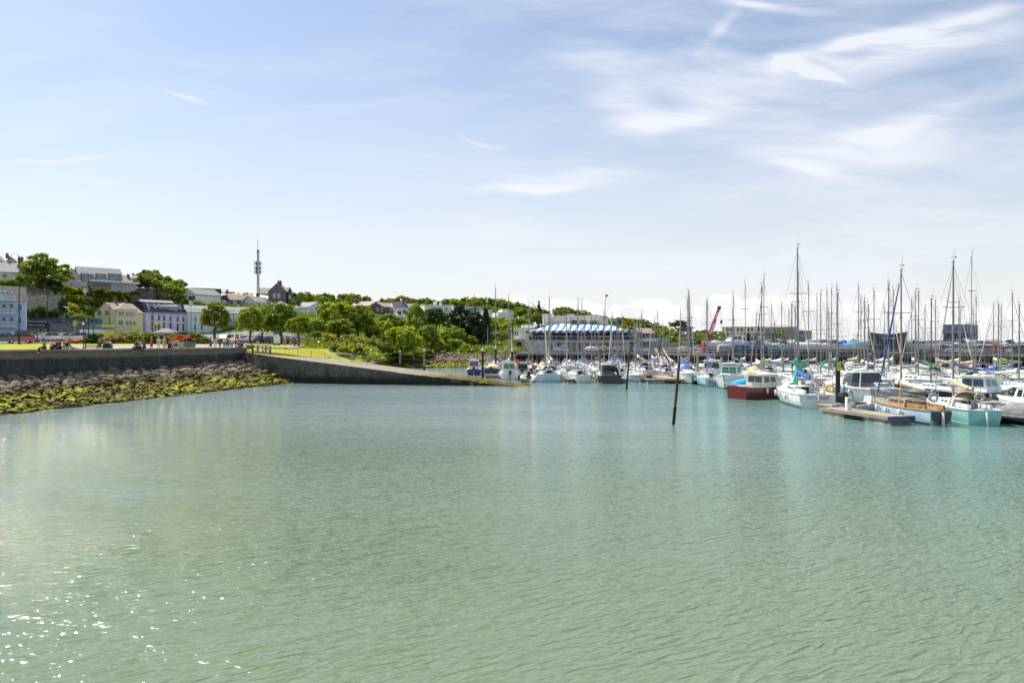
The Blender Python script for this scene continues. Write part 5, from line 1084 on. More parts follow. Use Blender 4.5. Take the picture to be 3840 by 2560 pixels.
# ------------------------------------------------------------------ boats
def paint(name, c, **k): return mat(name, c, k.pop('rough', .25), var=k.pop('var', .06), scale=k.pop('scale', 1.2), coat=.3, **k)
HM = dict(white=paint('hull_white', (.80,.80,.77)), cream=paint('hull_cream', (.72,.66,.52)), navy=paint('hull_navy', (.025,.045,.16)), black=paint('hull_black', (.02,.02,.024)), red=paint('hull_maroon', (.16,.022,.025)), aqua=paint('hull_turquoise', (.33,.62,.60)),
          pale=paint('hull_pale_blue', (.50,.64,.74)), grey=paint('hull_grey', (.33,.35,.37)), green=paint('hull_green', (.04,.16,.09)), blue=paint('hull_blue', (.05,.18,.42)))
CM = dict(blue=mat('cover_blue', (.02,.10,.50), .8, var=.15, scale=3), navy=mat('cover_navy', (.025,.03,.12), .8, var=.15, scale=3), tan=mat('cover_tan', (.62,.48,.28), .8, var=.15, scale=3), cream=mat('cover_cream', (.72,.66,.55), .8, var=.15, scale=3), green=mat('cover_green', (.02,.26,.12), .8, var=.15, scale=3),
          olive=mat('cover_olive', (.16,.22,.06), .8, var=.15, scale=3), teal=mat('cover_teal', (.02,.58,.40), .7, var=.1, scale=3), sky=mat('cover_sky_blue', (.03,.40,.72), .7, var=.1, scale=3), grey=mat('cover_grey', (.22,.22,.22), .85, var=.15, scale=3), red=mat('cover_red', (.60,.05,.05), .8, var=.1, scale=3), white=mat('cover_white', (.76,.74,.70), .8, var=.08, scale=3), black=mat('cover_black', (.03,.03,.035), .85, var=.15, scale=3))
deck_w = mat('deck_white', (.76,.75,.71), .5, var=.1, scale=2.5); teak = mat('deck_teak', (.44,.32,.19), .6, var=.2, scale=4); varnish = mat('varnished_wood', (.40,.23,.10), .3, var=.2, scale=4, coat=.4); alu = mat('mast_alloy', (.30,.295,.29), .45, .3, var=.12); alu_d = mat('mast_dark', (.13,.12,.12), .4, .3, var=.1); spruce = mat('mast_spruce', (.50,.36,.24), .4, var=.12)
rope = mat('rigging_wire', (.32,.32,.33), .4, .5); rubber = mat('rubber_black', (.025,.025,.027), .6); stripe_m = paint('stripe_navy', (.03,.05,.15)); buoy_y = mat('lifebuoy_yellow', (.80,.55,.04), .6); buoy_o = mat('lifebuoy_orange', (.85,.16,.04), .6)
def hull_fn(L, B, fb, tw, sheer=.25, full=.45, rake=.5, stern=.0):
    def b(s):
        if s < full: return B/2*(tw+(1-tw)*math.sin(math.pi/2*s/full))
        return B/2*max(0.012, math.cos(math.pi/2*((s-full)/(1-full))**1.35))**.8
    def z(s): return fb*(1+sheer*(s-.25)**2*1.6)
    def ring(s, o=0.0):
        w = b(s); h = z(s); y = -L/2+L*s; pts = []
        for q, zz in ((1.0, h), (.985, h*.55), (.90, .03), (.62, -.22), (.22, -.42)):
            q2 = q*(1-.22*s**3*(1-zz/h)) ; yy = y+(rake*(zz/h-.6)*s**4)-(stern*(1-zz/h)*(1-s)**6)
            pts.append(((w*q2+o), yy, zz))
        return pts
    return b, z, ring
def boat_hull(parent, L, B, fb, tw, hm, stripe=stripe_m, deck=deck_w, n=13, **k):
    b, z, ring = hull_fn(L, B, fb, tw, **k); S = [i/(n-1) for i in range(n)]; rings = []
    for s in S:
        r = ring(s); rings.append([Vector(p) for p in r]+[Vector((0, r[-1][1], -.5))]+[Vector((-p[0], p[1], p[2])) for p in reversed(r)])
    mb = MB(); mb.loft(rings, closed=False, caps=False); mb.add(rings[0], [tuple(range(len(rings[0])))]); hull = mb.build('hull', hm, parent)
    mb = MB()                                             # deck with a low bulwark
    dk = [[(-b(s)*.985, -L/2+L*s+k.get('rake', .5)*.4*s**4, z(s)-.05), (0, -L/2+L*s+k.get('rake', .5)*.4*s**4, z(s)+.02), (b(s)*.985, -L/2+L*s+k.get('rake', .5)*.4*s**4, z(s)-.05)] for s in S]
    mb.loft([[Vector(p) for p in r] for r in dk], closed=False, caps=False); mb.build('deck', deck, parent)
    mb = MB(); 
    for sg in (-1, 1):
        tr = []
        for s in S:
            p = ring(s)[0]; tr.append([Vector((sg*(p[0]+o), p[1], p[2]+h)) for o, h in ((.03,-.07),(.03,.03),(-.05,.03),(-.05,-.07))])
        mb.loft(tr)
    mb.build('gunwale', HM['white'] if deck is deck_w else varnish, parent)
    mb = MB()
    for sg in (-1, 1):
        for (f0, f1) in ((.0,.13),):
            tr = []
            for s in S:
                r = ring(s, .012); w0 = r[2]; w1 = r[1]; a = Vector(w0); c = Vector(w0).lerp(Vector(w1), f1/max(.2, (w1[2]-w0[2]))); tr.append([Vector((sg*a.x, a.y, a.z)), Vector((sg*c.x, c.y, c.z))])
            mb.loft(tr, closed=False, caps=False)
    mb.build('boot_stripe', stripe, parent); return b, z, hull
def cabin(parent, y0, y1, w0, w1, z0, h, m=deck_w, slope=.5, win=True, glass=glass_d, name='cabin', wh=.35, aft=.15, tri=.78):
    """superstructure from y0 (aft) to y1 (fore), half-widths w0 aft, w1 fore; side windows as strips"""
    r0 = [(-w0, y0, z0), (w0, y0, z0), (w1, y1, z0), (-w1, y1, z0)]; t_ = [(-w0*tri, y0+aft, z0+h), (w0*tri, y0+aft, z0+h), (w1*tri, y1-slope, z0+h*.92), (-w1*tri, y1-slope, z0+h*.92)]
    c = MB().add(r0+t_, [(3,2,1,0),(4,5,6,7),(0,1,5,4),(1,2,6,5),(2,3,7,6),(3,0,4,7)]).build(name, m, parent)
    if win:
        mb = MB()
        def lerp3(a, b, t): return Vector(a).lerp(Vector(b), t)
        for sg, (i0, i1) in ((1, (1, 2)), (-1, (0, 3))):
            A0, A1, B0, B1 = r0[i0], r0[i1], t_[i0], t_[i1]; n = max(2, int((y1-y0)/1.0))
            for k in range(n):
                u0, u1 = .08+.84*k/n, .08+.84*(k+.78)/n; lo, hi = (.42, .42+wh) if wh < .5 else (.38, .86)
                q = [lerp3(lerp3(A0,A1,u), lerp3(B0,B1,u), v)+Vector((sg*.018,0,0)) for u, v in ((u0,lo),(u1,lo),(u1,hi),(u0,hi))]; mb.add(q, [(0,1,2,3) if sg > 0 else (3,2,1,0)])
        if wh >= .5:
            for (ia, ib, ny) in ((3, 2, 1), (0, 1, -1)):
                A0, A1, B0, B1 = r0[ia], r0[ib], t_[ia], t_[ib]
                for u0, u1 in ((.08,.48),(.52,.92)):
                    q = [lerp3(lerp3(A0,A1,u), lerp3(B0,B1,u), v)+Vector((0, ny*.02, .005)) for u, v in ((u0,.35),(u1,.35),(u1,.85),(u0,.85))]; mb.add(q, [(0,1,2,3)])
        mb.build('windows', glass, c)
    return c
def rails(parent, b, z, L, s0, s1, h=.55, n=6):
    mb = MB(); prev = None
    for sg in (-1, 1):
        prev = None
        for k in range(n+1):
            s = s0+(s1-s0)*k/n; p = Vector((sg*b(s)*.95, -L/2+L*s, z(s))); q = p+Vector((0,0,h)); mb.tube(p, q, .016, .016, 4)
            if prev is not None: mb.tube(prev, q, .014, .014, 4)
            prev = q
        if sg == -1: e0 = prev
    mb.tube(e0, prev, .016, .016, 4); return mb.build('guard_rail', steel, parent)
def outboard(parent, x, y, z, s=1.0, m=None):
    mb = MB(); mb.loft([[Vector((x+a*s*w, y+c*s*l, z+zz*s)) for a, c in ((-1,-1),(1,-1),(1,1),(-1,1))] for w, l, zz in ((.10,.14,.0),(.17,.25,.18),(.19,.30,.42),(.15,.26,.62),(.07,.14,.68))], smooth=False)
    o = mb.build('outboard', m or rubber, parent); MB().cbox((x, y, z-.38*s), (.14*s,.2*s,.8*s)).cbox((x, y+.02, z-.75*s), (.05*s,.4*s,.22*s)).build('outboard_leg', grey_m, o); return o
def mast_part(parent, y, z0, H, m=alu, sp=2, w=.082, spw=.95):
    mb = MB().tube((0,y,z0), (0,y,H), w, w*.62, 7); mb.cbox((0,y-.02,H+.04), (.10,.3,.08)); mk = mb.build('mast', m, parent)
    sb = MB()
    for k in range(sp): zz = z0+(H-z0)*((.52,) if sp == 1 else (.38,.68))[k]; q = spw*(1-.25*k); sb.tube((-q,y-.05,zz+.04), (0,y,zz), .028, .028, 4).tube((q,y-.05,zz+.04), (0,y,zz), .028, .028, 4)
    sb.build('spreaders', m, mk); vb = MB().tube((0,y,H+.05), (.0,y,H+.55), .012, .008, 4).tube((-.2,y,H+.33), (.16,y,H+.35), .009, .009, 4).box(.1,y-.008,H+.31,.22,y+.008,H+.38).tube((.1,y,H+.05), (.1,y,H+.95), .006, .006, 3); vb.build('wind_vane', black_p, mk); return mk
def rig_part(parent, b, z, L, y, H, sp=.95, bow=.97, furl=None):
    s = (y+L/2)/L; mb = MB(); r = .010
    for sg in (-1, 1):
        for f, top in ((.68, .98), (.38, .68)): mb.tube((sg*b(s)*.95, y-.25*(top > .9), z(s)), (sg*sp*(1.0 if f > .5 else .9), y-.05, z(s)+(H-z(s))*(.38 if f < .5 else .68)), r, r, 3, False).tube((sg*sp*(1.0 if f > .5 else .9), y-.05, z(s)+(H-z(s))*(.38 if f < .5 else .68)), (0, y, z(s)+(H-z(s))*top), r, r, 3, False)
    mb.tube((0, -L/2+.1, z(0)+.1), (0, y, H), r, r, 3, False); mb.tube((0, L/2*bow, z(1)), (0, y, H*.97), r, r, 3, False); o = mb.build('rigging', rope, parent)
    if furl is not None: MB().tube(Vector((0, L/2*bow, z(1)+.3)), Vector((0, L/2*bow, z(1))).lerp(Vector((0,y,H*.97)), .5), .05, .075, 6).tube(Vector((0, L/2*bow, z(1))).lerp(Vector((0,y,H*.97)), .5), Vector((0, L/2*bow, z(1))).lerp(Vector((0,y,H*.97)), .93), .075, .04, 6).build('furled_sail', furl, parent)
    return o
def boom_cover(parent, y, z0, Lb, m, fat=.2):
    MB().tube((0,y,z0), (0,y-Lb,z0+.05), .05, .045, 6).build('boom', alu, parent); rings = []
    for k in range(9):
        q = k/8; w = fat*(.55+.5*(1-q))*(1+.12*math.sin(k*2.4)); zz = z0+.16+.30*(1-q)**1.5; rings.append([Vector((math.cos(a)*w*.75, y-.05-(Lb-.1)*q, zz+math.sin(a)*w*(1.25 if q < .2 else 1))) for a in [i*math.pi/4 for i in range(8)]])
    return MB().loft(rings).build('sail_cover', m, parent)
def hood(parent, y, w, z0, h, m, l=1.0):
    rings = []
    for q in (0,.35,.7,1): rings.append([Vector((-math.cos(a)*w*(1-.06*q), y+l*q, z0+math.sin(a)**.7*h*(1-.55*q**2))) for a in [i*math.pi/8 for i in range(9)]])
    return MB().loft(rings, closed=False, caps=False).build('spray_hood', m, parent)
def tire(parent, c, m, r=.28, name='lifebuoy', ax='y'):
    mb = MB(); pts = [Vector((math.cos(a)*r, 0, math.sin(a)*r)) if ax == 'y' else Vector((0, math.cos(a)*r, math.sin(a)*r)) for a in [i*math.pi*2/10 for i in range(11)]]
    for a, b in zip(pts, pts[1:]): mb.tube(a+Vector(c), b+Vector(c), .08, .08, 6)
    return mb.build(name, m, parent)
def fenders(parent, b, z, L, S=(.3,.5,.68), m=None):
    for s in S:
        for sg in (-1, 1): mb = MB().lathe([(.03,-.62),(.11,-.55),(.12,-.2),(.03,-.12)], (sg*(b(s)+.13), -L/2+L*s, z(s)), 7); mb.build('fender', m or HM['white'], parent)
def yacht(L=9, B=3.0, fb=1.0, tw=.75, hm='white', H=12, cover='blue', hoodm='navy', mastm=alu, deck=deck_w, label='', furl=None, stern='plain', buoy=None, sp=2, stripe=stripe_m, cabm=None, cab_h=.42, loc=(0,0,0), rz=0, group=None, name='sailing_yacht', boom=True, cond='sailing yacht'):
    t = empty(name, loc, rz, label, 'sailing boat', group); b, z, hl = boat_hull(t, L, B, fb, tw, HM[hm], stripe, deck, rake=.7, stern=.25 if stern == 'scoop' else -.2)
    zc = z(.5); my = L*.08
    cabin(t, -L*.16, L*.26, B*.33, B*.2, zc-.05, cab_h+.05, cabm or (deck_w if deck is deck_w else varnish), slope=.7, wh=.35)
    MB().box(-B*.26, -L*.42, zc+.0, -B*.20, -L*.16, zc+.26).box(B*.20, -L*.42, zc, B*.26, -L*.16, zc+.26).box(-B*.2, -L*.15, zc+.0, B*.2, -L*.149, zc+.05).build('cockpit_coaming', deck_w if deck is deck_w else varnish, t)
    MB().box(-B*.19, -L*.41, zc+.02, B*.19, -L*.17, zc+.035).build('cockpit', glass_d if deck is deck_w else teak, t); MB().box(-.28, -L*.165, zc+.05, .28, -L*.162+.0, zc+cab_h-.04).build('companionway', black_p if deck is deck_w else varnish, t)  # on white decks, dark plates paint the shade of cockpit recess and hatch
    mk = mast_part(t, my, zc, H, mastm, sp); rig_part(t, b, z, L, my, H, furl=furl)
    if boom: boom_cover(t, my-.1, zc+1.05, L*.36, CM[cover], .17 if L < 8 else .2)
    if hoodm: hood(t, -L*.17, B*.30, zc+cab_h*.3, .85, CM[hoodm], 1.0)
    rails(t, b, z, L, .02, .97)
    if stern == 'scoop':
        MB().prism([(-b(0)*.62, z(0)-.12),(b(0)*.62, z(0)-.12),(b(0)*.5, .22),(-b(0)*.5, .22)], -L/2-.09, -L/2-.012, 'y').build('transom_steps', mat('step_grey', (.52,.55,.6), .4), t)
    MB().box(-.035, -L/2-.30, -.3, .035, -L/2-.10, z(0)*.9).build('rudder', HM['white'] if hm != 'black' else varnish, t)
    if buoy: tire(t, (b(.04)*.7, -L*.47, z(0)+.45), buoy)
    fenders(t, b, z, L); mb = MB().tube((0,-L*.40,zc), (0,-L*.40,zc+.55), .03, .03, 5); wheel = tire(t, (0,-L*.40,zc+.75), steel, .24, 'steering_wheel'); wheel.scale = (1,1,1)
    return t
def cruiser(L=7.5, B=2.7, fb=1.0, hm='white', label='', style='pilot', cover=None, loc=(0,0,0), rz=0, group=None, name='motor_boat', ob=True, stripe=stripe_m, cabm=None, glass=glass_d, roofm=None):
    t = empty(name, loc, rz, label, 'motor boat', group); b, z, hl = boat_hull(t, L, B, fb, .88, HM[hm], stripe, deck_w, rake=.8, full=.4, sheer=.4)
    zc = z(.4); cm_ = cabm or HM['white']
    if style == 'pilot':
        cabin(t, L*.05, L*.36, B*.34, B*.14, zc-.05, .5, cm_, slope=.9, win=False, name='cuddy')
        c = cabin(t, -L*.16, L*.14, B*.38, B*.34, zc-.05, 1.5, cm_, slope=.45, wh=.6, aft=.05, tri=.84, name='wheelhouse', glass=glass); MB().cbox((0, -L*.03, zc+1.5), (B*.68, L*.32, .1)).build('wheelhouse_roof', roofm or HM['white'], t)
        MB().tube((.3,-L*.05,zc+1.5), (.3,-L*.1,zc+2.8), .02, .01, 4).cbox((-.2,-L*.04,zc+1.64), (.5,.5,.18)).build('aerial', white_p, t)
    elif style == 'sport':
        cabin(t, -L*.02, L*.38, B*.38, B*.12, zc-.05, .62, cm_, slope=1.4, wh=.35, name='foredeck_cabin')
        c = cabin(t, -L*.13, L*.1, B*.39, B*.34, zc+.35, .85, glass, slope=.7, win=False, tri=.85, name='windscreen'); MB().cbox((0,-L*.03,zc+1.24), (B*.66, L*.2, .07)).build('hard_top', HM['white'], t)
        if cover: hood(t, -L*.36, B*.40, zc, 1.25, CM[cover], L*.24)
        mb = MB(); 
        for sg in (-1,1): mb.tube((sg*B*.42,-L*.3,zc), (sg*B*.33,-L*.26,zc+1.5), .05, .04, 5)
        mb.tube((-B*.33,-L*.26,zc+1.5), (B*.33,-L*.26,zc+1.5), .05, .05, 5); mb.build('radar_arch', HM['white'], t)
    elif style == 'covered':
        rings = []
        for k in range(7):
            s = .05+.8*k/6; rings.append([Vector((-math.cos(a)*b(s)*1.0, -L/2+L*s, z(s)+math.sin(a)*.75*math.sin(math.pi*(.15+.75*k/6)))) for a in [i*math.pi/6 for i in range(7)]])
        MB().loft(rings, closed=False, caps=True, smooth=True).build('boat_cover', CM[cover or 'sky'], t)
    elif style == 'launch':
        cabin(t, -L*.02, L*.30, B*.36, B*.16, zc-.05, .55, cm_, slope=.9, win=False, name='cuddy')
        c = cabin(t, -L*.2, L*.12, B*.38, B*.30, zc-.05, 1.1, cm_, slope=.25, wh=.6, aft=.1, tri=.86, name='wheelhouse'); MB().loft([[Vector((-math.cos(a)*B*.38*q, y, zc+.97+math.sin(a)*.22)) for a in [i*math.pi/6 for i in range(7)]] for y, q in ((-L*.25,.9),(-L*.1,1),(L*.06,1),(L*.1,.8))], caps=True).build('wheelhouse_roof', cm_, t)
    if style != 'covered': MB().box(-B*.36, -L*.42, zc+.0, B*.36, -L*.2, zc+.03).build('cockpit', mat('cockpit_sole', (.30,.27,.24), .7), t)
    if style != 'covered': rails(t, b, z, L, .45, .97, .5, 5)
    if ob: outboard(t, 0, -L/2-.25, .75, 1.0)
    fenders(t, b, z, L, (.3,.6)); return t
def rib(L=5.5, tube='grey', label='', loc=(0,0,0), rz=0, group=None, con=True, obs=1.1, cover=None):
    t = empty('inflatable_boat', loc, rz, label, 'inflatable', group); mb = MB(); pts = []
    for k in range(17): q = k/16*2-1; s = 1-abs(q); y = -L/2+L*min(1, s*1.25)**1.0 if s < .8 else L/2-.02-(.0); x = (1 if q > 0 else -1)*(.85 if s < .55 else .85*max(0, math.cos((s-.55)/.45*math.pi/2))**.7); y = -L/2+L*math.sin(min(1,s)*math.pi/2)**.9; pts.append(Vector((x, y, .42+.25*max(0,s-.4))))
    for a, b_ in zip(pts, pts[1:]): mb.tube(a, b_, .25, .25, 9, True)
    mb.build('tube', mat('tube_'+tube, dict(grey=(.36,.38,.41), black=(.03,.032,.036), white=(.72,.72,.70), orange=(.75,.16,.04))[tube], .55), t)
    MB().prism([(-.75,.3),(.75,.3),(.3,-.3),(-.3,-.3)], -L/2+.1, L*.3, 'y').build('hull', HM['white'] if tube != 'black' else HM['black'], t)
    if con: MB().prism([(-.2,.35),(.35,.35),(.3,1.15),(.0,1.2)], -.3, .3, 'x').build('console', HM['white'] if tube != 'black' else HM['grey'], t); MB().box(-.35,-1.2,.35,.35,-.7,.75).build('seat', varnish if tube == 'grey' else rubber, t)
    if cover: hood(t, -L*.3, .75, .5, .95, CM[cover], 2.2)
    outboard(t, 0, -L/2-.15, .75, obs, glass_b if obs > 1.4 else None); return t
# prototypes, then copies with their own materials
SAILS = [dict(L=8.6, B=2.9, fb=.95, tw=.72, hoodm='navy', H=10, furl=CM['white']), dict(L=10.0, B=3.2, fb=1.1, tw=.85, hoodm='navy', stern='scoop', H=10), dict(L=7.4, B=2.5, fb=.85, tw=.6, hoodm=None, sp=1, H=10)]
PROTO = [None]*3
masts = [(1859,1080),(1829,1225),(1876,1205),(1908,1115),(1915,1200),(1920,1205),(1983,1143),(1995,1208),(2043,1197),(2057,1183),(2084,1110),(2065,1205),(2142,1190),(2182,1128),(2125,1200),
 (2192,1185),(2220,1190),(2245,1200),(2313,1205),(2321,1212),(2332,1185),(2389,1200),(2384,1210),(2444,1210),(2453,1197),(2515,1187),(2511,1210),(2579,1122),(2586,1102),(2602,1092),(2654,1135),
 (2753,1190),(2774,1112),(2797,1065),(2863,1042),(2857,1075),(2893,1145),(2906,1212),(2932,1140),(2971,1140),(2978,1152),(2995,1020),(3032,1068),(3063,1113),(3117,1082),(3136,1074),(3171,1097),
 (3220,1074),(3229,1120),(3241,1118),(3257,1122),(3270,1098),(3283,1118),(3317,1150),(3328,1072),(3333,1064),(3365,1150),(3402,1182),(3435,1173),(3444,1096),(3460,1068),(3469,1148),(3476,967),
 (3498,1106),(3509,1128),(3532,1103),(3546,1053),(3571,1014),(3603,1160),(3642,962),(3651,1163),(3659,1117),(3670,1157),(3680,1108),(3744,1143),(3754,1150),(3796,1104),(3820,1145)]
rb_ = random.Random(11); used = {}; zones = [(1800,2640,[94,107,117,128]),(2640,4000,[58,72,84,97,109,120])]
blocked = []          # (x, y, radius) of the individually placed boats
def free(x, y, r=3.0): return all(abs(x-a) > (r+rr_)/2+.15 or abs(y-b) > 9.2 for a, b, rr_ in used.get('all', []))
def take(x, y, r=3.0): used.setdefault('all', []).append((x, y, r))
# --- individually placed boats
def at(px, d): return (X(px, d), d, 0)
def near(px, d, r=3.2): take(X(px,d), d, r)
heroes = []
yacht(9.4, 3.2, 1.1, .88, 'white', 13.4, 'blue', None, stern='scoop', label='white yacht showing its grey stepped transom to the camera, tallest mast of the marina', buoy=buoy_y, loc=at(3000,58.6), rz=R(-7)); near(3000,58.6,4.4)
t = empty('rolled_sail', at(2990,60), 0, 'bright turquoise sail cover bundled upright at the mast of the tallest masted yacht', 'sail cover'); t.location.z = 2.2
MB().loft([[Vector((math.cos(a)*w+.2*math.sin(zz*3), math.sin(a)*w*.7, zz)) for a in [i*math.pi/4 for i in range(8)]] for w, zz in ((.05,-.9),(.22,-.4),(.36,.1),(.33,.7),(.24,1.1),(.3,1.35),(.06,1.6))]).build('cover', CM['teal'], t); MB().tube((0,0,1.4), (.1,0,1.75), .3, .12, 7).build('cover_head', CM['green'], t)
cruiser(7.6, 2.8, 1.15, 'red', 'dark maroon launch with cream wheelhouse lying beside the blue covered boat', 'launch', loc=at(2872,65), rz=R(-62), cabm=HM['cream'], ob=False, stripe=HM['red']); near(2872,65,7)
cruiser(5.0, 2.0, .7, 'white', 'small white boat under a bright sky blue cover', 'covered', 'sky', loc=at(2806,73), rz=R(100)); near(2806,73,5)
cruiser(8.0, 3.0, 1.25, 'white', 'white pilothouse motor boat with green tinted windscreen, bow towards the open water', 'pilot', loc=at(2738,79.5), rz=R(153), glass=mat('glass_green', (.08,.24,.17), .08), ob=False); near(2738,79.5,6)
y5 = yacht(8.6, 2.9, 1.05, .85, 'pale', 10.5, 'navy', None, label='pale blue sterned yacht with large letters on its transom', loc=at(2655,85), rz=R(-4), cabm=HM['white'], stripe=HM['black']); near(2655,85)
text_mesh('ELT', .62, 'lettering', black_p, y5, (-.35,-4.42,.55), (R(90),0,0))
cruiser(9.5, 3.2, 1.3, 'white', 'white fishing boat with tall double wheelhouse behind the lettered yacht', 'pilot', loc=at(2672,93), rz=R(-20), ob=False); near(2672,94)
yacht(9.2, 3.0, 1.2, .7, 'white', 11.8, 'blue', 'blue', label='old white yacht moored bow first with blue hood and furled blue jib', loc=at(2580,90), rz=R(172), furl=CM['navy'], stripe=HM['black']); near(2580,90)
cruiser(7.6, 2.9, 1.05, 'black', 'dark navy sports cruiser seen from astern with grey cockpit canopy', 'sport', 'grey', loc=at(2278,90.5), rz=R(0), ob=False, glass=glass_d); near(2278,90.5)
yacht(8.8, 3.0, 1.05, .6, 'white', 10.8, 'sky', None, label='white yacht with rounded pale blue stern and bright sky blue sail cover', loc=at(2170,92.5), rz=R(2), buoy=HM['white'], stripe=stripe_m); near(2170,92.5)
yacht(9.6, 3.2, 1.1, .92, 'pale', 11.3, 'cream', 'grey', label='broad yacht with wide pale blue transom, left of the sky blue covered one', loc=at(2060,94), rz=R(-3), stripe=HM['black']); near(2060,94)
rib(5.2, 'white', 'white inflatable with black outboard tied beside the wide transomed yacht', at(1981,92.5), R(0)); near(1981,92.5,2.4)
cruiser(7.2, 2.6, 1.0, 'white', 'white wheelhouse boat with a black outboard at the end of the far pontoon', 'pilot', loc=at(1908,98), rz=R(3), glass=mat('glass_green', (0,0,0))); near(1908,98)
cruiser(6.2, 2.3, .9, 'navy', 'small blue hulled fishing boat with white wheelhouse nearest the slipway', 'pilot', loc=at(1778,113), rz=R(2), stripe=HM['navy']); near(1778,113)
cruiser(7.2, 2.5, 1.0, 'navy', 'open navy boat with tan canvas behind the small blue hulled fishing boat', 'covered', 'tan', loc=at(1850,113), rz=R(-4), stripe=HM['navy']); near(1850,113)
yacht(7.8, 2.5, .95, .5, 'pale', 10.2, 'cream', None, spruce, teak, 'wooden decked yacht with black stern and blue furled jib in the front row', loc=at(3398,46.5), rz=R(-1), furl=CM['blue'], stripe=HM['black'], cabm=varnish, cab_h=.5); near(3398,46.5,3)
MB().prism([(-.62,.9),(.62,.9),(.55,.4),(.28,.1),(-.28,.1),(-.55,.4)], -3.99, -3.93, 'y').build('transom', HM['black'], bpy.data.objects[[o.name for o in bpy.data.objects if o.name.startswith('sailing_yacht')][-1]])
yacht(8.2, 2.7, .95, .7, 'aqua', 10.8, 'tan', 'tan', alu, label='turquoise yacht with tan hood and tan sail cover, nearest yacht of the marina', loc=at(3590,46.8), rz=R(-12), stripe=HM['aqua']); near(3590,46.8,3.6)
cruiser(10.5, 3.4, 1.35, 'grey', 'large white and grey motor cruiser lying behind the front pontoon', 'sport', loc=at(3225,61), rz=R(-3), ob=False, cabm=HM['white']); near(3225,60,3.8)
rib(5.8, 'grey', 'grey rigid inflatable with brown seat and silver outboard beside the front pontoon', at(3255,52), R(-60), obs=1.2); near(3255,52,4)
cruiser(9.5, 3.3, 1.4, 'black', 'black hulled motor yacht with slanted blue windows and an orange buoy on its rail', 'pilot', None, loc=at(3680,58), rz=R(-62), ob=False, glass=glass_b, stripe=HM['pale']).scale = (.88,.88,.82); near(3680,58,9)
rib(6.2, 'black', 'black rigid inflatable with a huge shiny outboard at the picture edge', at(3762,45), R(20), obs=1.7, cover='grey'); near(3762,45,4)
t = cruiser(6.5, 2.6, 1.1, 'white', 'white boat with a red banner board cut by the picture edge', 'pilot', loc=at(3862,49.5), rz=R(4), ob=False); t.scale = (.85,.85,.8); MB().cbox((-1.0,-2.75,1.35), (.9,.05,.5)).build('banner', CM['red'], t); near(3850,48.5)
t = tire(None, (0,0,0), mat('inflatable_dinghy_orange', (.62,.10,.03), .6), .9, 'dinghy'); t.scale = (1.5,1,.5); t.location = at(2445,91); t.location.z = .95; t.rotation_euler = (R(90),0,0); t.scale = (1.5,.45,1.0); tag(t, 'deflated orange dinghy lying on the far pontoon', 'dinghy')
# --- the crowd of yachts under the measured masts
def pick(px, py):
    for lo, hi, rows in zones:
        if lo <= px < hi: break
    opts = []
    for d in rows:
        d2 = d+rb_.uniform(-1.2,1.2); x = X(px, d2); zt = Z(py, d2)
        if d > shore_d(px)-8 or (px > 2640 and x < 24.5): continue
        c = abs(zt-(12 if d > 70 else 11.5)); 
        if zt < 8 or zt > 17: c += 6
        if not free(x, d2): c += 12
        opts.append((c, d2, x, zt))
    return min(opts) if opts else None
HN = {'white':'white','navy':'navy blue','cream':'cream','grey':'grey','green':'dark green','pale':'pale blue','black':'black','blue':'blue'}
placed = 0
rx = random.Random(5)
for _ in range(16): masts.append((rx.randrange(2010,2640), rx.randrange(1165,1215)))
for _ in range(34): masts.append((rx.randrange(2740,3835), rx.randrange(1085,1180)))
masts.sort()
crowd = []
for i, (px, py) in enumerate(masts):
    o = pick(px, py)
    if o is None or o[0] > 11.5: 
        # berth taken: sit one step deeper if that is free
        cands = [d for d in np.arange(60 if px > 2640 else 96, shore_d(px)-7, 1.5) if free(X(px,d), d, 2.8) and 7.5 < Z(py,d) < 18 and not (px > 2640 and X(px,d) < 24.5)]
        if not cands: continue
        d = cands[len(cands)//2]; o = (0, d, X(px,d), Z(py,d))
    _, d, x, zt = o; take(x, d); crowd.append((px, d, x, zt))
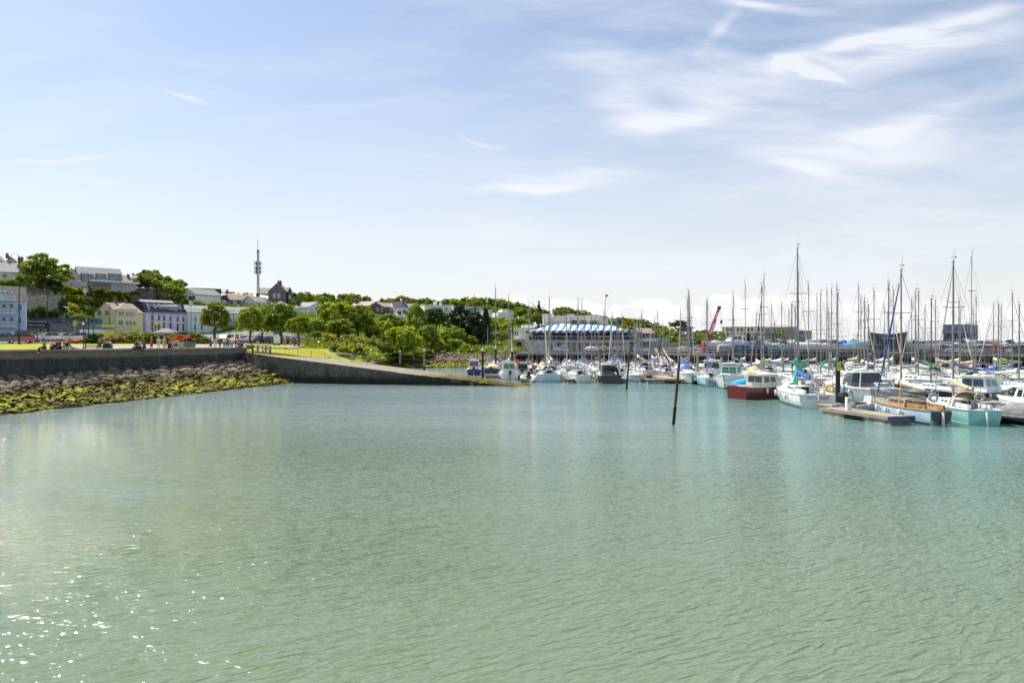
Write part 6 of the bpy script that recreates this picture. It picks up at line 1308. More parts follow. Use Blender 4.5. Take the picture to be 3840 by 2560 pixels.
for i, (px, d, x, zt) in enumerate(crowd):
    pi = rb_.choice((0,0,1,1,2) if zt > 9.5 else (2,2,0)); hm = rb_.choice(['white']*7+['navy','cream','pale','grey','blue','green']); cv = rb_.choice(['blue','navy','navy','navy','cream','cream','white','white','grey','tan','olive','cream','grey','blue','white','green']); hd = rb_.choice(['navy','blue','grey','cream','navy','tan','green'])
    mm = alu if rb_.random() < .8 else (alu_d if rb_.random() < .6 else spruce)
    if abs(px-3571) < 2: mm = mat('mast_orange_wood', (.50,.25,.06), .4)
    if PROTO[pi] is None: t = yacht(**SAILS[pi], label='x', group='yachts berthed in the marina'); PROTO[pi] = t
    else: t = copy_tree(PROTO[pi])
    kw = SAILS[pi]; flip = rb_.random() < .5
    t.location = (x, d, 0); t.rotation_euler = (0, 0, (math.pi if flip else 0)+R(rb_.uniform(-5,5))); s = rb_.uniform(.94,1.08); t.scale = (s, s, s)
    off = kw['L']*.08*s; t.location.y = d-(off if not flip else -off)
    for c in t.children:
        k = c.name.split('.')[0]
        if k == 'hull': setmat(c, HM[hm])
        elif k == 'sail_cover': setmat(c, CM[cv])
        elif k == 'spray_hood': setmat(c, CM[hd])
        elif k == 'mast':
            c.scale = (1, 1, zt/s/10); setmat(c, mm); c.rotation_euler = (0, R(rb_.uniform(-.5,.5)), 0)
            for g in c.children:
                if g.name.startswith('spreaders'): setmat(g, mm)
        elif k == 'rigging': c.scale = (1, 1, zt/s/10)
        elif k == 'furled_sail': c.scale = (1, 1, zt/s/10); setmat(c, CM[rb_.choice(['white','grey','navy','tan','cream','white'])])
        elif k == 'boot_stripe': setmat(c, rb_.choice([stripe_m, HM['red'], HM['black'], HM['blue'], HM['green']]))
    t['label'] = f'{HN[hm]} hulled yacht with {cv if cv != "sky" else "sky blue"} sail cover, {nth(i+1)} mast from the left'
    placed += 1
# --- motor boats and mastless boats fill the remaining berths
MP = {}
fill = []
for row, x0, x1 in [(94,-2,22),(107,-4,28),(117,-6,34),(128,-3,36),(51,33,39),(58,26,46),(65,26,50),(72,25.5,56),(84,25.5,64),(97,26,72),(109,30,82),(120,34,62)]:
    x = x0
    while x < x1:
        px = 1920+x/row*F
        if row < shore_d(px)-7 and -20 < px < 3900:
            d = row+rb_.uniform(-1,1)
            if free(x, d, 2.8): take(x, d, 2.8); fill.append((x, d))
        x += .7
fill.sort(key=lambda q: q[0]/q[1])
for i, (x, d) in enumerate(fill):
    st = rb_.choice(['pilot','sport','sport','covered','launch','pilot']); hm = rb_.choice(['white']*5+['grey','navy','cream','blue']); cv = rb_.choice(['blue','navy','cream','grey','white','cream','grey'])
    if st not in MP: t = cruiser(7.0, 2.6, 1.0, 'white', 'x', st, cover='blue' if st in ('sport','covered') else None, group='motor boats berthed among the yachts'); MP[st] = t
    else: t = copy_tree(MP[st])
    t.location = (x, d, 0); t.rotation_euler = (0, 0, (math.pi if rb_.random() < .5 else 0)+R(rb_.uniform(-6,6))); s = rb_.uniform(.85,1.12); t.scale = (s,s,s)
    for c in t.children:
        k = c.name.split('.')[0]
        if k == 'hull': setmat(c, HM[hm])
        elif k in ('spray_hood','boat_cover'): setmat(c, CM[cv])
    t['label'] = f'{HN[hm]} {dict(pilot="wheelhouse boat", sport="sports cruiser", covered=cv+" covered boat", launch="cabin launch")[st]} among yachts, {nth(i+1)} motor boat from left'
# --- pontoons
plank = mat('pontoon_deck', (.38,.33,.26), .85, var=.15, scale=2, bump=.2); flt = mat('pontoon_float', (.36,.34,.28), .9, var=.25, scale=1.5); yel = mat('pontoon_yellow', (.65,.52,.06), .7)
def pontoon(a, b, w, label, fl=True):
    a = Vector((a[0],a[1],0)); b = Vector((b[0],b[1],0)); L = (b-a).length; t = empty('pontoon', a, math.atan2(b.y-a.y, b.x-a.x), label, 'pontoon')
    MB().box(0,-w/2,.42,L,w/2,.52).build('walkway', plank, t); fm_ = MB().box(-.02,-w/2-.06,.32,L+.02,-w/2-.001,.55).box(-.02,w/2+.001,.32,L+.02,w/2+.06,.55); fm_.build('timber_edge', mat('timber_edge', (.30,.24,.17), .85), t)
    k = .2
    while k < L-1: MB().box(k,-w/2+.05,-.3,min(L,k+2.2),w/2-.05,.415).build('float', flt, t); k += 4.2
    return t
pontoon((23.1,49.6), (24.6,43.2), 1.7, 'nearest pontoon walkway running out beside the wooden yacht')
MB().cbox((6.64,0,.40), (.14,1.95,.34)).build('end_fender', HM['navy'], bpy.data.objects['pontoon'])
pontoon((24.5,66), (52,66), 1.6, 'pontoon walkway behind the tallest masted yacht'); pontoon((24,91), (70,91), 1.6, 'middle pontoon walkway of the marina'); pontoon((24.5,78), (58,78), 1.5, 'pontoon walkway between the nearer rows of yachts'); pontoon((30,114.5), (80,104.5), 1.6, 'far pontoon walkway close to the weedy quay')
pontoon((-4,100.6), (27,99.5), 2.0, 'pontoon walkway below the clubhouse, nearest the open water'); pontoon((-6,121.5), (38,119), 2.0, 'inner pontoon walkway under the quay'); pontoon((17.3,88.6), (24.2,88.0), 2.0, 'short pontoon arm carrying the orange dinghy'); pontoon((23.6,51.6), (40,54.5), 1.8, 'pontoon walkway running in from the thick black pile behind the wooden yacht'); pontoon((30.6,56), (34,92), 1.6, 'central pontoon walkway hidden among the yachts'); pontoon((20.8,88.6), (21.2,100), 1.8, 'pontoon arm leading back to the clubhouse row')
for i, (x, y, l) in enumerate([(1.5,88.8,11),(7.6,88.6,11),(11.6,88.4,11),(14.6,88.6,11),(17.2,89.5,10),(20.9,43.6,.1)][:5]): pontoon((x,y), (x+.3,y+l), .8, f'narrow finger pontoon between the stern moored boats, {nth(i+1)} from the left')
pd = empty('service_pedestal', (23.4,47.5,.52), 0, 'pale service pedestal on the nearest pontoon', 'pedestal'); MB().box(-.15,-.15,0,.15,.15,.9).build('body', HM['white'], pd); MB().box(-.1,-.16,.55,.1,-.151,.8).build('panel', HM['grey'], pd)
# --- mooring piles
pile_d = mat('pile_black', (.022,.022,.02), .7, var=.3, scale=2); pile_g = mat('pile_grey', (.30,.29,.27), .7, var=.15, scale=2)
def pilepost(px, pyt, d, w, label, m=pile_d, cap='white', sign=False, grp='mooring piles'):
    t = empty('mooring_pile', (X(px,d), d, 0), 0, label, 'mooring pile', grp); r = w/2*d/F; H_ = Z(pyt,d); MB().tube((0,0,-1.5), (0,0,H_), r, r, 12).build('post', m, t)
    if cap: MB().lathe([(r*1.05,H_),(r*1.05,H_+.12),(.03,H_+.55)], (0,0,0), 12).build('cap', white_p if cap == 'white' else yel, t)
    if sign: MB().box(-r*.85,-r-.03,H_-.75,r*.85,-r-.003,H_-.08).build('sign', mat('sign_lime', (.55,.72,.05), .6), t); MB().box(-r*.5,-r-.04,H_-.55,r*.1,-r-.031,H_-.5).box(-r*.5,-r-.04,H_-.42,r*.1,-r-.031,H_-.37).box(-r*.5,-r-.04,H_-.3,r*.1,-r-.031,H_-.25).build('sign_marks', black_p, t)
    MB().tube((0,0,-.6), (0,0,.75), r+.012, r+.012, 12).build('weed_band', mat('weed_dark', (.03,.035,.01), .9, var=.3), t)
pilepost(3142,1352,52.3,17,'thick black pile with lime sign at the head of the nearest pontoon', cap=None, sign=True)
for a in [(1810,1316,101,8,'dark pile with white cap by the small blue fishing boat'),(1859,1307,118,7,'dark pile with white cap in the gap between two masts'),(1920,1317,97.5,9,'thick dark pile with white cap beside the wheelhouse boat')]: pilepost(*a)
for a in [(1894,1316,112,6,'brown pile with a yellow top'),(2250,1316,103,6,'rusty brown pile below the clubhouse')]: pilepost(*a, m=mat('pile_brown', (.20,.13,.05), .8, var=.25), cap='yellow' if a[0] < 2000 else None)
for a in [(2616,1330,95,9,'grey pile left of the white fishing boat'),(2706,1338,96,10,'grey pile right of the white fishing boat'),(2863,1339,90,10,'grey pile with lime sign beneath the crane'),(2937,1337,93,8,'grey pile with lime sign in the middle rows'),(3114,1322,104,7,'slim dark pile behind the thick black one'),(3314,1348,84,9,'grey pile topped with a lime sign among the white yachts'),(3735,1355,82,11,'grey pile with lime sign near the black motor yacht'),(3752,1347,95,8,'grey pile just behind another one near the black motor yacht'),(3347,1330,104,7,'slim grey pile with a lamp in the far rows')]: pilepost(*a, m=pile_g, cap=None, sign=a[0] > 2800)
def lean_pole(top, bot, d, r, label, m, bands=None):
    a = Vector((X(bot[0],d), d, -.8)); b = P(top[0], top[1], d); t = empty('leaning_pole', (a.x,d,0), 0, label, 'pole', None); a -= Vector((a.x,d,0)); b -= Vector((X(bot[0],d),d,0))
    MB().tube(a, b, r*1.1, r, 9).build('shaft', m, t); MB().tube(b, b+(b-a).normalized()*.35, r*.9, r*.7, 7).build('tip', white_p if bands else rust, t); MB().tube(a, a.lerp(b, .42), r*1.1+.012, r*1.05+.012, 9).build('weed_band', mat('weed_dark', (0,0,0)), t); return t
rust = mat('pole_rust', (.16,.055,.035), .85, var=.35, scale=2)
lean_pole((2546,1372), (2521,1592), 43.4, .085, 'long rusty pole leaning out of the open water', rust); lean_pole((2361,1325), (2347,1460), 76, .10, 'shorter dark pole leaning in the water before the navy cruiser', mat('pole_dark', (.10,.06,.04), .8, var=.3))
pinkp = mat('pole_faded_red', (.42,.20,.20), .8, var=.25)
for i, (px, yt, yb) in enumerate(((1500,1312,1384),(1550,1304,1375),(1591,1306,1394),(1721,1318,1375))):
    d = 5.2*F/(yb-HZ); x = X(px,d); t = empty('marker_post', (x,d,0), 0, ('faded red marker post nearest the slipway barriers','thin red marker post behind the others','tall pale topped red marker post at the edge of the slipway','faded red marker post out by the far rocks')[i], 'marker post', 'marker posts of the inner basin'); H_ = Z(yt,d)
    MB().tube((0,0,-1), (0,0,1.0), .17, .16, 8).build('base', pile_d, t); MB().tube((0,0,1.0), (0,0,2.0 if i != 1 else 2.4), .165, .165, 8).build('grey_band', pile_g, t); MB().tube((0,0,2.0 if i != 1 else 2.4), (0,0,H_-.5), .165, .165, 8).build('red_band', pinkp, t); MB().tube((0,0,H_-.5), (0,0,H_), .17, .17, 8).build('cap', white_p, t)
# ------------------------------------------------------------------ people
import bmesh
def skinned(nodes, edges, sub=1):
    me = bpy.data.meshes.new('s'); me.from_pydata([n[:3] for n in nodes], edges, []); ob = bpy.data.objects.new('s', me); COL.objects.link(ob)
    sk = ob.modifiers.new('k', 'SKIN'); ob.modifiers.new('u', 'SUBSURF').levels = sub; sk.use_smooth_shade = True
    if not me.skin_vertices: 
        bm = bmesh.new(); bm.from_mesh(me); bm.verts.layers.skin.verify(); bm.to_mesh(me); bm.free()
    for v, n in zip(me.skin_vertices[0].data, nodes):
        r = n[3]; v.radius = (r, r) if not isinstance(r, tuple) else r
    me.skin_vertices[0].data[0].use_root = True
    out = bpy.data.meshes.new_from_object(ob.evaluated_get(bpy.context.evaluated_depsgraph_get())); bpy.data.objects.remove(ob); return out
# joints of each pose, figure faces -Y; z = 0 at the soles (standing) or at the seat (sitting)
def pose(kind, arm=0):
    if kind in ('stand', 'walk'):
        k = .16 if kind == 'walk' else .03
        J = dict(pel=(0,0,.93), bel=(0,0,1.08), che=(0,.01,1.28), nec=(0,0,1.45), hl=(-.09,0,.88), hr=(.09,0,.88), kl=(-.1,-k,.48), kr=(.1,k*.3-.02,.48), al=(-.1,-k*.9,.08), ar=(.1,k*1.4,.1), tl=(-.11,-k*.9-.15,.04), tr=(.11,k*1.4-.14,.05))
        sl, sr = (-.18,.01,1.39), (.18,.01,1.39)
        A = [((-.23,.03,1.13),(-.24,-.06,.9)), ((-.25,-.05,1.12),(-.12,-.25,1.2)), ((-.26,.02,1.14),(-.1,-.2,1.05))][arm]; B = [((.23,.03,1.13),(.24,-.06,.9)), ((.25,.04,1.13),(.26,-.02,.9)), ((.26,.02,1.14),(.1,-.2,1.05))][arm]
    else:
        dz = 0.1; lg = {'dangle':((-.11,-.42,.12),(-.12,-.47,-.3),(-.13,-.6,-.36)), 'chair':((-.11,-.42,.12),(-.12,-.42,-.34),(-.13,-.56,-.4)), 'cross':((-.34,-.28,.12),(-.02,-.42,.06),(.08,-.48,.05)), 'knees':((-.11,-.3,.42),(-.12,-.55,.06),(-.13,-.68,.03))}[kind]
        m_ = lambda p: (-p[0], p[1], p[2]); J = dict(pel=(0,0,.12), bel=(0,-.01,.28), che=(0,-.02,.48), nec=(0,-.03,.65), hl=(-.1,-.02,.11), hr=(.1,-.02,.11), kl=lg[0], kr=m_(lg[0]), al=lg[1], ar=m_(lg[1]), tl=lg[2], tr=m_(lg[2]))
        sl, sr = (-.18,-.02,.59), (.18,-.02,.59)
        A = [((-.24,-.04,.34),(-.16,-.24,.22)), ((-.25,.08,.35),(-.26,.18,.12)), ((-.22,-.14,.36),(-.08,-.3,.4))][arm]; B = [tuple((-p[0],p[1],p[2]) for p in A)][0]
    J.update(sl=sl, sr=sr, el=A[0], er=B[0], wl=A[1], wr=B[1]); return J
def head_z(J): n = J['nec']; return (n[0], n[1]-.01, n[2]+.17)
BODY = {}
def body_meshes(kind, arm):
    if (kind, arm) in BODY: return BODY[(kind, arm)]
    J = pose(kind, arm); hz_ = head_z(J); V = Vector
    names = [('pel',.115),('bel',.105),('che',.125),('nec',.052),('hd0',.06),('hd1',.092),('hd2',.075),('sl',.055),('el',.042),('wl',.028),('pl',.038),('sr',.055),('er',.042),('wr',.028),('pr',.038),('hl',.085),('kl',.056),('al',.038),('tl',.03),('hr',.085),('kr',.056),('ar',.038),('tr',.03)]
    P_ = dict(J); P_['hd0'] = (hz_[0],hz_[1],hz_[2]-.09); P_['hd1'] = (hz_[0],hz_[1],hz_[2]); P_['hd2'] = (hz_[0],hz_[1]+.005,hz_[2]+.07)
    for s_, e, w in (('pl','el','wl'),('pr','er','wr')): d = (V(J[w])-V(J[e])).normalized(); P_[s_] = tuple(V(J[w])+d*.06)
    idx = {n: i for i, (n, r) in enumerate(names)}; nodes = [(*P_[n], r) for n, r in names]
    ed = [('pel','bel'),('bel','che'),('che','nec'),('nec','hd0'),('hd0','hd1'),('hd1','hd2'),('che','sl'),('sl','el'),('el','wl'),('wl','pl'),('che','sr'),('sr','er'),('er','wr'),('wr','pr'),('pel','hl'),('hl','kl'),('kl','al'),('al','tl'),('pel','hr'),('hr','kr'),('kr','ar'),('ar','tr')]
    me = skinned(nodes, [(idx[a], idx[b]) for a, b in ed])
    mb = MB(); mb.v = [tuple(v.co) for v in me.vertices]; mb.f = [tuple(p.vertices) for p in me.polygons]; mb.sm = [True]*len(mb.f)
    for s_, e, w in (('pl','el','wl'),('pr','er','wr')):       # five fingers a hand
        d = (V(J[w])-V(J[e])).normalized(); sd = d.cross(V((0,1,0))).normalized(); up = sd.cross(d); b0 = V(P_[s_])+d*.015
        for k, (o, l) in enumerate(((-.027,.06),(-.009,.072),(.009,.068),(.027,.052))): p0 = b0+sd*o; p1 = p0+d*l*.55; p2 = p1+(d*.7-up*.5)*l*.5; mb.tube(p0, p1, .009, .008, 5).tube(p1, p2, .008, .006, 5)
        p0 = V(J[w])+d*.03-sd*.03; mb.tube(p0, p0+(d*.7-sd*.7)*.055, .011, .008, 5)
    h = V(hz_); mb.ell(h+V((0,-.092,-.01)), (.014,.022,.022), 6, 4).ell(h+V((-.088,.0,0)), (.012,.022,.03), 6, 4).ell(h+V((.088,.0,0)), (.012,.022,.03), 6, 4)
    me2 = mb.mesh('body'); bpy.data.meshes.remove(me)
    sub = lambda ns, es: skinned([(*P_[n], r) for n, r in ns], es)
    top = sub([('che',.145),('bel',.13),('pel',.128),('sl',.075),('el',.055),('sr',.075),('er',.055)], [(0,1),(1,2),(0,3),(3,4),(0,5),(5,6)])
    legs = sub([('pel',.132),('hl',.098),('kl',.068),('al',.05),('hr',.098),('kr',.068),('ar',.05)], [(0,1),(1,2),(2,3),(0,4),(4,5),(5,6)])
    hb = MB().ell(h+V((0,.018,.03)), (.1,.108,.095), 10, 6); short = hb.mesh('hair'); hb = MB().ell(h+V((0,.02,.03)), (.103,.11,.1), 10, 6).ell(h+V((0,.06,-.13)), (.09,.05,.15), 8, 5); long_ = hb.mesh('hair')
    sh = MB(); 
    for a, t_ in (('al','tl'),('ar','tr')): a_, b_ = V(J[a]), V(J[t_]); sh.ell((a_+b_)/2+V((0,0,-.005)), (.048,.13 if kind != 'dangle' else .1,.05), 8, 5)
    shoes = sh.mesh('shoes')
    dr = MB(); 
    if kind in ('stand','walk'): dr.loft([[V((math.cos(a)*w, math.sin(a)*w*.75, z)) for a in [i*math.pi/5 for i in range(10)]] for w, z in ((.15,1.36),(.15,1.2),(.13,1.08),(.17,.92),(.21,.7),(.24,.5))])
    else: dr.loft([[V((math.cos(a)*w, yy+math.sin(a)*w*.75, z)) for a in [i*math.pi/5 for i in range(10)]] for w, z, yy in ((.14,.56,-.02),(.13,.3,-.02),(.2,.1,-.1),(.26,.04,-.18))])
    dress = dr.mesh('dress')
    eye = MB().ell(h+V((-.034,-.086,.01)), (.011,.008,.007), 6, 4).ell(h+V((.034,-.086,.01)), (.011,.008,.007), 6, 4).ell(h+V((0,-.088,-.045)), (.022,.008,.006), 6, 4).mesh('eyes_and_mouth')
    BODY[(kind, arm)] = (me2, top, legs, short, long_, shoes, dress, eye); return BODY[(kind, arm)]
SK = [mat('skin_fair', (.55,.34,.24), .6, var=.04), mat('skin_tan', (.40,.24,.16), .6, var=.04)]
CL = {}
def cloth(c):
    T = dict(black=(.02,.02,.022), white=(.75,.75,.74), red=(.50,.05,.05), pink=(.68,.42,.40), blue=(.08,.14,.40), navy=(.03,.04,.10), grey=(.30,.31,.33), orange=(.45,.20,.06), lilac=(.52,.42,.60), green=(.12,.40,.14), purple=(.22,.05,.16), denim=(.12,.18,.30), sky=(.40,.55,.72), khaki=(.40,.34,.22), brown=(.16,.09,.05), blond=(.55,.40,.20), maroon=(.14,.02,.04), silver=(.6,.58,.55), teal=(.1,.45,.42))
    if c not in CL: CL[c] = mat('cloth_'+c, T[c], .85, var=.12, scale=9)
    return CL[c]
def person(px, d, kind, top, bot, hair, label, face=0, arm=0, long=False, dress=None, z=None, group=None, skin=0, h=1.0, hat=None):
    m = body_meshes(kind, arm); x = X(px, d); zz = gz(px, d)+.13 if z is None else z
    t = empty('person', (x, d, zz), R(face), label, 'person', group); t.scale = (h,h,h)
    link('body', m[0], None, t); setm = lambda o, mt: (o.data.materials.append(mt) if not o.data.materials else None, setmat(o, mt)); setm(t.children[-1], SK[skin])
    for nm, me, mt in (('shirt', m[1], cloth(top)), ('hair', m[4] if long else m[3], cloth(hair)), ('shoes', m[5], cloth('black' if hair != 'black' else 'white')), ('face', m[7], cloth('brown'))): o = link(nm, me, None, t); setm(o, mt)
    if dress: o = link('dress', m[6], None, t); setm(o, cloth(dress))
    if bot: o = link('trousers', m[2], None, t); setm(o, cloth(bot))
    if hat: hz_ = head_z(pose(kind, arm)); MB().ell((hz_[0],hz_[1]+.01,hz_[2]+.07), (.112,.12,.07), 10, 5).box(-.07,hz_[1]-.2,hz_[2]+.05,.07,hz_[1]-.08,hz_[2]+.065).build('cap', cloth(hat), t)
    return t
def on_wall(px): return wall_d(px)-.35      # distance of the coping top at a bearing
WZ = 4.61
person(167, on_wall(167)-.1, 'dangle', 'orange', 'black', 'black', 'person in rust brown top sitting on the wall with legs hanging over', -35, 0, z=WZ, h=1.02)
person(196, on_wall(196)+.2, 'cross', 'white', 'black', 'black', 'person in white top with dark stripes seated on the wall among friends', 60, 2, z=WZ)
person(210, on_wall(210)+.1, 'knees', 'black', 'black', 'brown', 'long haired person all in black in the middle of the seated friends', 20, 0, True, z=WZ)
person(224, on_wall(224)+.2, 'cross', 'purple', 'black', 'brown', 'person in purple and black leaning in the group of seated friends', -30, 2, True, z=WZ)
person(240, on_wall(240)+1.8, 'knees', 'orange', 'khaki', 'brown', 'person half hidden behind the seated friends in tan clothing', 0, 0, z=WZ-.3)
person(251, on_wall(251)+.3, 'knees', 'black', 'silver', 'blond', 'person in black top and pale wide trousers with back turned to the car park', 170, 0, True, z=WZ)
person(374, on_wall(374)+4, 'chair', 'black', 'khaki', 'brown', 'sunbather in a sky blue cap sitting on the bench end', 10, 1, z=gz(374,76)+.6, hat='sky')
person(512, on_wall(512)-.05, 'dangle', 'black', 'black', 'black', 'dark haired person in black, left one of the trio hanging legs over the wall', -10, 0, z=WZ)
person(523, on_wall(523)-.05, 'dangle', 'sky', 'black', 'black', 'person in pale blue shirt in the middle of the trio on the wall', 15, 0, z=WZ)
person(541, on_wall(541)-.05, 'dangle', 'maroon', 'black', 'brown', 'person in brown and maroon at the right of the trio on the wall', 0, 2, z=WZ, skin=1)
person(568, wall_d(568)+5, 'walk', 'red', None, 'blond', 'woman in a red dress striding along the promenade', -70, 0, True, 'red')
person(595, wall_d(595)+4.5, 'stand', 'white', 'white', 'silver', 'white haired woman in white with a dark bag strap', 10, 0)
person(616, wall_d(616)+4.5, 'stand', 'pink', None, 'silver', 'woman in a long pink dress beside the white haired woman', 0, 0, True, 'pink')
person(634, on_wall(634)+.25, 'knees', 'black', 'black', 'black', 'person in black sitting sideways on the wall near the silver litter bin', 60, 1, z=WZ)
person(650, on_wall(650)+.35, 'cross', 'lilac', 'grey', 'brown', 'person in a lilac shirt on the wall before the silver litter bin', -30, 0, z=WZ)
person(677, on_wall(677)+1.4, 'cross', 'pink', 'khaki', 'brown', 'person in pink lounging left of the green shirted one', 40, 2, z=WZ-.05)
person(688, on_wall(688)+1.5, 'cross', 'green', 'khaki', 'black', 'person in a green shirt and cap sitting by the skip', 0, 0, z=WZ-.05, hat='green')
person(702, on_wall(702)+1.0, 'knees', 'black', 'grey', 'black', 'person in dark clothes slumped next to the green shirted one', -50, 0, z=WZ-.05)
W_ = [(790,'walk','maroon',None,'brown','woman with long hair in a maroon dress leading the walkers',-60,True,'maroon'),(807,'walk','sky','white','brown','walker in a pale blue shirt and white shorts',20,True,None),(824,'walk','black','black','brown','walker dressed in black in the middle of the crowd',60,False,None),
 (842,'stand','white','navy','black','person in white top and cap carrying a dark bag',0,False,None),(853,'stand','navy','navy','brown','person in navy right of the white capped one',30,False,None),(862,'walk','grey','grey','black','walker in grey with a hood',-20,False,None),(870,'stand','white','grey','silver','person in pale clothes before the orange kiosk',0,False,None),
 (883,'stand','black','denim','black','person in black by the kiosk counter',120,False,None),(892,'stand','grey','black','brown','person in grey queueing at the kiosk',150,True,None)]
for i, (px, k, tp, bt, hr, lb, fc, lg, dr) in enumerate(W_): person(px, wall_d(px)+6+(i % 3), k, tp, bt, hr, lb, fc, i % 3, lg, dr, group='walkers near the end of the promenade')
person(898, on_wall(898)+.3, 'cross', 'blue', 'denim', 'brown', 'person in blue sitting at the end of the sea wall', -20, 0, z=WZ)
person(906, on_wall(903)+.3, 'knees', 'black', 'denim', 'black', 'person in black sitting last on the sea wall', 30, 1, z=WZ)
for px, d, k, tp, bt, hr, lb in ((1065,122,'stand','lilac','grey','brown','person in lilac beneath the park trees'),(1072,121,'stand','khaki','khaki','brown','person in khaki at the path under the trees'),(1092,121,'walk','silver','khaki','silver','pale dressed person on the path'),(1105,117,'stand','blue','navy','brown','person in bright blue with hands on hips at the path'),
    (120,124,'stand','lilac','black','blond','grey haired person standing behind the red car'),(141,121,'walk','black','denim','silver','person crossing behind the red car in black top')): person(px, d, k, tp, bt, hr, lb, rnd.uniform(-90,90), 2)
# ------------------------------------------------------------------ vehicles
tyre = mat('tyre_rubber', (.02,.02,.02), .8); rimm = mat('wheel_rim', (.45,.45,.46), .3, .8); tail = mat('tail_light', (.5,.02,.02), .2); headl = mat('head_light', (.75,.76,.78), .1, spec=1); plate = mat('number_plate', (.7,.7,.66), .5)
CARP = dict(
 hatch=dict(L=4.1, W=1.75, body=[(-2.05,.35),(-2.05,.75),(-1.95,.95),(-1.0,1.02),(1.7,1.02),(2.0,.9),(2.05,.4),(1.9,.25),(-1.95,.25)], top=[(-1.15,1.0),(-.45,1.46),(.2,1.54),(1.3,1.5),(1.85,1.02)]),
 mpv=dict(L=4.25, W=1.8, body=[(-2.12,.35),(-2.1,.78),(-1.9,1.0),(-1.2,1.1),(1.8,1.1),(2.1,.95),(2.12,.4),(1.95,.25),(-2.0,.25)], top=[(-1.45,1.08),(-.5,1.6),(.3,1.68),(1.55,1.62),(2.0,1.1)]),
 suv=dict(L=4.5, W=1.85, body=[(-2.25,.4),(-2.22,.85),(-2.05,1.05),(-1.2,1.12),(1.95,1.12),(2.2,.98),(2.25,.5),(2.1,.32),(-2.1,.32)], top=[(-1.3,1.1),(-.6,1.62),(.2,1.7),(1.6,1.66),(2.05,1.12)]),
 van=dict(L=5.2, W=2.0, body=[(-2.6,.4),(-2.55,.9),(-1.9,1.25),(-1.3,1.95),(-1.0,2.1),(2.55,2.1),(2.6,.4),(2.5,.3),(-2.5,.3)], top=None))
def car(kind, px, d, col, label, rz=0, grp='vehicles parked behind the promenade', z=None, name='parked_car', cat='car', proto={}):
    """front of the car points along -X before rotation"""
    zz = gz(px, d)+.11 if z is None else z
    key = kind; m = mat('car_'+col, dict(red=(.50,.03,.04), navy=(.05,.10,.17), blue=(.03,.08,.45), white=(.75,.75,.75), black=(.02,.02,.022), silver=(.5,.51,.53), grey=(.22,.23,.25), green=(.04,.2,.1))[col], .25, .1, var=.03, coat=1.0)
    if key in proto:
        t = copy_tree(proto[key]); t.location = (X(px,d), d, zz); t.rotation_euler = (0,0,R(rz))
        for c in t.children:
            if c.name.split('.')[0] in ('body','roof'): setmat(c, m)
        tag(t, label, cat, grp); return t
    t = empty(name, (X(px,d), d, zz), R(rz), label, cat, grp); K = CARP[kind]; W = K['W']; b = MB().prism(K['body'], -W/2, W/2, 'y').build('body', m, t)
    bm = bmesh.new(); bm.from_mesh(b.data); bmesh.ops.bevel(bm, geom=bm.edges[:], offset=.06, segments=2, affect='EDGES'); bm.to_mesh(b.data); bm.free()
    if K['top']:
        tp = K['top']; n = len(tp); w0, w1 = W/2-.06, W/2-.24; vs = []
        for sg in (-1, 1):
            for i, (x, z_) in enumerate(tp): q = (z_-tp[0][1])/(max(p[1] for p in tp)-tp[0][1]); vs.append((x, sg*(w0+(w1-w0)*q), z_))
        MB().add(vs, [tuple(range(n)), tuple(range(2*n-1, n-1, -1))]+[(i, i+n, i+1+n, i+1) for i in range(n-1)]+[(n-1, 2*n-1, n, 0)]).build('windows', glass_d, t)
        zt = [p for p in tp if p[1] > 1.4]; mb = MB(); mb.prism([(p[0]+(-.0), p[1]+.005) for p in zt]+[(p[0], p[1]+.05) for p in reversed(zt)], -w1-.02, w1+.02, 'y')
        for sg in (-1, 1):
            for i in (0, n-2): mb.tube(vs[i+(n if sg > 0 else 0)], vs[i+1+(n if sg > 0 else 0)], .045, .04, 5)
            x = (zt[0][0]+zt[-1][0])/2; mb.tube((x, sg*w0, tp[0][1]), (x, sg*(w1+.01), zt[0][1]+.05), .04, .04, 4)
        mb.build('roof', m, t)
    else: MB().add([(-1.88,-W/2+.15,1.3),(-1.88,W/2-.15,1.3),(-1.3,W/2-.2,1.92),(-1.3,-W/2+.2,1.92)], [(0,1,2,3)]).box(-1.7,-W/2-.01,1.25,-1.0,-W/2+.01,1.8).box(-1.7,W/2-.01,1.25,-1.0,W/2+.01,1.8).build('windows', glass_d, t)
    for x in (-K['L']*.31, K['L']*.31):
        for sg in (-1, 1): w = MB().tube((x,sg*(W/2-.2),.32), (x,sg*(W/2+.01),.32), .32, .32, 14).build('wheel', tyre, t); MB().tube((x,sg*(W/2+.011),.32), (x,sg*(W/2+.025),.32), .2, .2, 10).build('rim', rimm, w)
    for sg in (-1, 1): MB().cbox((-K['L']/2+.12,sg*(W/2-.3),.74), (.25,.36,.16)).build('headlight', headl, t); MB().cbox((K['L']/2-.08,sg*(W/2-.18),.9), (.2,.24,.28)).build('tail_light', tail, t); MB().cbox((-K['L']*.2,sg*(W/2+.08),1.08), (.14,.2,.14)).build('mirror', m, t)
    MB().box(-K['L']/2-.02,-.26,.4,-K['L']/2-.001,.26,.52).box(K['L']/2+.001,-.26,.55,K['L']/2+.02,.26,.67).build('number_plate', plate, t); proto[key] = t; return t
car('hatch', 10, 117, 'navy', 'dark blue car at the left edge of the seafront road', -145)
car('mpv', 75, 119, 'red', 'bright red car parked behind the tall lamp post', 25)
car('hatch', 18, 131, 'white', 'white car partly hidden behind the red one', 15)
car('van', 107, 126, 'black', 'black van directly behind the red car', -82, name='parked_van', cat='van')
car('hatch', 140, 130, 'blue', 'royal blue car beside the black van', 20)
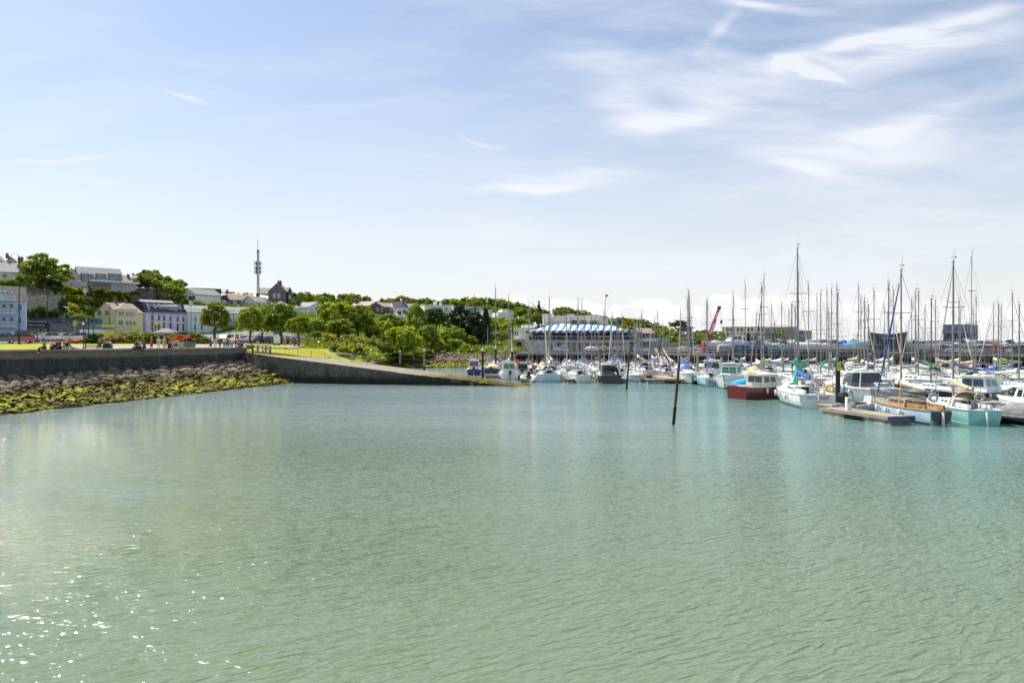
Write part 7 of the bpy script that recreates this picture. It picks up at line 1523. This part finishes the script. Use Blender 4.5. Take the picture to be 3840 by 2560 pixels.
car('suv', 174, 126, 'white', 'white off-road car showing its red tail lights', 75)
car('hatch', 208, 131, 'silver', 'silver car right of the white off-road car', 85); car('hatch', 222, 134, 'silver', 'silver car further back in the row by the rubble wall', 80)
car('hatch', 243, 130, 'white', 'white car in front of the rubble stone wall', 60); car('mpv', 296, 128, 'white', 'white people carrier left of the clipped dark shrub', 10); car('hatch', 272, 136, 'silver', 'silver car behind the white people carrier', 30)
car('van', 331, 139, 'white', 'white van in front of the green and yellow bus', 5, name='parked_van', cat='van')
for i, px in enumerate((845,866,888,910,932,952,972,996,1018,1040,1060,1085,1110,1132)):
    d = 150+(i*7 % 5); car(('hatch','mpv','suv','hatch')[i % 4], px, d, ('white','silver','red','white','black','silver','blue','white','grey')[i % 9], f'{("white","silver","red","white","black","silver","blue","white","grey")[i%9]} car under the park trees, {nth(i+1)} of the row from the left', 80+(i*31 % 50), 'cars parked under the park trees')
cr_ = ['white','silver','blue','black','white','red','white','navy','silver','white','red','grey','white','white','black','silver','white']
for i in range(16): px = 3470+i*25; car(('hatch','suv','mpv')[i % 3], px, 138+(i % 2)*3, cr_[i], f'{cr_[i]} car on the quay before the white fascia hall, {nth(i+1)} from the left', 90+(i*17 % 30)-15 if i % 2 else 0, 'cars parked on the quay', z=3.04)
car('van', 3460, 150, 'white', 'white van on the quay right of the black flared hall', 0, 'vans on the quay', 3.04, 'parked_van', 'van'); car('van', 3190, 150, 'white', 'white van before the grey gabled house', 8, 'vans on the quay', 3.04, 'parked_van', 'van')
for i, px in enumerate((2620,2640,2665,2690)): car(('hatch','suv')[i % 2], px, 165, ('white','silver','blue','red')[i], f'{("white","silver","blue","red")[i]} car behind the foot of the crane', 20*i, 'cars beside the crane', z=3.1)
# bus
bz = gz(378,146)+.1; bus = empty('bus', (X(380,146),146,bz), R(-8), 'green and yellow double deck bus behind the flower bed', 'bus'); gb = mat('bus_green', (.04,.30,.16), .3, coat=.6); yb = mat('bus_yellow', (.70,.60,.08), .3, coat=.6)
MB().box(-2.3,-1.2,.3,1.0,1.2,2.05).box(-2.3,-1.2,2.7,1.0,1.2,3.25).box(-2.3,-1.2,.301,-2.28,1.2,3.2).build('body', gb, bus); MB().box(1.001,-1.2,.3,2.3,1.2,2.05).box(1.001,-1.2,2.7,2.3,1.2,3.2).build('rear_body', yb, bus); MB().box(-2.26,-1.17,2.051,2.26,1.17,2.699).build('windows', glass_b, bus); MB().box(-2.2,-1.1,3.251,2.2,1.1,3.36).build('roof', gb, bus)
for x in (-1.5,1.4):
    for sg in (-1,1): MB().tube((x,sg*1.0,.45), (x,sg*1.22,.45), .45, .45, 14).build('wheel', tyre, bus)
# ------------------------------------------------------------------ lamps
lampb = mat('lamp_black', (.015,.017,.02), .45, .3); lglass = mat('lamp_glass', (.55,.6,.62), .15)
def crook(px, d, pyt, reach, label, zb=None):
    zb = gz(px,d) if zb is None else zb; H_ = Z(pyt,d)-zb; t = empty('street_lamp', (X(px,d),d,zb), 0, label, 'street lamp', 'crooked street lamps'); r = reach*d/F/2
    mb = MB().lathe([(.20,0),(.20,.25),(.13,.35),(.12,1.3),(.085,1.5),(.055,H_-r-.1)], (0,0,0), 8); pts = [Vector((-r+r*math.cos(a), 0, H_-r+r*math.sin(a))) for a in [i*math.pi/10 for i in range(11)]]; mb.path([Vector((0,0,H_-r-.15))]+pts+[pts[-1]+Vector((0,0,-.45))], .035, 5); mb.build('post', lampb, t)
    l = MB().lathe([(.04,0),(.10,-.08),(.30,-.22),(.32,-.3)], pts[-1]+Vector((0,0,-.4)), 8).build('lantern', lampb, t); MB().lathe([(.26,0),(.2,-.3),(.05,-.38)], pts[-1]+Vector((0,0,-.71)), 8).build('glass', lglass, l); return t
crook(72,112,951,36,'tall crook necked lamp post in front of the red car'); crook(332,123,1017,32,'crook necked lamp post near the pink house, lantern to the left'); crook(350,128,1062,20,'thin crook necked lamp post beside the Victorian lantern')
crook(178,140,1083,20,'slender lamp post against the castellated wall'); crook(411,150,1118,20,'crook lamp in front of the yellow house gable'); crook(573,148,1138,14,'thin lamp post before the lilac building'); crook(862,150,1200,10,'far lamp post between the street trees')
def victorian(px, d, pyt, label):
    zb = gz(px,d); H_ = Z(pyt,d)-zb; t = empty('street_lamp', (X(px,d),d,zb), 0, label, 'street lamp', 'lantern topped street lamps'); MB().lathe([(.18,0),(.18,.3),(.10,.45),(.09,1.2),(.05,1.4),(.04,H_-1.25)], (0,0,0), 8).tube((-.3,0,H_-1.5), (.3,0,H_-1.5), .02, .02, 4).build('post', lampb, t)
    l = MB().add([(-.32,-.32,H_-.4),(.32,-.32,H_-.4),(.32,.32,H_-.4),(-.32,.32,H_-.4),(0,0,H_-.05)], [(0,1,4),(1,2,4),(2,3,4),(3,0,4),(3,2,1,0)]).tube((0,0,H_-.1),(0,0,H_),.03,.01,5).build('lantern', lampb, t); MB().loft([[Vector((a*w, b*w, z)) for a, b in ((-1,-1),(1,-1),(1,1),(-1,1))] for w, z in ((.14,H_-1.2),(.28,H_-.402))], smooth=False).build('glass', lglass, l)
victorian(319,118,1075,'Victorian lantern on a slim post above the flower bed'); victorian(716,118,1124,'Victorian lantern rising over the red flowers')
def post_lamp(px, d, pyt, label): zb = gz(px,d); H_ = Z(pyt,d)-zb; t = empty('lamp_post', (X(px,d),d,zb), 0, label, 'lamp post'); MB().lathe([(.10,0),(.10,.5),(.045,.6),(.04,H_-.3)], (0,0,0), 8).build('post', lampb, t); MB().lathe([(.05,H_-.3),(.12,H_-.25),(.12,H_-.02),(.02,H_)], (0,0,0), 8).build('head', white_p, t)
post_lamp(313, wall_d(313)+1.2, 1208, 'black post with white head standing right behind the wall'); post_lamp(886,140,1247,'low lamp with white globe near the kiosk')
# bus stop sign, notice board, shelter, kiosk, bins, bench, skip
zb = gz(281,128); t = empty('bus_stop_sign', (X(281,128),128,zb), 0, 'yellow and green bus stop sign on a thin pole', 'sign'); MB().tube((0,0,0), (0,0,Z(1201,128)-zb), .04, .04, 6).build('pole', steel, t); s_ = MB().box(-.33,-.08,Z(1220,128)-zb,.33,-.045,Z(1201,128)-zb).build('board', mat('sign_yellow', (.75,.65,.05), .5), t); MB().box(-.28,-.1,Z(1212,128)-zb,.28,-.081,Z(1202,128)-zb).build('panel', mat('sign_green', (.05,.42,.16), .5), s_)
MB().box(-.16,-.115,Z(1209,128)-zb,.16,-.101,Z(1205,128)-zb).build('symbol', white_p, s_)
zb = gz(1039,112); t = empty('notice_board', (X(1039,112),112,zb), 0, 'green framed park notice board with a blank white panel', 'sign'); MB().box(-.5,-.05,0,-.42,.05,2.7).box(.42,-.05,0,.5,.05,2.7).box(-.42,-.04,2.1,.42,.04,2.7).box(-.42,-.04,.3,.42,.04,.45).build('frame', mat('board_green', (.02,.14,.08), .5), t); MB().box(-.55,-.09,.6,.55,-.051,1.75).build('panel', white_p, t)
zb = gz(625,132); RM['shelter'] = mat('roof_shelter', (.20,.20,.21), .8, var=.15); t = empty('shelter', (X(625,132),132,zb), R(6), 'open shelter with a grey pyramid roof behind the promenade shrubs', 'shelter'); r = 36*132/F; hh = Z(1247,132)-zb; MB().add([(-r,-1.6,hh),(r,-1.6,hh),(r,1.6,hh),(-r,1.6,hh),(-r*.35,0,hh+.85),(r*.2,0,hh+.85)], [(0,1,5,4),(1,2,5),(2,3,4,5),(3,0,4)]).build('roof', RM['shelter'], t); pm = MB(); [pm.box(a*r*.9-.06,b*1.4-.06,0,a*r*.9+.06,b*1.4+.06,hh) for a in (-1,0,1) for b in (-1,1)]; pm.build('posts', lampb, t)
zb = gz(870,126); t = empty('kiosk', (X(868,126),126,zb), 0, 'small kiosk under an orange canopy', 'kiosk'); hh = Z(1272,126)-zb; MB().box(-.9,-.5,0,.9,.8,hh-.1).build('body', mat('kiosk_orange', (.55,.22,.05), .6), t); MB().add([(-1.1,-1.1,hh-.25),(1.1,-1.1,hh-.25),(1.1,1.1,hh+.1),(-1.1,1.1,hh+.1),(0,0,hh+.25)], [(0,1,4),(1,2,4),(2,3,4),(3,0,4)]).build('canopy', mat('canopy_orange', (.80,.36,.08), .7), t)
def bin_(px, d, m, label, w=.8, h=1.35):
    t = empty('litter_bin', (X(px,d),d,gz(px,d)+.12), R(20), label, 'litter bin'); MB().prism([(-w/2,0),(w/2,0),(w/2,h*.7),(w*.3,h*.9),(-w*.3,h*.9),(-w/2,h*.7)], -w/2, w/2, 'y').build('body', m, t); MB().prism([(-w*.32,h*.901),(w*.32,h*.901),(w*.2,h),(-w*.2,h)], -w*.48, w*.48, 'y').build('lid', white_p, t); MB().box(-w*.28,-w/2-.02,h*.5,w*.28,-w/2-.002,h*.68).build('slot', black_p, t)
bin_(405, wall_d(405)+2.5, mat('bin_dark', (.05,.05,.08), .4), 'dark litter bin with white lid and purple panel by the bench', .8, 1.1); bin_(660, wall_d(660)+3.5, mat('bin_silver', (.35,.37,.38), .35, .6), 'silver rounded litter bin behind the lilac shirted person', .8, 1.25)
t = empty('park_bench', (X(352, wall_d(352)+3), wall_d(352)+3, gz(352,78)+.12), R(5), 'low dark bench where the sunbather in the blue cap sits', 'bench'); mb = MB(); [mb.box(-1.1,-.25+k*.13,.42,1.1,-.15+k*.13,.46) for k in range(4)]; mb.build('seat', black_p, t); mb = MB(); [mb.box(-1.1,.3,.5+k*.12,1.1,.33,.57+k*.12) for k in range(2)]; mb.build('backrest', black_p, t)
for sx in (-1,1): MB().box(sx-.05,-.25,0,sx+.05,-.18,.42).box(sx-.05,.25,0,sx+.05,.3,.95).build('leg', black_p, t)
t = empty('skip', (X(712,wall_d(712)+4),wall_d(712)+4,gz(712,wall_d(712)+4)+.12), R(-4), 'green wheeled waste container with a blue lid', 'waste container'); MB().loft([[Vector((a*w,b*.45,z)) for a, b in ((-1,-1),(1,-1),(1,1),(-1,1))] for w, z in ((.45,.15),(.58,1.0))], smooth=False).build('body', mat('skip_green', (.03,.28,.14), .5), t); MB().box(-.62,-.5,1.01,.62,.5,1.1).build('lid', mat('skip_blue', (.05,.25,.50), .5), t); [MB().tube((a,-.3,.1),(a,-.22,.1),.1,.1,8).build('wheel', tyre, t) for a in (-.4,.4)]
# ------------------------------------------------------------------ gate and barriers on the slipway
wood = mat('weathered_wood', (.34,.31,.28), .85, var=.2, scale=4); wood_d = mat('post_wood_dark', (.17,.13,.13), .85, var=.2, scale=4)
gd = 92.0; g0 = P(948,1325,gd); t = empty('wooden_gate', g0, 0, 'weathered timber gate with diagonal braces at the head of the slipway', 'gate'); W = 66*gd/F
MB().box(-.1,-.1,-.1,.1,.1,1.15).build('post', wood_d, t); MB().box(W-.08,-.1,-.15,W+.08,.1,1.0).build('post', wood_d, t); mb = MB().box(.1,-.04,.98,W-.08,.04,1.08); mb.box(W*.3-.1,-.08,0,W*.3+.1,.08,.98).box(W*.75-.1,-.08,-.05,W*.75+.1,.08,.98).box(W*.55-.05,-.05,-.05,W*.55+.05,.05,.98)
for a, b in ((.1,.3),(.56,.75)): mb.tube((W*a,-.02,.1), (W*b,-.02,.95), .06, .06, 4)
mb.tube((W*.78,-.02,.95), (W*.98,-.02,.1), .06, .06, 4); mb.build('rails_and_braces', wood, t)
t = empty('wooden_barrier', P(924,1316,95), 0, 'short timber rail between the sea wall end and the gate', 'barrier'); MB().box(0,-.04,.3,.75,.04,.4).box(0,-.04,.75,.75,.04,.85).box(-.05,-.05,-.2,.05,.05,1.0).box(.7,-.05,-.2,.8,.05,1.0).build('rails', wood, t)
MB().box(.1,-.02,.41,.7,.02,.74).build('boards', wood_d, t)
bp_ = [(1066,1303,1330),(1117,1310,1337),(1168,1315,1342),(1219,1320,1349)]; brl = [(1270,1324,1354),(1320,1330,1358),(1375,1334,1368)]
def slip_y(px): return interp([(a,b+6.2) for a,b,c in SLF], px+20)
for i, (p0, p1) in enumerate(zip(bp_+brl, (bp_+brl)[1:])):
    d0, d1 = slip_y(p0[0]), slip_y(p1[0]); a = P(p0[0],p0[2],d0); b = P(p1[0],p1[2],d1); L = (b-a).length; t = empty('mesh_fence' if i < 3 else 'crowd_barrier', a, math.atan2(b.y-a.y, b.x-a.x), ['thin rusty mesh fence panel nearest the gate','second thin mesh fence panel on the lawn edge','third mesh fence panel on the lawn edge','steel barrier where the lawn meets the rocks','galvanised barrier second from the lower end','galvanised barrier at the lower end of the row'][i], 'fence', 'barriers beside the slipway'); ti = (b.z-a.z)
    m_ = rust if i < 3 else steel; h_ = (p0[2]-p0[1])*d0/F; r_ = .02 if i < 3 else .035; mb = MB().tube((0,0,-.2),(0,0,h_),r_,r_,5).tube((L-.04,0,ti-.2),(L-.04,0,ti+h_),r_,r_,5).tube((0,0,h_),(L,0,ti+h_),r_*.8,r_*.8,4).tube((0,0,.12),(L,0,ti+.12),r_*.8,r_*.8,4); mb.build('frame', m_, t); vb = MB(); n = int(L/.14)
    for k in range(1, n): q = k/n; vb.tube((L*q,0,ti*q+.12),(L*q,0,ti*q+h_),.006,.006,3,False)
    vb.build('mesh_bars', m_, t)
# ------------------------------------------------------------------ crane, hoist, boat yard
cm_ = mat('crane_red', (.42,.025,.03), .4, var=.12, coat=.4); cd = 148; cb = Vector((X(2655,cd),cd,3.0)); t = empty('crane', cb, 0, 'red telescopic crane with its jib raised over the quay', 'crane')
tipv = P(2697,1153,cd)-cb; ft = P(2663,1250,cd)-cb
MB().box(-1.6,-1.3,.2,2.0,1.3,1.3).box(-1.2,-1.2,1.3,.9,1.2,2.6).build('body', cm_, t); MB().box(-1.0,-1.22,1.5,.1,-1.2,2.3).build('cab_window', glass_d, t); [MB().tube((x,-1.45,.5),(x,-1.2,.5),.5,.5,12).build('wheel', tyre, t) for x in (-1.1,.2,1.4)]
MB().tube((.0,0,1.8), ft, .52, .5, 4, smooth=False).build('mast_base', mat('crane_dark_red', (.10,.02,.02), .5), t); j1 = ft.lerp(tipv, .45); MB().tube(ft-(tipv-ft)*.05, j1, .46, .42, 4, smooth=False).build('jib', cm_, t); MB().tube(j1, tipv, .34, .30, 4, smooth=False).build('jib_extension', cm_, t); MB().cbox(tipv, (.6,.6,.6)).build('jib_head', mat('crane_dark_red', (0,0,0)), t)
u_ = (tipv-ft).normalized(); s_ = u_.cross(Vector((0,1,0)))
for q, l in ((.18,2.6),(.28,.0),(.68,1.4)):
    if l: c = ft.lerp(tipv, q)+Vector((0,-.42,0)); MB().add([c-u_*l/2-s_*.17, c-u_*l/2+s_*.17, c+u_*l/2+s_*.17, c+u_*l/2-s_*.17], [(0,1,2,3)]).build('marking', white_p, t)
hk = tipv+Vector((.45,0,-3.1)); MB().tube(tipv+Vector((.3,0,0)), hk+Vector((0,0,.4)), .03, .03, 4).tube(tipv, tipv+Vector((.9,0,-.6)), .03, .03, 4).tube(hk, hk+Vector((0,0,-2.9)), .02, .02, 4).tube(hk+Vector((0,0,-.5)), hk+Vector((-.5,0,-3.2)), .02, .02, 4).build('cable', rope, t); MB().lathe([(.1,-.45),(.28,-.2),(.28,.25),(.1,.45)], hk, 8).build('hook_block', cm_, t)
t = empty('boat_hoist', (X(2850,150),150,3.0), 0, 'black steel boat hoist frame standing on the quay', 'hoist'); hh = Z(1250,150)-3; a0, a1 = X(2832,150)-t.location.x, X(2902,150)-t.location.x
MB().box(a0-.4,-.2,0,a0+.4,.2,hh).box(a0-.4,4,0,a0+.4,4.4,hh).box(a1-2.6,-.3,hh-.5,a1+.2,.3,hh).box(a1-.5,-.2,0,a1-.1,.2,hh-.501).build('frame', black_p, t)
# boats standing ashore on the quay
def ashore(fn, px, d, zz, rz, label, **k):
    t = fn(label=label, loc=(X(px,d), d, zz), rz=R(rz), **k); t.scale = (.9,.9,.9); mb = MB()
    for sx in (-.9,.9):
        for y in (-1.8,1.5): mb.tube((sx*1.6,y,-(zz-3.0)/.9), (sx,y,.05), .07, .07, 5)
    mb.box(-.15,-2.5,-(zz-3.0)/.9,.15,2.5,-.45).build('cradle', rust, t); return t
ashore(cruiser, 2700, 146, 4.3, 70, 'white open motor boat parked ashore just right of the crane', style='sport', cover='white'); ashore(cruiser, 2762, 144, 4.5, 65, 'white cruiser with flybridge windows ashore on the quay', style='pilot', L=9, B=3, ob=False)
t = empty('tank', (X(2722,141),141,3.0), 0, 'large grey wrapped boat hull like a drum standing by the quay railing', 'wrapped boat'); MB().loft([[Vector((x,math.cos(a)*r_*.8,1.0+math.sin(a)*r_*.8)) for a in [i*math.pi/6 for i in range(12)]] for x, r_ in ((-1.7,.9),(-1.2,1.15),(1.0,1.15),(1.6,.8))]).build('wrapping', mat('wrap_grey', (.40,.42,.43), .5, var=.2, scale=2), t)
for i, (px, st, cv, hm, rz) in enumerate([(2830,'covered','navy','blue',80),(2880,'covered','tan','green',95),(2930,'sport','white','aqua',85),(2985,'covered','cream','cream',70),(3030,'covered','white','white',95),(3072,'covered','red','navy',90),(3120,'sport','blue','white',80),(3165,'covered','white','grey',92),(3205,'covered','sky','white',88),(3440,'launch',None,'white',80)]):
    ashore(cruiser, px, 137-(px-2800)*.014+(i % 2)*5, 3.75, rz, f'{HN.get(hm, "turquoise" if hm == "aqua" else hm)} hulled boat stored ashore at the quay edge, {nth(i+1)} counted from the crane', style=st, cover=cv, hm=hm, ob=False, group='boats stored ashore')
for i, px in enumerate(list(range(2700,3240,48))+[3440,3490,3545,3600,3660,3720,3780,3835]):
    rr = random.Random(i); st = rr.choice(['covered','sport','launch','covered']); cv = rr.choice(['white','cream','navy','blue','grey','green']); hm = rr.choice(['white','white','blue','cream','navy','aqua'])
    ashore(cruiser, px, 162+(i % 3)*3, 3.9, rr.uniform(60,120), f'{HN.get(hm, "turquoise" if hm == "aqua" else hm)} hulled boat in the rear yard row, {nth(i+1)} counted from the crane', style=st, cover=cv, hm=hm, ob=False, group='rear row of boats stored ashore')
for i in range(15): px = 3480+i*25; car(('suv','hatch','mpv')[i % 3], px, 150+(i % 3)*2, ('white','silver','navy','white','grey','black','white','red')[i % 8], f'{("white","silver","navy","white","grey","black","white","red")[i%8]} car in the back row of the quay car park, {nth(i+1)} from the left', (i*47 % 40)-20, 'back row of cars on the quay', z=3.04)
# dinghies and clutter on the club quay
for i, (px, st, cv, hm) in enumerate([(2105,'covered','blue','white'),(2215,'covered','white','white'),(2262,'covered','grey','red'),(2318,'covered','grey','grey'),(2400,'covered','navy','white'),(2560,'covered','tan','white')]):
    o = cruiser(4.2, 1.7, .6, hm, ['small dinghy with bright blue cover below the club balcony','dinghy under a pale tent like cover on the club quay','red hulled dinghy with grey cover beside the signal mast','grey covered dinghy right of the flagpole','white dinghy with navy cover by the annex','tan covered dinghy near the gangway rail'][i], st, cv, loc=(X(px,152.5),152.5,3.35), rz=R(80+i*7), ob=False); o.scale = (.8,.8,.8); MB().box(-.6,-1.2,-.35,.6,-1.0,.0).box(-.6,1,-.35,.6,1.2,0).build('trolley', steel, o)
# gangway down to the pontoons, orange buoys in a frame, life ring posts
gw = empty('gangway', P(2458,1322,150), 0, 'pale sloping gangway with white handrails down to the pontoons', 'gangway'); e_ = Vector((X(2485,126),126,.5))-gw.location; mb = MB(); mb.loft([[Vector((0,0,0)),Vector((1.6,0,0)),Vector((1.6,0,-.12)),Vector((0,0,-.12))],[e_,e_+Vector((1.6,0,0)),e_+Vector((1.6,0,-.12)),e_+Vector((0,0,-.12))]], smooth=False); mb.build('ramp', plank, gw); rb2 = MB()
for o_ in (0,1.6): rb2.tube(Vector((o_,0,1)), e_+Vector((o_,0,1)), .08, .08, 4); [rb2.tube(e_*q+Vector((o_,0,0)), e_*q+Vector((o_,0,1)), .04, .04, 4) for q in (0,.2,.4,.6,.8,1)]
rb2.build('handrails', white_p, gw)
t = empty('buoy_rack', (X(2422,121.0),121,.52), 0, 'orange and yellow buoys stacked in a steel frame on the inner pontoon', 'buoys'); MB().tube((-.9,0,0),(-.9,0,1.4),.04,.04,4).tube((.6,0,0),(.6,0,1.4),.04,.04,4).tube((-.9,0,1.4),(.6,0,1.4),.04,.04,4).build('frame', steel, t); MB().ell((-.2,0,1.0), (.42,.42,.42), 10, 7).build('orange_buoy', buoy_o, t); MB().ell((-.1,0,.4), (.45,.4,.36), 10, 7).build('yellow_buoy', buoy_y, t)
for i, (px, d, zt) in enumerate(((1941,99.8,1352),(2002,99.8,1372))):
    t = empty('lifebuoy_post', (X(px,d),d,.52), 0, ('red lifebuoy cabinet on a post, taller one by the far pontoon','lower red lifebuoy cabinet behind the white inflatable')[i], 'lifebuoy'); hh = Z(zt,d)-.52; MB().box(-.05,-.05,0,.05,.05,hh-.3).build('post', white_p, t); MB().tube((0,-.12,hh-.2),(0,.08,hh-.2),.36,.36,16).build('cabinet', buoy_o, t)
person(2000, 101, 'stand', 'khaki', 'khaki', 'brown', 'bare shouldered person in khaki standing on the far pontoon', 20, 2, z=.52); person(3164, 51.6, 'stand', 'teal', 'navy', 'brown', 'person in blue overalls beside the thick black pile', 80, 1, z=.52); person(2062, 102, 'stand', 'sky', 'grey', 'black', 'person in pale blue on the pontoon under the clubhouse', 0, 0, z=.52)
person(2455, 121, 'stand', 'red', 'navy', 'brown', 'person in a red jacket at the foot of the gangway', 0, 0, z=.52)
t = empty('tan_pole', (X(1777,240),240,gz(1777,240)), 0, 'thin pale flagpole between the villas on the wooded hill', 'flagpole'); MB().tube((0,0,0),(0,0,Z(1104,240)-gz(1777,240)),.12,.06,6).build('pole', grey_m, t); MB().tube((-.4,0,Z(1104,240)-gz(1777,240)-.2),(.4,0,Z(1104,240)-gz(1777,240)),.04,.04,4).build('finial', grey_m, t)
# gulls
for i, (px, py, d, w) in enumerate(((252,1153,95,1.35),(1672,1211,170,.9),(2082,1086,120,.5))):
    t = empty('seagull', P(px,py,d), R(15*i), ['white seagull gliding over the car park with raised wings','small white seagull flying before the dark trees','tiny dark bird above the tallest mast near the clubhouse'][i], 'bird', None); s = w/2; gm_ = mat('gull_white', (.78,.78,.76), .7); gg = mat('gull_grey', (.45,.47,.5), .7)
    body = MB(); body.loft([[Vector((math.cos(a)*r_, y, math.sin(a)*r_)) for a in [k*math.pi/4 for k in range(8)]] for y, r_ in ((-.24*w,.012),(-.19*w,.03),(-.12*w,.035),(.0,.06*w+.01),(.14*w,.04),(.25*w,.015))])
    body.add([(-.05*w,.22*w,0),(.05*w,.22*w,0),(.08*w,.34*w,0),(-.08*w,.34*w,0)], [(0,1,2,3)]).tube((0,-.24*w,0),(0,-.3*w,-.01),.01,.003,5).build('body', gm_, t)
    for sg in (-1,1): MB().loft([[Vector((sg*x*s, y0*w, z*s)), Vector((sg*x*s, (y0+y1)/2*w, z*s+.015)), Vector((sg*x*s, y1*w, z*s)), Vector((sg*x*s, (y0+y1)/2*w, z*s-.01))] for x, y0, y1, z in ((.06,-.1,.1,.02),(.5,-.14,.05,.22),(.8,-.08,.05,.2),(1.0,.02,.06,.1))], smooth=False).build('wing', gm_ if i < 2 else gg, t)
# apartment lift tower, traffic of masts is done; car park surface under the park trees
strip('forecourt', [(520,184),(800,192),(1000,200),(1150,200)], 26, tarmac, .05)
strip('car_park', [(-200,150),(300,156),(700,176),(960,170),(1150,168)], 34, tarmac, .06)
